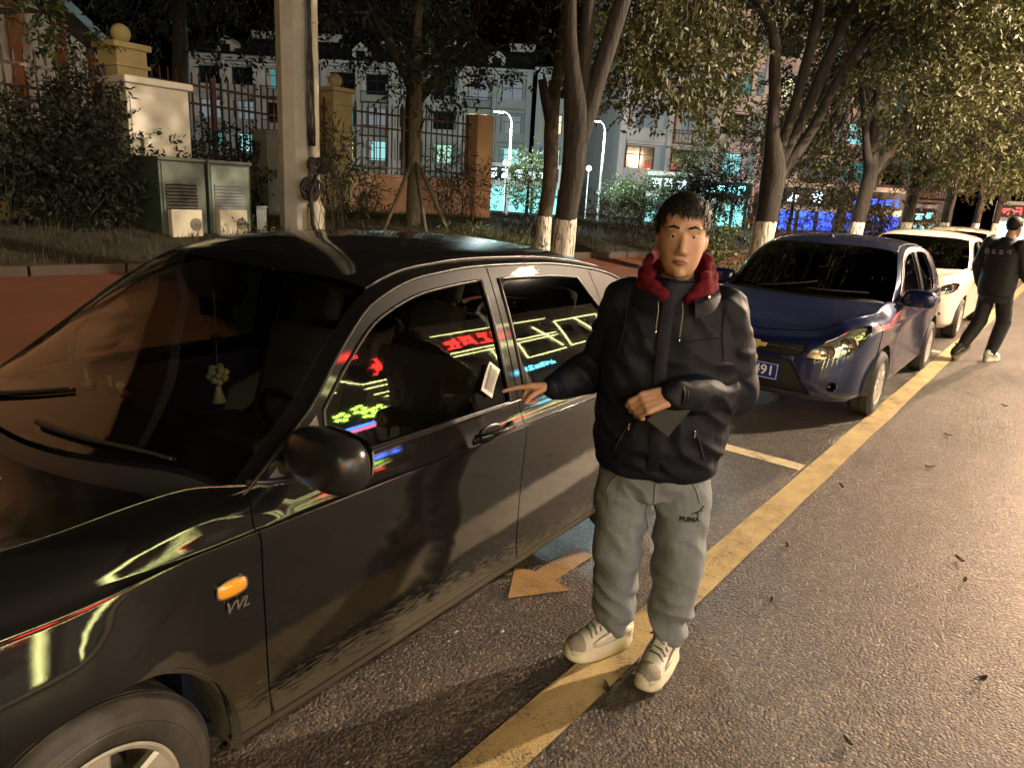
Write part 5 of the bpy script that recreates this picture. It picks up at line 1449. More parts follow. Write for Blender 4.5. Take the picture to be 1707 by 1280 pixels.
    for k in range(7):
        mb = MB(); strokes(mb, glyph(200 + k), Vector((3.0 - k * 0.62, 0.10, 3.1)), ex, ez, 0.5, 0.07, 0.05); mb.build('neon_character', cya, b)
    b = unit(29, 44, 9.0, 'shop building with large yellow neon rectangles across the road')
    strip(b, [(-7, 4.4), (-7, 7.4), (0, 7.4), (0, 4.4), (-7, 4.4)]); strip(b, [(1, 4.4), (1, 6.9), (7, 6.9), (7, 4.4), (1, 4.4)]); strip(b, [(-4, 7.4), (-1.5, 4.6)]); chars(b, 5.5, 5.0, 1.4, 3, red, 220)
    b = unit(44, 60, 8.5, 'shop building with bold red sign far along the opposite side')
    chars(b, 6, 4.5, 2.0, 6, red, 240, 0.16); strip(b, [(-7.5, 3.6), (7.5, 3.6)], 0.06, red); strip(b, [(-7.5, 7.2), (7.5, 7.2)])
    b = unit(-30, -16, 8.0, 'shop building with plain yellow outline far back across the road')
    strip(b, [(-6.6, 3.2), (-6.6, 7.4), (6.6, 7.4), (6.6, 3.2), (-6.6, 3.2)]); chars(b, 4.5, 4.2, 1.5, 5, red, 260)
    led = emis('lamp_led_warm', (1.0, 0.80, 0.48), 120)
    far_lamp('street lamp on the opposite pavement, down the road to the right', (14.5, -6.4, 0.15), 6.4, (0, 2.4, 0), led, LAMP_R, (1.0, 0.77, 0.55))
    far_lamp('street lamp on the opposite pavement behind the camera', (-7.0, -6.4, 0.15), 6.4, (0, 2.4, 0), led, LAMP_L, (0.78, 1.0, 0.80))
    far_lamp('street lamp on the opposite pavement far along the road', (40.0, -6.4, 0.15), 6.4, (0, 2.4, 0), led, LAMP_R * 1.6, (1.0, 0.62, 0.38))
LAMP_R, LAMP_L = 17000, 300
# ------------------------------------------------------------------ fence, cabinets, poles
M['pillar'] = mat('pillar_render', (0.40, 0.34, 0.17), 0.85, color2=(0.30, 0.25, 0.12), noise_s=1.5, noise_a=0.25, bump=0.2, bump_s=40)
M['wall_salmon'] = mat('salmon_render', (0.56, 0.36, 0.26), 0.85, color2=(0.46, 0.29, 0.20), noise_s=1.0, noise_a=0.25, bump=0.2, bump_s=40)
M['iron'] = mat('fence_iron', (0.020, 0.012, 0.012), 0.5, color2=(0.05, 0.022, 0.015), noise_s=12, noise_a=0.15)
M['cream_metal'] = mat('cream_enamel', (0.62, 0.61, 0.54), 0.55, color2=(0.53, 0.52, 0.45), noise_s=2, noise_a=0.3, bump=0.05, bump_s=30)
M['green_metal'] = mat('green_enamel', (0.040, 0.066, 0.050), 0.5, color2=(0.03, 0.05, 0.04), noise_s=3, noise_a=0.3)
M['palegreen'] = mat('pale_green_enamel', (0.14, 0.20, 0.165), 0.5, color2=(0.11, 0.16, 0.135), noise_s=3, noise_a=0.3)
M['ac_white'] = mat('air_conditioner_white', (0.52, 0.52, 0.42), 0.55, color2=(0.38, 0.36, 0.27), noise_s=5, noise_a=0.25)
M['grey_metal'] = mat('grey_blue_enamel', (0.16, 0.19, 0.21), 0.45, color2=(0.12, 0.14, 0.16), noise_s=2, noise_a=0.3)
M['steel'] = mat('stainless_steel', (0.62, 0.62, 0.60), 0.22, metal=1.0)
M['concrete'] = mat('pole_concrete', (0.37, 0.38, 0.35), 0.85, color2=(0.26, 0.26, 0.23), noise_s=2.5, noise_a=0.25, bump=0.25, bump_s=60)
M['white_pole'] = mat('white_pole_paint', (0.66, 0.64, 0.54), 0.55, color2=(0.45, 0.43, 0.35), noise_s=5, noise_a=0.2)
M['cable'] = mat('cable_black', (0.008, 0.008, 0.008), 0.55)
M['band'] = mat('steel_band', (0.5, 0.5, 0.47), 0.4, metal=0.7)

def build_near():
    P = [(-0.6, 10.05), (4.86, 10.93), (8.88, 11.46), (12.0, 10.62)]
    labels = [None, 'yellowish fence pillar with a ball on top above the cream cabinet', 'yellowish fence pillar with a ball on top right of the concrete pole', 'salmon fence pillar at the end of the low wall by the staked tree']
    for i in (1, 2, 3):
        x, y = P[i]; zb = ground_z(x, y) - 0.1
        e = empty('fence_pillar', (x, y, zb), R((8, 2, -10)[i - 1]), labels[i], 'pillar', 'pillars of the boundary fence')
        m = M['wall_salmon'] if i == 3 else M['pillar']; h = 3.28 - zb if i < 3 else 3.2 - zb
        mb = MB(); mb.bbox((0, 0, h / 2), (0.44, 0.44, h), 0.015); mb.build('shaft', m, e)
        if i < 3:
            mb = MB(); mb.bbox((0, 0, h - 0.22), (0.50, 0.50, 0.05), 0.012); mb.bbox((0, 0, h + 0.03), (0.54, 0.54, 0.08), 0.015); mb.build('cap', m, e)
            mb = MB(); mb.lathe([(0.07, 0.0), (0.05, 0.03)], c=(0, 0, h + 0.07), n=16); mb.ball((0, 0, h + 0.20), 0.125, 20, 14); mb.build('ball', m, e, smooth=True)
            mb = MB(); mb.bbox((0.05, -0.225, h - 0.45), (0.16, 0.012, 0.22), 0.004); mb.build('ornament', m, e)
        else:
            mb = MB(); mb.bbox((0, 0, h * 0.36), (0.46, 0.46, 0.02), 0.004); mb.build('groove_band', m, e)
    # runs of wall and railing between pillars
    bar = MB(); bar.box((0, 0, 0.62), (0.022, 0.022, 1.24)); bar.lathe([(0.014, 1.24), (0.019, 1.265), (0.0, 1.33)], n=6); bme = bar.mesh('bar'); bme.materials.append(M['iron'])
    names = ['iron railing on a low wall at the far left behind the shrubs', 'iron railing between the two yellowish pillars behind the cabinets', 'iron railing above the salmon low wall left of the staked tree pillar']
    for i in range(3):
        a, b = Vector((*P[i], 0)), Vector((*P[i + 1], 0)); d = b - a; L = d.length; ang = math.atan2(d.y, d.x)
        z0 = (ground_z(*P[i]) + ground_z(*P[i + 1])) / 2 - 0.1
        s0 = 0.0 if i == 0 else 0.22; s1 = L - 0.22
        w = empty('low_wall', (a.x, a.y, z0), ang, ['low rendered wall under the left railing behind black shrubs', 'low rendered wall behind the cabinets', 'salmon low wall below the railing right of the concrete pole'][i], 'wall', 'low walls of the boundary')
        mb = MB(); mb.box(((s0 + s1) / 2, 0, 0.43), (s1 - s0, 0.24, 0.86)); mb.build('wall_body', M['wall_salmon'] if i == 2 else M['pillar'], w)
        mb = MB(); mb.bbox(((s0 + s1) / 2, 0, 0.885), (s1 - s0, 0.30, 0.05), 0.01); mb.build('coping', M['wall_salmon'] if i == 2 else M['pillar'], w)
        f = empty('railing', (a.x, a.y, z0 + 0.91), ang, names[i], 'railing', 'railings of the boundary fence')
        n = int((s1 - s0) / 0.125)
        for k in range(n): link('bar', bme, None, f, (s0 + (k + 0.5) * (s1 - s0) / n, 0, 0))
        for z in (0.12, 0.86, 1.12):
            mb = MB(); mb.box(((s0 + s1) / 2, 0, z), (s1 - s0, 0.034, 0.034)); mb.build('rail', M['iron'], f)
        for x in np.arange(s0 + 1.2, s1, 2.0): mb = MB(); mb.bbox((x, 0, 0.62), (0.07, 0.07, 1.3), 0.006); mb.build('post', M['iron'], f)
    # cream cabinet
    z = ground_z(4.95, 10.3) - 0.08
    c = empty('electrical_cabinet', (4.92, 10.45, z), R(3), 'tall cream metal cabinet with overhanging lid beside the fence', 'cabinet')
    H = 2.80 - z
    mb = MB(); mb.bbox((0, 0, H / 2), (0.86, 0.62, H), 0.012); mb.build('body', M['cream_metal'], c)
    mb = MB(); mb.bbox((0, -0.01, H + 0.02), (0.94, 0.74, 0.09), 0.02); mb.build('lid', M['cream_metal'], c)
    mb = MB(); mb.bbox((0.0, -0.318, H * 0.5 + 0.04), (0.78, 0.016, H * 0.80), 0.005); d = mb.build('door', M['cream_metal'], c)
    mb = MB(); mb.bbox((-0.28, -0.345, H * 0.58), (0.035, 0.035, 0.20), 0.01); mb.tube([(-0.28, -0.35, H * 0.58), (-0.34, -0.36, H * 0.57)], 0.012, 6); mb.build('door_handle', M['plastic'], d)
    mb = MB(); mb.box((-0.22, -0.33, H * 0.62), (0.04, 0.01, 0.08)); mb.build('lock_plate', M['chrome'], d)
    mb = MB(); mb.bbox((-0.435, -0.02, H * 0.62), (0.014, 0.34, H * 0.62), 0.004); mb.build('side_door', M['cream_metal'], c)
    for (nm, lab, x0, y0, m, mp, dark) in (('equipment_cabinet', 'green equipment cabinet with shaded air conditioner on its front', 4.79, 9.70, M['green_metal'], M['green_metal'], 1), ('equipment_cabinet', 'pale green equipment cabinet with white air conditioner, right of the green one', 5.44, 9.68, M['green_metal'], M['palegreen'], 0)):
        zz = ground_z(x0, y0 - 0.2) - 0.06
        c = empty(nm, (x0, y0, zz), R(2), lab, 'cabinet', 'green equipment cabinets')
        H = 1.84 - zz
        mb = MB(); mb.bbox((0, 0, H / 2), (0.63, 0.66, H), 0.01); mb.build('body', m, c)
        mb = MB(); mb.bbox((0, -0.01, H + 0.012), (0.66, 0.72, 0.045), 0.01); mb.build('lid', m, c)
        mb = MB(); mb.bbox((0, -0.335, H * 0.52), (0.56, 0.014, H * 0.88), 0.004); d = mb.build('door', mp, c)
        # louvre and cooling unit
        mb = MB(); mb.box((-0.03, -0.346, H * 0.55), (0.42, 0.012, 0.34)); lv = mb.build('louvre', M['plastic'] if dark else M['grey_metal'], c)
        for k in range(8):
            mb = MB(); mb.box((-0.03, -0.358, H * 0.55 - 0.15 + k * 0.043), (0.40, 0.016, 0.006), Matrix.Rotation(R(30), 3, 'X')); mb.build('slat', M['plastic'] if dark else M['grey_metal'], lv)
        mb = MB(); mb.bbox((-0.03, -0.39, H * 0.20), (0.42, 0.10, 0.40), 0.012); ac = mb.build('cooling_unit', M['ac_white'], c)
        mb = MB(); mb.lathe([(0.0, -0.448), (0.03, -0.448), (0.034, -0.442), (0.075, -0.444), (0.082, -0.440), (0.082, -0.43)], c=(0.085, 0, H * 0.21), n=24, axis='Y'); mb.build('fan_grille', M['liner'], ac, smooth=True)
        for k in range(4):
            mb = MB(); mb.tube([(0.085 + r_ * math.cos(a), -0.447, H * 0.21 + r_ * math.sin(a)) for r_ in (0.02 + 0.016 * k,) for a in np.linspace(0, 6.283, 17)], 0.0025, 4, False); mb.build('grille_ring', M['ac_white'], ac)
    mb = MB()
    z = ground_z(5.95, 9.1)
    c = empty('steel_post_box', (5.90, 9.40, z - 0.05), R(4), 'small stainless steel box catching light right of the green cabinets', 'post box')
    mb = MB(); mb.bbox((0, 0, 0.24), (0.17, 0.17, 0.48), 0.008); mb.build('body', M['steel'], c)
    mb = MB(); mb.bbox((0, -0.005, 0.495), (0.19, 0.20, 0.03), 0.006); mb.build('lid', M['steel'], c)
    z = ground_z(7.1, 10.9) - 0.05
    c = empty('grey_cabinet', (7.15, 10.85, z), R(2), 'slim grey blue cabinet half hidden by the concrete pole', 'cabinet')
    mb = MB(); mb.bbox((0, 0, (2.38 - z) / 2), (0.56, 0.42, 2.38 - z), 0.012); mb.build('body', M['grey_metal'], c)
    mb = MB(); mb.bbox((0, 0, 2.40 - z), (0.60, 0.46, 0.05), 0.01); mb.build('lid', M['grey_metal'], c)
    mb = MB(); mb.bbox((0, -0.214, (2.38 - z) / 2), (0.50, 0.014, 2.1 - z), 0.004); d = mb.build('door', M['grey_metal'], c)
    mb = MB(); mb.bbox((-0.15, -0.232, (2.38 - z) * 0.55), (0.02, 0.03, 0.13), 0.006); mb.build('door_handle', M['plastic'], d)
    # concrete pole
    z = ground_z(6.56, 9.4) - 0.1
    c = empty('utility_pole', (6.56, 9.42, z), 0.2, 'thick octagonal concrete utility pole by the cabinets', 'pole')
    mb = MB(); mb.lathe([(0.245, 0), (0.235, 1.5), (0.22, 9.0), (0.0, 9.0)], n=8); mb.build('shaft', M['concrete'], c)
    mb = MB(); mb.bbox((0.05, -0.235, 0.46), (0.14, 0.03, 0.15), 0.006); mb.build('access_box', M['liner'], c)
    # slim pole with cables
    z = ground_z(6.75, 9.15) - 0.1
    c = empty('slim_pole', (6.70, 9.12, z), 0, 'slim white pole hung with black cables beside the concrete pole', 'pole')
    mb = MB(); mb.lathe([(0.13, 0), (0.125, 0.5), (0.062, 0.62), (0.058, 9.0)], n=16); mb.build('shaft', M['white_pole'], c, smooth=True)
    for k in range(6):
        px = -0.095 - 0.012 * (k % 3)
        mb = MB(); r_ = random.Random(k)
        mb.tube([(px + 0.03 * math.sin(0.9 * t + k), -0.03 + 0.025 * math.cos(1.3 * t + k) - 0.01 * k, 8.6 - 0.36 * t) for t in range(21)], 0.011 + 0.003 * (k % 2), 6); mb.build('cable', M['cable'], c, smooth=True)
    for zz in (1.65, 2.35, 3.05, 3.8, 4.6): mb = MB(); mb.tube([(0.075 * math.cos(a) - 0.03, 0.062 * math.sin(a) - 0.02, zz) for a in np.linspace(0, 6.283, 13)], 0.008, 5, False); mb.build('cable_clip', M['band'], c)
    mb = MB()
    for k in range(10):
        rr = 0.05 + 0.013 * k + 0.01 * random.random(); ox, oy = random.uniform(-0.02, 0.02), random.uniform(-0.03, 0.03)
        mb.tube([(-0.20 + ox + rr * math.cos(a), -0.12 + oy + 0.02 * math.sin(3 * a + k), 0.80 + rr * math.sin(a)) for a in np.linspace(0, 6.283, 25)], 0.014, 6, False)
    tag(mb.build('cable_coil', M['cable'], None, smooth=True, loc=(6.70, 9.10, z)), 'round black coil of cable hung low on the slim pole', 'cable coil')
    mb = MB()
    for k in range(10):
        rr = 0.03 + 0.012 * k + 0.02 * random.random()
        mb.tube([(-0.12 + 0.02 * k / 3 + rr * 1.2 * math.cos(a), -0.12 + 0.03 * math.sin(2 * a + k), 1.13 + rr * 0.8 * math.sin(a) + 0.02 * math.sin(5 * a + k)) for a in np.linspace(0, 6.283, 25)], 0.014, 6, False)
    mb.tube([(-0.1, -0.12, 1.0), (-0.22, -0.15, 0.75), (-0.2, -0.16, 0.3), (-0.05, -0.15, 0.0)], 0.03, 7)
    tag(mb.build('cable_bundle', M['cable'], None, smooth=True, loc=(6.70, 9.10, z)), 'tangled black bundle of cable above the round coil', 'cable coil')
    # bare creepers on the foot of the pole
    mb = MB()
    for k in range(16):
        x0 = random.uniform(-0.08, 0.25); pts = []
        for t in np.linspace(0, 1, 9): pts.append((x0 + 0.10 * math.sin(3 * t + k) + 0.18 * t * (k % 3 - 0.7), -0.14 - 0.04 * math.sin(4 * t + k), 1.2 * t))
        mb.tube(pts, [0.006 - 0.004 * t for t in np.linspace(0, 1, 9)], 5)
    tag(mb.build('bare_creeper', mat('creeper_stem', (0.03, 0.024, 0.012), 0.8), None, loc=(6.74, 9.08, z)), 'bare creeper stems climbing the foot of the slim pole', 'creeper')
# ------------------------------------------------------------------ trees and shrubs
def bark(name, c1, c2, white_top=None):
    m = bpy.data.materials.new(name); m.use_nodes = True
    nt = m.node_tree; b = nt.nodes['Principled BSDF']; b.inputs['Roughness'].default_value = 0.9
    tc = nt.nodes.new('ShaderNodeTexCoord')
    mp = nt.nodes.new('ShaderNodeMapping'); mp.inputs['Scale'].default_value = (26, 26, 4.5); nt.links.new(tc.outputs['Object'], mp.inputs[0])
    n = nt.nodes.new('ShaderNodeTexNoise'); n.inputs['Scale'].default_value = 1.0; n.inputs['Detail'].default_value = 6; n.inputs['Roughness'].default_value = 0.7; n.inputs['Distortion'].default_value = 0.6
    nt.links.new(mp.outputs[0], n.inputs['Vector'])
    r = nt.nodes.new('ShaderNodeValToRGB'); e = r.color_ramp.elements; e[0].position = 0.38; e[0].color = (*c1, 1); e[1].position = 0.62; e[1].color = (*c2, 1)
    nt.links.new(n.outputs['Fac'], r.inputs['Fac'])
    out = r.outputs['Color']
    if white_top is not None:
        sx = nt.nodes.new('ShaderNodeSeparateXYZ'); nt.links.new(tc.outputs['Object'], sx.inputs[0])
        n2 = nt.nodes.new('ShaderNodeTexNoise'); n2.inputs['Scale'].default_value = 14; nt.links.new(tc.outputs['Object'], n2.inputs['Vector'])
        a = nt.nodes.new('ShaderNodeMath'); a.operation = 'MULTIPLY_ADD'; a.inputs[1].default_value = 0.08; nt.links.new(n2.outputs['Fac'], a.inputs[0]); nt.links.new(sx.outputs['Z'], a.inputs[2])
        l = nt.nodes.new('ShaderNodeMath'); l.operation = 'LESS_THAN'; l.inputs[1].default_value = white_top; nt.links.new(a.outputs[0], l.inputs[0])
        w = nt.nodes.new('ShaderNodeValToRGB'); e = w.color_ramp.elements; e[0].position = 0.40; e[0].color = (0.10, 0.085, 0.06, 1); e[1].position = 0.52; e[1].color = (0.66, 0.63, 0.54, 1)
        nt.links.new(n.outputs['Fac'], w.inputs['Fac'])
        mx = nt.nodes.new('ShaderNodeMix'); mx.data_type = 'RGBA'; nt.links.new(l.outputs[0], mx.inputs['Factor']); nt.links.new(out, mx.inputs['A']); nt.links.new(w.outputs['Color'], mx.inputs['B'])
        out = mx.outputs['Result']
    nt.links.new(out, b.inputs['Base Color'])
    bp = nt.nodes.new('ShaderNodeBump'); bp.inputs['Strength'].default_value = 1.0; bp.inputs['Distance'].default_value = 0.025
    nt.links.new(n.outputs['Fac'], bp.inputs['Height']); nt.links.new(bp.outputs[0], b.inputs['Normal'])
    return m

def leafmat(name, c1, c2, c3, trans=0.25, rough=0.58, scale=1.3):
    m = bpy.data.materials.new(name); m.use_nodes = True
    nt = m.node_tree; b = nt.nodes['Principled BSDF']; b.inputs['Roughness'].default_value = rough
    at = nt.nodes.new('ShaderNodeAttribute'); at.attribute_name = 'tone'
    r = nt.nodes.new('ShaderNodeValToRGB'); e = r.color_ramp.elements; e[0].position = 0.0; e[0].color = (*c1, 1); e[1].position = 1.0; e[1].color = (*c3, 1)
    q = e.new(0.55); q.color = (*c2, 1)
    nt.links.new(at.outputs['Fac'], r.inputs['Fac']); nt.links.new(r.outputs['Color'], b.inputs['Base Color'])
    t = nt.nodes.new('ShaderNodeBsdfTranslucent'); nt.links.new(r.outputs['Color'], t.inputs['Color'])
    mx = nt.nodes.new('ShaderNodeMixShader'); mx.inputs[0].default_value = trans
    o = nt.nodes['Material Output']
    nt.links.new(b.outputs[0], mx.inputs[1]); nt.links.new(t.outputs[0], mx.inputs[2]); nt.links.new(mx.outputs[0], o.inputs[0])
    return m

LEAF = {}
LEAF['camphor'] = leafmat('camphor_leaf', (0.028, 0.036, 0.010), (0.060, 0.064, 0.018), (0.115, 0.090, 0.028))
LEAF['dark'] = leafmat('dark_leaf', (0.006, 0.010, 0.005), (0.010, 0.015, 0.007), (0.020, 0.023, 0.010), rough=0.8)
LEAF['olean'] = leafmat('oleander_leaf', (0.020, 0.028, 0.010), (0.035, 0.042, 0.015), (0.06, 0.06, 0.02))
LEAF['bush'] = leafmat('bush_leaf', (0.035, 0.050, 0.012), (0.060, 0.080, 0.020), (0.10, 0.11, 0.035))
LEAF['privet'] = leafmat('brown_hedge_leaf', (0.035, 0.024, 0.015), (0.055, 0.038, 0.022), (0.07, 0.06, 0.03))
BARK = bark('dark_bark', (0.009, 0.007, 0.006), (0.032, 0.025, 0.019))
BARK_W = bark('whitewashed_bark', (0.009, 0.007, 0.006), (0.036, 0.028, 0.021), 1.32)

def leaf_mesh(name, centres, radii, n, size, aspect=0.42, droop=0.3, seed=0, shell=0.35, spray=0.0):
    """n folded leaves scattered in ellipsoids (centres k x 3, radii k x 3)"""
    g = np.random.default_rng(seed)
    C = np.asarray(centres, float); Rr = np.asarray(radii, float)
    vol = Rr.prod(1) ** (2 / 3); k = g.choice(len(C), n, p=vol / vol.sum())
    d = g.normal(size=(n, 3)); d /= np.linalg.norm(d, axis=1)[:, None]
    rad = g.uniform(shell, 1.0, n) ** 0.6
    # leaves sit in sprays of seven along short twigs
    na = max(1, n // 7); sp = np.arange(n) % na; along = (np.arange(n) // na)
    k = k[sp]; d = d[sp]; rad = rad[sp]
    p = C[k] + d * Rr[k] * rad[:, None] * (1 + 0.18 * g.normal(size=na)[sp])[:, None]
    tw = (d * 0.7 + g.normal(size=(na, 3))[sp] * 0.6); tw[:, 2] -= droop * 0.7; tw /= np.linalg.norm(tw, axis=1)[:, None]
    sd = np.cross(tw, g.normal(size=(na, 3))[sp]); sd /= np.linalg.norm(sd, axis=1)[:, None] + 1e-9
    p = p + tw * (along * size * 0.38)[:, None]
    t = tw * 0.7 + sd * np.where(along % 2 == 0, 0.8, -0.8)[:, None] + g.normal(size=(n, 3)) * 0.28; t[:, 2] -= droop * 0.6
    t /= np.linalg.norm(t, axis=1)[:, None]
    nn = g.normal(size=(n, 3)); nn[:, 2] += 0.9
    nn -= t * (nn * t).sum(1)[:, None]; nn /= np.linalg.norm(nn, axis=1)[:, None] + 1e-9
    s = np.cross(nn, t)
    L = size * g.uniform(0.65, 1.25, n)[:, None]; W = L * aspect * 0.5
    fold = W * g.uniform(0.1, 0.5, n)[:, None]
    a = p; b = p + t * L
    m1 = p + t * L * 0.45 + s * W + nn * fold; m2 = p + t * L * 0.45 - s * W + nn * fold
    V = np.stack([a, m1, b, m2], 1).reshape(-1, 3)
    i = np.arange(n)[:, None] * 4
    T = np.concatenate([i + [0, 1, 2], i + [0, 2, 3]], 1).reshape(-1, 3)
    me = bpy.data.meshes.new(name)
    me.vertices.add(len(V)); me.vertices.foreach_set('co', V.ravel())
    me.loops.add(T.size); me.loops.foreach_set('vertex_index', T.ravel().astype(np.int32))
    me.polygons.add(len(T)); me.polygons.foreach_set('loop_start', np.arange(0, T.size, 3, dtype=np.int32))
    me.update(calc_edges=True)
    tone = np.clip(g.normal(0.45, 0.22, n) + 0.15 * (g.uniform(size=len(C))[k] - 0.5), 0, 1)
    at = me.attributes.new('tone', 'FLOAT', 'POINT'); at.data.foreach_set('value', np.repeat(tone, 4).astype(np.float32))
    return me

def wander(a, b, n, amp, seed):
    r = random.Random(seed); a, b = Vector(a), Vector(b); L = (b - a).length
    pts = []
    o1, o2 = r.uniform(0, 6), r.uniform(0, 6)
    for i in range(n + 1):
        t = i / n; w = amp * L * math.sin(math.pi * t)
        pts.append(a.lerp(b, t) + Vector((w * math.sin(3 * t + o1), w * math.cos(2.6 * t + o2), 0)))
    return pts

def make_tree(label, base, limbs, r0, crown, nleaf, lsize, lm, bm, seed, name='street_tree', group='street trees along the kerb', twigs=5, cat='tree', droop=0.35, tw_r=1.0):
    """limbs: list of chains of (x, y, z, r) in metres relative to base; crown: list of (x, y, z, rx, ry, rz)"""
    t = empty(name, base, 0, label, cat, group)
    rr = random.Random(seed)
    first = True
    for ch in limbs:
        P = np.array([c[:3] for c in ch], float); Rd = np.array([c[3] for c in ch], float)
        q = catmull(np.c_[P, Rd], 6)
        j = np.array([[0.02 * noise.noise(Vector((p[2] * 2, seed + 3.1, 0))), 0.02 * noise.noise(Vector((p[2] * 2, seed + 9.7, 4))), 0] for p in q])
        mb = MB()
        pts = [Vector(p[:3] + k) for p, k in zip(q, j)]
        mb.tube(pts, [max(0.004, p[3]) for p in q], 14)
        # knobbly section
        mb.build('trunk' if first else 'limb', bm if first else BARK, t, smooth=True)
        first = False
    if crown:
        mb = MB()
        for c in crown:
            cc = Vector(c[:3])
            src = min((Vector(ch[-1][:3]) for ch in limbs), key=lambda v: (v - cc).length)
            for k in range(twigs):
                d = Vector((rr.gauss(0, 1), rr.gauss(0, 1), rr.gauss(0, 0.8))).normalized()
                e = cc + Vector((d.x * c[3], d.y * c[4], d.z * c[5])) * 0.8
                mb.tube(wander(src.lerp(cc, 0.25 * (k % 3)), e, 6, 0.08, rr.random()), [0.022 * tw_r * (1 - 0.12 * i) for i in range(7)], 5)
        tw = mb.build('branches', BARK, t, smooth=True); tw['kind'] = 'stuff'
        cr = link('crown', leaf_mesh('crown', [c[:3] for c in crown], [c[3:] for c in crown], nleaf, lsize, droop=droop, seed=seed), lm, t); cr['kind'] = 'stuff'
    return t

def bush(label, base, clumps, n, size, lm, seed, name='shrub', group=None, stems=10, aspect=0.42, droop=0.1, cat='shrub'):
    t = empty(name, base, 0, label, cat, group)
    rr = random.Random(seed); mb = MB()
    for k in range(stems):
        c = rr.choice(clumps); e = Vector(c[:3]) + Vector((rr.uniform(-1, 1) * c[3], rr.uniform(-1, 1) * c[4], rr.uniform(0, 0.8) * c[5]))
        mb.tube(wander((c[0] * 0.6 + rr.uniform(-0.1, 0.1), c[1] * 0.6 + rr.uniform(-0.1, 0.1), 0), e, 6, 0.08, rr.random()), [0.012 - 0.0016 * i for i in range(7)], 5)
    o = mb.build('stems', BARK, t, smooth=True); o['kind'] = 'stuff'
    o = link('foliage', leaf_mesh('foliage', [c[:3] for c in clumps], [c[3:] for c in clumps], n, size, aspect, droop, seed), lm, t); o['kind'] = 'stuff'
    return t

def blobs(n, box, r, seed):
    """n ellipsoids inside a box (x0,x1,y0,y1,z0,z1)"""
    g = random.Random(seed); out = []
    for _ in range(n):
        k = g.uniform(0.7, 1.3) * r
        out.append((g.uniform(box[0], box[1]), g.uniform(box[2], box[3]), g.uniform(box[4], box[5]), k, k, k * 0.75))
    return out

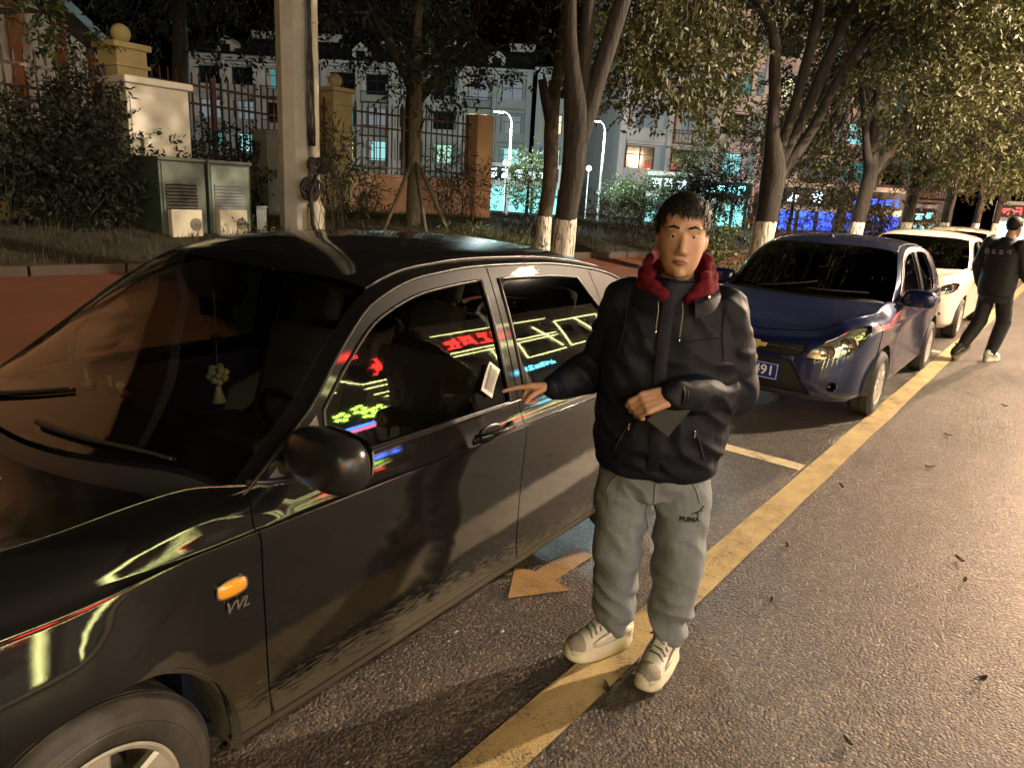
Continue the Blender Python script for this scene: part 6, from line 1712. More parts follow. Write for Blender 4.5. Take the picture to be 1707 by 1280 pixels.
def build_trees():
    # A: forked trunk behind the black car
    make_tree('big forked tree with whitewashed foot behind the black car', (6.67, 4.62, 0.14),
              [[(0, 0, 0, 0.16), (0.02, 0, 0.5, 0.135), (0.08, 0, 1.3, 0.125), (0.14, 0, 2.0, 0.13), (0.15, 0.02, 2.4, 0.14), (0.08, 0.12, 3.2, 0.07), (0.05, 0.2, 4.4, 0.06), (-0.1, 0.4, 6.0, 0.06)],
               [(0.15, 0.0, 2.2, 0.09), (0.20, 0.0, 2.8, 0.078), (0.24, 0.02, 3.6, 0.07), (0.3, 0.0, 4.6, 0.06), (0.3, -0.2, 6.0, 0.05)],
               [(0.16, -0.02, 2.1, 0.11), (0.30, -0.10, 2.7, 0.10), (0.48, -0.22, 3.5, 0.09), (0.72, -0.38, 4.5, 0.075), (1.1, -0.6, 6.0, 0.06)]],
              0.2, blobs(12, (-1.6, 2.4, -1.8, 1.8, 5.2, 7.2), 0.9, 11) + [(2.2, 0.6, 4.6, 0.7, 0.7, 0.5), (2.9, 0.2, 4.4, 0.6, 0.6, 0.45), (3.2, -0.3, 4.9, 0.7, 0.7, 0.5), (0.25, -0.25, 4.15, 0.10, 0.10, 0.10)] + [(1.4, 0.2, 3.55, 0.55, 0.6, 0.5), (2.1, 0.0, 3.25, 0.6, 0.6, 0.5), (2.9, 0.3, 3.2, 0.6, 0.6, 0.5), (3.6, 0.1, 3.35, 0.6, 0.6, 0.55), (1.8, 0.6, 4.1, 0.7, 0.7, 0.5), (2.7, 0.5, 4.0, 0.7, 0.7, 0.5), (3.5, 0.5, 4.1, 0.7, 0.7, 0.5), (1.3, 0.9, 4.6, 0.7, 0.7, 0.5), (2.4, 1.0, 3.3, 0.6, 0.6, 0.5), (3.3, 1.2, 2.9, 0.55, 0.55, 0.45)], 21000, 0.11, LEAF['camphor'], BARK_W, 21)
    # B: small pruned tree on the verge
    make_tree('slender pruned tree with a stub fork and pale foot left of the big trunk', (10.2, 7.45, ground_z(10.2, 7.45)),
              [[(0, 0, 0, 0.16), (0.02, 0, 0.5, 0.13), (0.10, 0.0, 1.4, 0.125), (0.05, 0.0, 2.3, 0.12), (0.12, 0, 2.9, 0.10), (0.20, 0, 3.6, 0.09), (0.24, 0, 4.5, 0.06)],
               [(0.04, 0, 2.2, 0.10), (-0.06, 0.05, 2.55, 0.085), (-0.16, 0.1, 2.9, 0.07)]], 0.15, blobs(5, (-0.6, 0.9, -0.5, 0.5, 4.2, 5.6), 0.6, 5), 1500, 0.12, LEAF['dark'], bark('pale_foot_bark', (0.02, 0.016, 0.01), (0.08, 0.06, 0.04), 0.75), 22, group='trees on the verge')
    # C: many-stemmed tree behind the blue car
    make_tree('tree splitting into four dark stems behind the dark blue car', (12.3, 4.35, 0.15),
              [[(0, 0, 0, 0.25), (0.0, 0, 0.8, 0.19), (0.05, 0, 1.6, 0.19), (0.08, 0, 2.1, 0.20), (-0.02, 0.10, 2.8, 0.105), (-0.06, 0.16, 3.6, 0.095), (-0.2, 0.3, 4.3, 0.085), (-0.9, 0.8, 5.2, 0.08), (-1.7, 1.2, 5.9, 0.04)],
               [(0.06, 0, 2.0, 0.12), (0.22, -0.05, 2.7, 0.09), (0.35, -0.15, 3.6, 0.08), (0.42, -0.22, 4.6, 0.09), (0.5, -0.2, 6.0, 0.05)],
               [(0.08, 0, 2.0, 0.11), (0.34, -0.20, 2.8, 0.08), (0.50, -0.36, 3.5, 0.10), (0.72, -0.55, 4.4, 0.08), (1.2, -0.9, 5.6, 0.04)],
               [(0.10, 0, 1.9, 0.11), (0.45, -0.35, 2.7, 0.09), (0.66, -0.55, 3.4, 0.08), (0.95, -0.8, 4.1, 0.09), (1.6, -1.2, 5.2, 0.05)]],
              0.3, blobs(20, (-2.2, 2.4, -2.4, 2.0, 4.6, 7.0), 0.85, 31) + [(-1.2, 1.3, 4.2, 0.8, 0.8, 0.6), (-2.2, 1.6, 4.0, 0.7, 0.7, 0.6), (1.2, -1.9, 3.9, 0.7, 0.6, 0.6), (1.9, -2.2, 3.5, 0.7, 0.6, 0.5), (0.9, -1.6, 4.4, 0.6, 0.6, 0.5), (2.3, -1.9, 4.2, 0.8, 0.8, 0.6), (2.6, -2.6, 4.8, 0.8, 0.8, 0.7), (1.5, -2.7, 4.9, 0.8, 0.7, 0.6), (2.2, -1.6, 3.0, 0.5, 0.5, 0.4), (1.0, -1.3, 3.5, 0.6, 0.6, 0.5), (2.9, -2.0, 3.6, 0.7, 0.7, 0.6), (3.3, -2.8, 4.2, 0.8, 0.8, 0.7), (0.4, -2.2, 4.6, 0.7, 0.7, 0.5), (2.7, -3.4, 5.0, 0.9, 0.9, 0.7), (0.9, -3.2, 5.2, 0.8, 0.8, 0.6), (-0.6, -1.4, 4.9, 0.7, 0.7, 0.5), (3.6, -3.6, 5.6, 0.9, 0.9, 0.7), (-1.6, 0.4, 3.6, 0.6, 0.6, 0.5), (-2.3, 0.6, 3.2, 0.55, 0.55, 0.45), (-1.1, 0.6, 3.0, 0.45, 0.45, 0.4), (-2.9, 0.5, 3.9, 0.6, 0.6, 0.5)], 50000, 0.105, LEAF['camphor'], BARK_W, 23)
    specs = [((18.4, 4.35, 0.15), 'tree with leaning dark trunk beyond the blue car, first after the four stemmed tree', 24, 30000), ((25.6, 4.6, 0.15), 'tree with pale foot in the row, second after the four stemmed tree', 25, 24000), ((33.0, 4.6, 0.15), 'tree with whitewashed thin trunk above the white car', 26, 18000), ((41.0, 4.4, 0.15), 'far street tree with whitewashed trunk near the walking man', 27, 14000), ((50.0, 4.4, 0.15), 'farthest street tree at the end of the row', 28, 10000)]
    for (b, lab, sd, nl) in specs:
        r = random.Random(sd); le = r.uniform(0.3, 0.9)
        cr = blobs(26, (-2.8, 2.8, -4.6, 2.2, 3.6, 8.2), 1.05, sd)
        cr += blobs(9, (-2.4, 2.4, -3.2, 1.8, 2.6, 3.5), 0.70, sd + 50)
        make_tree(lab, b, [[(0, 0, 0, 0.22), (0.05, 0, 0.8, 0.17), (le * 0.35, 0, 1.7, 0.16), (le * 0.6, 0, 2.4, 0.16), (le * 0.8, 0.1, 3.4, 0.11), (le, 0.3, 5.2, 0.06)],
                           [(le * 0.6, 0, 2.3, 0.12), (le + 0.5, -0.3, 3.3, 0.09), (le + 1.0, -0.8, 5.0, 0.04)], [(le * 0.6, 0, 2.3, 0.11), (le - 0.5, 0.2, 3.3, 0.08), (le - 1.0, 0.5, 4.8, 0.04)]],
                  0.2, cr, nl, 0.13, LEAF['camphor'], BARK_W, sd)
    # staked tree in front of the railing
    bz = ground_z(9.1, 9.55)
    make_tree('staked young tree in front of the salmon wall', (9.1, 9.55, bz), [[(0, 0, 0, 0.15), (0, 0, 0.4, 0.125), (0.0, 0, 1.4, 0.115), (0.02, 0, 2.2, 0.11), (0.0, 0, 3.0, 0.08), (0.1, 0, 4.0, 0.05)],
              [(0.02, 0, 2.1, 0.09), (0.4, -0.1, 2.6, 0.07), (0.9, -0.3, 3.3, 0.04)], [(0.02, 0, 2.2, 0.08), (-0.4, 0.1, 2.8, 0.06), (-0.8, 0.2, 3.4, 0.03)]],
              0.15, blobs(16, (-1.4, 1.6, -1.2, 1.2, 2.2, 4.6), 0.62, 41), 5200, 0.12, LEAF['dark'], bark('young_bark', (0.05, 0.045, 0.035), (0.14, 0.125, 0.10)), 42, group='trees on the verge')
    sm = mat('stake_wood', (0.10, 0.085, 0.06), 0.8, color2=(0.05, 0.042, 0.03), noise_s=12, noise_a=0.2)
    for k, (dx, dy) in enumerate(((-1.05, -0.35), (-0.75, -1.15), (0.35, -0.6), (0.75, -0.2))):
        x, y = 9.1 + dx, 9.55 + dy; z = ground_z(x, y)
        mb = MB(); mb.tube([(x, y, z - 0.05), (9.1 + dx * 0.10, 9.55 + dy * 0.10, bz + 1.12)], 0.032, 8)
        tag(mb.build('tree_stake', sm, smooth=True), ['wooden stake propping the young tree, leftmost', 'wooden stake propping the young tree, second from left and nearest the car', 'wooden stake propping the young tree, just right of its trunk', 'wooden stake propping the young tree, rightmost'][k], 'stake', 'stakes of the young tree')
    mb = MB(); mb.tube([(9.1 + 0.16 * math.cos(a), 9.55 + 0.16 * math.sin(a), bz + 1.05) for a in np.linspace(0, 6.283, 17)], 0.02, 6, False); tag(mb.build('stake_ring', sm, smooth=True), 'wooden collar tying the stakes to the young tree', 'collar')
    # dark trees behind the fence
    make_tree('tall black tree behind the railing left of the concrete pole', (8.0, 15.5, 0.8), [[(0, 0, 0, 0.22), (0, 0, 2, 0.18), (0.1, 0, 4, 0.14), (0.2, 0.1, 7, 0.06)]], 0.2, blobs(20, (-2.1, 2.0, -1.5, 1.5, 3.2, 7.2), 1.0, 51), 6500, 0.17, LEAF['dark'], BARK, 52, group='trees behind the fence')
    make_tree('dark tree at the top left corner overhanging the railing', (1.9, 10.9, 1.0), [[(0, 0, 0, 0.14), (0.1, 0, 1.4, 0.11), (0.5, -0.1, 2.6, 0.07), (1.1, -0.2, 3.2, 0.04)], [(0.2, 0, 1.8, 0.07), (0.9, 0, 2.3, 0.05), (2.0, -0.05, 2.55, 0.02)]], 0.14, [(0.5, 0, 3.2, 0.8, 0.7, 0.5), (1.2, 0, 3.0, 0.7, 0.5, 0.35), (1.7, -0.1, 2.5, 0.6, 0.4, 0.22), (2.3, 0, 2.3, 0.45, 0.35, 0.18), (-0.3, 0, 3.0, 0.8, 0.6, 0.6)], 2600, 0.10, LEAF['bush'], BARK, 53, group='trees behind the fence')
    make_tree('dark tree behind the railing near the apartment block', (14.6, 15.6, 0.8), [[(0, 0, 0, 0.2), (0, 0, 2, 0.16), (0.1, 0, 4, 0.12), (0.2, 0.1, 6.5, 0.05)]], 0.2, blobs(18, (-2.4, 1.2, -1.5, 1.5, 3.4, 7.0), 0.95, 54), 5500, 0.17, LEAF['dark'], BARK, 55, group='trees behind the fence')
    # garden trees near the cyan lamps and in front of the flats
    for b, cr, n, lab, lm, sd in (((29.0, 22.3, 0.2), [(0, 0, 2.0, 1.3, 1.3, 1.2), (0.7, 0.4, 1.4, 1.0, 1.0, 0.9), (-0.6, -0.4, 2.8, 0.8, 0.8, 0.7)], 2800, 'light green garden tree lit by the left cyan lamp', LEAF['bush'], 61),
                                  ((35.5, 19.4, 0.2), [(0, 0, 1.7, 1.8, 1.8, 1.1), (1.3, -0.6, 1.5, 1.3, 1.3, 0.9), (-1.2, 0.6, 1.5, 1.2, 1.2, 0.9)], 4200, 'round green garden tree lit by the right cyan lamp', LEAF['bush'], 62),
                                  ((38.0, 17.6, 0.2), [(0, 0, 3.4, 1.6, 1.6, 1.9), (0.8, -0.5, 5.2, 1.4, 1.4, 1.4), (-0.7, 0.5, 2.2, 1.2, 1.2, 1.1)], 4200, 'tall garden tree in front of the pinkish flats', LEAF['camphor'], 63),
                                  ((36.0, 13.8, 0.2), [(0, 0, 2.9, 1.7, 1.7, 1.9), (0.9, -0.6, 4.7, 1.3, 1.3, 1.2), (-0.8, 0.7, 2.0, 1.3, 1.3, 1.1)], 4400, 'dark garden tree left of the four stemmed tree', LEAF['dark'], 64),
                                  ((30.0, 9.6, 0.2), [(0, 0, 2.4, 1.4, 1.4, 1.4), (0.9, -0.6, 3.7, 1.2, 1.2, 1.1), (1.6, -0.9, 2.3, 1.1, 1.1, 1.0)], 3600, 'garden tree behind the blue sign light', LEAF['camphor'], 65),
                                  ((27.0, 12.4, 0.2), [(0, 0, 1.4, 1.2, 1.2, 1.0), (0.6, -0.4, 2.0, 0.9, 0.9, 0.8)], 2600, 'dark round bush left of the four stemmed tree', LEAF['dark'], 66)):
        make_tree(lab, b, [[(0, 0, 0, 0.10), (0.03, 0, 1.0, 0.08), (0.05, 0, 2.2, 0.05)]], 0.1, cr, n, 0.17, lm, BARK, sd, name='garden_tree', group='garden trees before the flats', twigs=3)
    # shrubs
    z = lambda x, y: ground_z(x, y)
    bush('leafy evergreen bush right of the head of the man', (10.35, 4.5, 0.15), [(0, 0, 0.55, 0.55, 0.5, 0.5), (0.1, 0.1, 1.0, 0.5, 0.45, 0.42), (-0.35, 0.2, 0.8, 0.45, 0.4, 0.42), (0.35, -0.1, 0.75, 0.45, 0.4, 0.4)], 2600, 0.085, LEAF['bush'], 71)
    bush('long brownish clipped hedge behind the man', (15.2, 8.6, z(15.2, 8.6)), [(-2.0 + 0.5 * k, 0.25 * k * 0.2 - 0.1 * k, 0.45, 0.42, 0.45, 0.42) for k in range(10)], 6000, 0.06, LEAF['privet'], 72, name='hedge', cat='hedge')
    bush('second dark hedge further along the verge', (22.0, 7.2, z(22, 7.2)), [(-2.0 + 0.7 * k, -0.1 * k, 0.55, 0.55, 0.5, 0.5) for k in range(12)], 6000, 0.08, LEAF['privet'], 73, name='hedge', cat='hedge')
    bush('low loose bush of narrow leaves beyond the roof of the black car', (7.9, 7.0, z(7.9, 7.0) + 0.02), [(-0.6, 0.2, 0.22, 0.45, 0.3, 0.22), (-0.1, 0.0, 0.28, 0.45, 0.3, 0.26), (0.4, -0.1, 0.22, 0.4, 0.3, 0.22), (0.85, -0.2, 0.16, 0.35, 0.25, 0.18)], 2600, 0.11, LEAF['bush'], 74, aspect=0.22, droop=-0.1)
    bush('oleander with long narrow leaves beside the slim pole', (7.45, 9.6, z(7.45, 9.6)), [(0, 0, 0.9, 0.35, 0.35, 0.45), (0.15, 0, 1.3, 0.3, 0.3, 0.4), (0.1, 0, 0.5, 0.4, 0.35, 0.4)], 900, 0.16, LEAF['olean'], 75, aspect=0.16, droop=0.1, group='oleanders by the wall')
    bush('oleander left of the staked tree against the salmon wall', (8.5, 10.3, z(8.5, 10.3)), [(0, 0, 0.6, 0.4, 0.3, 0.4), (0.3, 0, 0.5, 0.3, 0.3, 0.35)], 450, 0.15, LEAF['olean'], 76, aspect=0.16, droop=0.3, group='oleanders by the wall')
    bush('oleander right of the staked tree by the salmon pillar', (10.6, 9.9, z(10.6, 9.9)), [(0, 0, 0.8, 0.45, 0.35, 0.5), (0.45, -0.1, 0.7, 0.35, 0.3, 0.45), (-0.3, 0, 1.0, 0.3, 0.3, 0.4)], 900, 0.16, LEAF['olean'], 77, aspect=0.16, droop=0.2, group='oleanders by the wall')
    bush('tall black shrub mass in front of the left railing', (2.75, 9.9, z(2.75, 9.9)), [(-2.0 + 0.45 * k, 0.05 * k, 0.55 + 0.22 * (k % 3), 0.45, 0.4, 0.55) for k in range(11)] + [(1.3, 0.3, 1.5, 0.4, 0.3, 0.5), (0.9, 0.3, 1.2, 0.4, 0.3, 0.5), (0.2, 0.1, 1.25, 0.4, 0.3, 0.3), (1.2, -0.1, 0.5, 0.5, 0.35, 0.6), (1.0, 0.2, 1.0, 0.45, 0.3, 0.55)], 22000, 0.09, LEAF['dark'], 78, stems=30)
    bush('dark shrubs filling the gap behind the green cabinets', (6.6, 10.9, z(6.6, 10.9)), [(-0.7, 0, 0.6, 0.5, 0.35, 0.5), (0.1, 0.1, 0.7, 0.5, 0.35, 0.5), (-0.2, 0.1, 1.1, 0.4, 0.3, 0.4)], 2400, 0.09, LEAF['dark'], 79)
    bush('small weedy plant in front of the pale green cabinet', (5.55, 9.0, z(5.55, 9.0)), [(0, 0, 0.14, 0.13, 0.1, 0.12), (0.2, 0.1, 0.08, 0.15, 0.1, 0.08)], 160, 0.07, LEAF['bush'], 80)
    for k, (x, y, lab) in enumerate(((29, 6.0, 'roadside shrub under the row of trees beyond the blue car'), (38, 6.0, 'far roadside shrub near the turquoise board'), (33.5, 7.6, 'dark shrub behind the row of thin trunks'))):
        bush(lab, (x, y, z(x, y)), blobs(6, (-1.6, 1.6, -0.5, 0.5, 0.4, 1.3), 0.6, 90 + k), 2200, 0.12, LEAF['camphor'], 82 + k, group='roadside shrubs')
# ------------------------------------------------------------------ people
M['skin'] = mat('skin', (0.46, 0.27, 0.17), 0.5, sub=0.12, color2=(0.40, 0.22, 0.14), noise_s=25, noise_a=0.3, bump=0.06, bump_s=350)
M['hair'] = mat('black_hair', (0.006, 0.0055, 0.005), 0.6, spec=0.3)
M['jacket'] = mat('black_nylon', (0.0042, 0.0050, 0.0105), 0.62, spec=0.22, bump=0.5, bump_s=16)
M['track'] = mat('black_tracksuit', (0.012, 0.011, 0.013), 0.7, bump=0.2, bump_s=24)
M['jogger'] = mat('grey_fleece', (0.150, 0.168, 0.175), 0.95, color2=(0.19, 0.21, 0.215), noise_s=60, noise_a=0.3, bump=0.5, bump_s=26, spec=0.2)
M['hoodie'] = mat('red_hood', (0.10, 0.007, 0.013), 0.95, spec=0.15, bump=0.3, bump_s=90)
M['tee'] = mat('grey_collar', (0.085, 0.06, 0.055), 0.85)
M['sole'] = mat('cream_sole', (0.66, 0.63, 0.48), 0.6, color2=(0.5, 0.47, 0.35), noise_s=15, noise_a=0.25)
M['shoe'] = mat('pale_mesh_shoe', (0.56, 0.55, 0.44), 0.75, bump=0.4, bump_s=300)
M['shoe_grey'] = mat('grey_suede', (0.24, 0.22, 0.18), 0.85, bump=0.3, bump_s=200)
M['lace'] = mat('grey_lace', (0.12, 0.125, 0.12), 0.8)
M['print_black'] = mat('black_print', (0.012, 0.012, 0.014), 0.7)
M['eye'] = mat('eye_white', (0.62, 0.6, 0.57), 0.25)
M['iris'] = mat('iris_dark', (0.012, 0.008, 0.006), 0.15)
M['lip'] = mat('lips', (0.30, 0.12, 0.095), 0.5)
M['back_print'] = mat('faded_print', (0.26, 0.25, 0.27), 0.8)
M['sock'] = mat('dark_sock', (0.02, 0.025, 0.035), 0.9)

def cone_ball(mb, a, b, ra, rb, n=16, m=4):
    """closed capsule between two points with end radii"""
    a, b = Vector(a), Vector(b); t = (b - a); L = max(t.length, 1e-6); t = t / L
    prof = []
    for i in range(m): th = math.pi / 2 * (1 - i / m); prof.append((-math.sin(th) * ra, math.cos(th) * ra))
    prof.append((0.0, ra)); prof.append((L, rb))
    for i in range(1, m + 1): th = math.pi / 2 * i / m; prof.append((L + math.sin(th) * rb, math.cos(th) * rb))
    u = t.orthogonal().normalized(); w = t.cross(u)
    vs = []; fs = []
    for h, r in prof:
        r = max(r, 1e-4)
        for k in range(n):
            an = 2 * math.pi * k / n; vs.append(a + t * h + (u * math.cos(an) + w * math.sin(an)) * r)
    for i in range(len(prof) - 1):
        for k in range(n):
            k2 = (k + 1) % n; fs.append((i * n + k, i * n + k2, (i + 1) * n + k2, (i + 1) * n + k))
    fs.append(tuple(reversed(range(n)))); fs.append(tuple(range((len(prof) - 1) * n, len(prof) * n)))
    mb.add(vs, fs)

def chain(mb, pts, n=16):
    for p, q in zip(pts[:-1], pts[1:]): cone_ball(mb, p[:3], q[:3], p[3], q[3], n)

def ell_loft(mb, secs, n=28):
    """closed loft of ellipses: (cx, cy, cz, rx, ry[, power])"""
    vs = []; fs = []
    for s in secs:
        cx, cy, cz, rx, ry = s[:5]; pw = s[5] if len(s) > 5 else 2.0
        for k in range(n):
            a = 2 * math.pi * k / n; c, d = math.cos(a), math.sin(a)
            vs.append((cx + rx * math.copysign(abs(c) ** (2 / pw), c), cy + ry * math.copysign(abs(d) ** (2 / pw), d), cz))
    m = len(secs)
    for i in range(m - 1):
        for k in range(n):
            k2 = (k + 1) % n; fs.append((i * n + k, i * n + k2, (i + 1) * n + k2, (i + 1) * n + k))
    fs.append(tuple(reversed(range(n)))); fs.append(tuple(range((m - 1) * n, m * n)))
    mb.add(vs, fs)

def fuse(mb, name, voxel, smooth_it=6, disp=None):
    me = mb.mesh(name)
    bm = bmesh.new(); bm.from_mesh(me); bmesh.ops.recalc_face_normals(bm, faces=bm.faces); bm.to_mesh(me); bm.free()
    o = bpy.data.objects.new(name, me); col.objects.link(o)
    md = o.modifiers.new('remesh', 'REMESH'); md.mode = 'VOXEL'; md.voxel_size = voxel; md.use_smooth_shade = True
    if smooth_it:
        s = o.modifiers.new('smooth', 'SMOOTH'); s.factor = 0.5; s.iterations = smooth_it
    dg = bpy.context.evaluated_depsgraph_get()
    out = bpy.data.meshes.new_from_object(o.evaluated_get(dg))
    bpy.data.objects.remove(o); bpy.data.meshes.remove(me)
    if disp:
        n = len(out.vertices); co = np.empty(n * 3); out.vertices.foreach_get('co', co); co = co.reshape(-1, 3)
        no = np.empty(n * 3); out.vertex_normals.foreach_get('vector', no); no = no.reshape(-1, 3)
        d = np.array([disp(Vector(p)) for p in co]); co = co + no * d[:, None]
        out.vertices.foreach_set('co', co.ravel()); out.update()
    out.polygons.foreach_set('use_smooth', [True] * len(out.polygons))
    out.name = name
    return out

def folds(seed, amp=0.006, fx=9, fz=16, spots=()):
    sv = Vector((seed * 3.7, seed * 1.9, seed * 5.3))
    def f(p):
        w = noise.noise(Vector((p.x * 5, p.y * 5, p.z * 4)) + sv) * 0.08
        a = noise.noise(Vector((p.x * fx, p.y * fx, (p.z + 0.5 * p.x + w) * fz)) + sv)
        b = noise.noise(Vector((p.x * 22, p.y * 22, p.z * 20)) + sv)
        k = 1.0
        for (c, r, g) in spots:
            q = (p - Vector(c)).length / r
            if q < 1: k += g * (1 - q)
        return amp * k * (1 - abs(a) * 2.2) * 0.7 + amp * 0.22 * b
    return f

def hand(mb, wrist, mid, n_palm, fingers, thumb, sc=1.0):
    """wrist, mid: points along the palm axis; n_palm: palm normal; fingers: list of (root offset across, [joint points]); joints absolute"""
    w, m = Vector(wrist), Vector(mid); ax = (m - w).normalized(); nn = Vector(n_palm).normalized(); ac = ax.cross(nn).normalized()
    # palm
    for k in (-1.5, -0.5, 0.5, 1.5):
        cone_ball(mb, w + ac * k * 0.012 * sc, m + ac * k * 0.019 * sc, 0.0165 * sc, 0.0125 * sc, 10, 3)
    for ch in fingers:
        for p, q, r, s in ch: cone_ball(mb, p, q, r * sc, s * sc, 10, 3)
    for p, q, r, s in thumb: cone_ball(mb, p, q, r * sc, s * sc, 10, 3)

def finger_chain(root, d0, bend_axis, lens, bends, r):
    """joints of one finger: successive rotations about bend_axis"""
    p = Vector(root); d = Vector(d0).normalized(); out = []
    for i, (L, b) in enumerate(zip(lens, bends)):
        d = Matrix.Rotation(b, 3, Vector(bend_axis)) @ d
        q = p + d * L
        out.append((p.copy(), q.copy(), r * (1 - 0.10 * i), r * (1 - 0.10 * (i + 1)))); p = q
    return out

def head_mesh(mb, c, tilt=None):
    """c: centre of the head; face towards -y"""
    c = Vector(c)
    def skull(d):
        k = 1.0
        if d.z < -0.2: k -= 0.10 * (-d.z - 0.2)
        return k
    mb.ball(c + Vector((0, 0.012, 0.035)), (0.076, 0.096, 0.092), 28, 20, skull)
    ell_loft(mb, [(c.x, c.y - 0.020, c.z - 0.116, 0.026, 0.028), (c.x, c.y - 0.022, c.z - 0.108, 0.040, 0.042), (c.x, c.y - 0.018, c.z - 0.085, 0.054, 0.061), (c.x, c.y - 0.010, c.z - 0.05, 0.066, 0.074), (c.x, c.y - 0.006, c.z - 0.015, 0.072, 0.080), (c.x, c.y - 0.005, c.z + 0.01, 0.072, 0.080), (c.x, c.y, c.z + 0.05, 0.070, 0.085)])
    # nose, brow, cheeks, lips, chin
    cone_ball(mb, c + Vector((0, -0.082, 0.022)), c + Vector((0, -0.096, -0.030)), 0.008, 0.0125, 10, 3)
    for s in (-1, 1):
        mb.ball(c + Vector((s * 0.013, -0.088, -0.036)), 0.009, 8, 6)
        cone_ball(mb, c + Vector((s * 0.016, -0.081, 0.034)), c + Vector((s * 0.048, -0.068, 0.036)), 0.009, 0.009, 10, 3)
        # ear
        mb.ball(c + Vector((s * 0.074, 0.012, -0.005)), (0.010, 0.019, 0.031), 12, 8)
    mb.ball(c + Vector((0, -0.076, -0.062)), (0.024, 0.014, 0.012), 12, 8)
    mb.ball(c + Vector((0, -0.066, -0.100)), (0.022, 0.018, 0.016), 12, 8)

def shoe(parent, loc, yaw, sole_m, up_m, acc_m, s=1.0, pitch=0.0):
    """toe towards -y"""
    e = empty('shoe', loc, yaw); e.parent = parent; e.rotation_euler = (pitch, 0, yaw); e.scale = (s * 1.04, s * 1.02, s * 1.10)
    # chunky sole with waves
    n = 40; mb = MB(); rings = []
    def outline(t):
        a = 2 * math.pi * t
        y = -0.145 * math.cos(a)
        w = 0.036 + 0.016 * max(0, math.cos(a)) ** 0.8 + 0.004 * max(0, -math.cos(a))
        x = w * math.copysign(abs(math.sin(a)) ** 0.75, math.sin(a)) - 0.006 * math.cos(2 * a)
        return x, y
    V = []
    for (z, k, wav) in ((0.0, 0.92, 0.0), (0.006, 1.04, 0.007), (0.020, 1.14, 0.010), (0.034, 1.04, 0.007), (0.046, 1.06, 0.002), (0.056, 0.97, 0.0)):
        ring = []
        for i in range(n):
            x, y = outline(i / n)
            kk = k + wav * 6 * math.sin(2 * math.pi * i / n * 9)
            lift = 0.012 * max(0, (-y - 0.09) / 0.055) ** 2 + (0.018 * max(0, y / 0.145) if z > 0.03 else 0)
            ring.append((x * kk, y * (1 + (k - 1) * 0.35), z + lift))
        V.append(ring)
    G = np.array(V)
    vs = G.reshape(-1, 3); fs = [(i * n + k, i * n + (k + 1) % n, (i + 1) * n + (k + 1) % n, (i + 1) * n + k) for i in range(5) for k in range(n)] + [tuple(reversed(range(n))), tuple(range(5 * n, 6 * n))]
    mb.add(vs, fs); mb.build('sole', sole_m, e, smooth=True, angle=50)
    mb = MB()
    secs = [(-0.138, 0.030, 0.016, 0.046), (-0.120, 0.040, 0.026, 0.050), (-0.090, 0.045, 0.036, 0.054), (-0.055, 0.044, 0.048, 0.060), (-0.015, 0.040, 0.062, 0.068), (0.03, 0.037, 0.068, 0.076), (0.075, 0.036, 0.066, 0.078), (0.11, 0.033, 0.060, 0.076), (0.135, 0.024, 0.045, 0.070)]
    m = 24; V = []
    for (y, rx, rz, cz) in secs:
        V.append([(rx * math.copysign(abs(math.cos(2 * math.pi * k / m)) ** 0.85, math.cos(2 * math.pi * k / m)), y, cz + rz * math.sin(2 * math.pi * k / m)) for k in range(m)])
    vs = [p for r_ in V for p in r_]; fs = [(i * m + k, i * m + (k + 1) % m, (i + 1) * m + (k + 1) % m, (i + 1) * m + k) for i in range(len(secs) - 1) for k in range(m)] + [tuple(range(m)), tuple(reversed(range((len(secs) - 1) * m, len(secs) * m)))]
    mb.add(vs, fs); mb.build('upper', up_m, e, smooth=True)
    # overlays: toe cap, side stripe, heel, tongue, laces
    mb = MB(); mb.ball((0, -0.098, 0.058), (0.0445, 0.048, 0.034), 20, 12); mb.build('toe_cap', acc_m, e, smooth=True)
    for sgn in (-1, 1):
        mb = MB(); mb.tube([(sgn * 0.043, -0.06, 0.066), (sgn * 0.045, -0.02, 0.080), (sgn * 0.041, 0.03, 0.094), (sgn * 0.039, 0.08, 0.09), (sgn * 0.030, 0.125, 0.085)], [0.010, 0.013, 0.014, 0.014, 0.010], 8, True, 0.5); mb.build('side_overlay', sole_m, e, smooth=True)
    mb = MB(); mb.bbox((0, -0.005, 0.132), (0.045, 0.09, 0.014), 0.006, Matrix.Rotation(R(32), 3, 'X')); mb.build('tongue', up_m, e, smooth=True)
    for k in range(5):
        y = -0.055 + 0.019 * k; z = 0.101 + 0.0095 * k
        mb = MB(); mb.tube([(-0.032, y + 0.006, z - 0.012), (-0.015, y, z + 0.007), (0.015, y - 0.004, z + 0.008), (0.032, y - 0.006, z - 0.012)], 0.0042, 6); mb.build('lace', M['lace'], e, smooth=True)
    mb = MB()
    mb.tube([(0, 0.03, 0.146), (0.025, 0.02, 0.155), (0.045, 0.0, 0.140), (0.03, 0.005, 0.148), (0, 0.028, 0.146)], 0.0035, 5); mb.tube([(0, 0.03, 0.146), (-0.025, 0.015, 0.154), (-0.045, -0.005, 0.138), (-0.028, 0.0, 0.147), (0, 0.028, 0.146)], 0.0035, 5); mb.build('lace_bow', M['lace'], e, smooth=True)
    return e

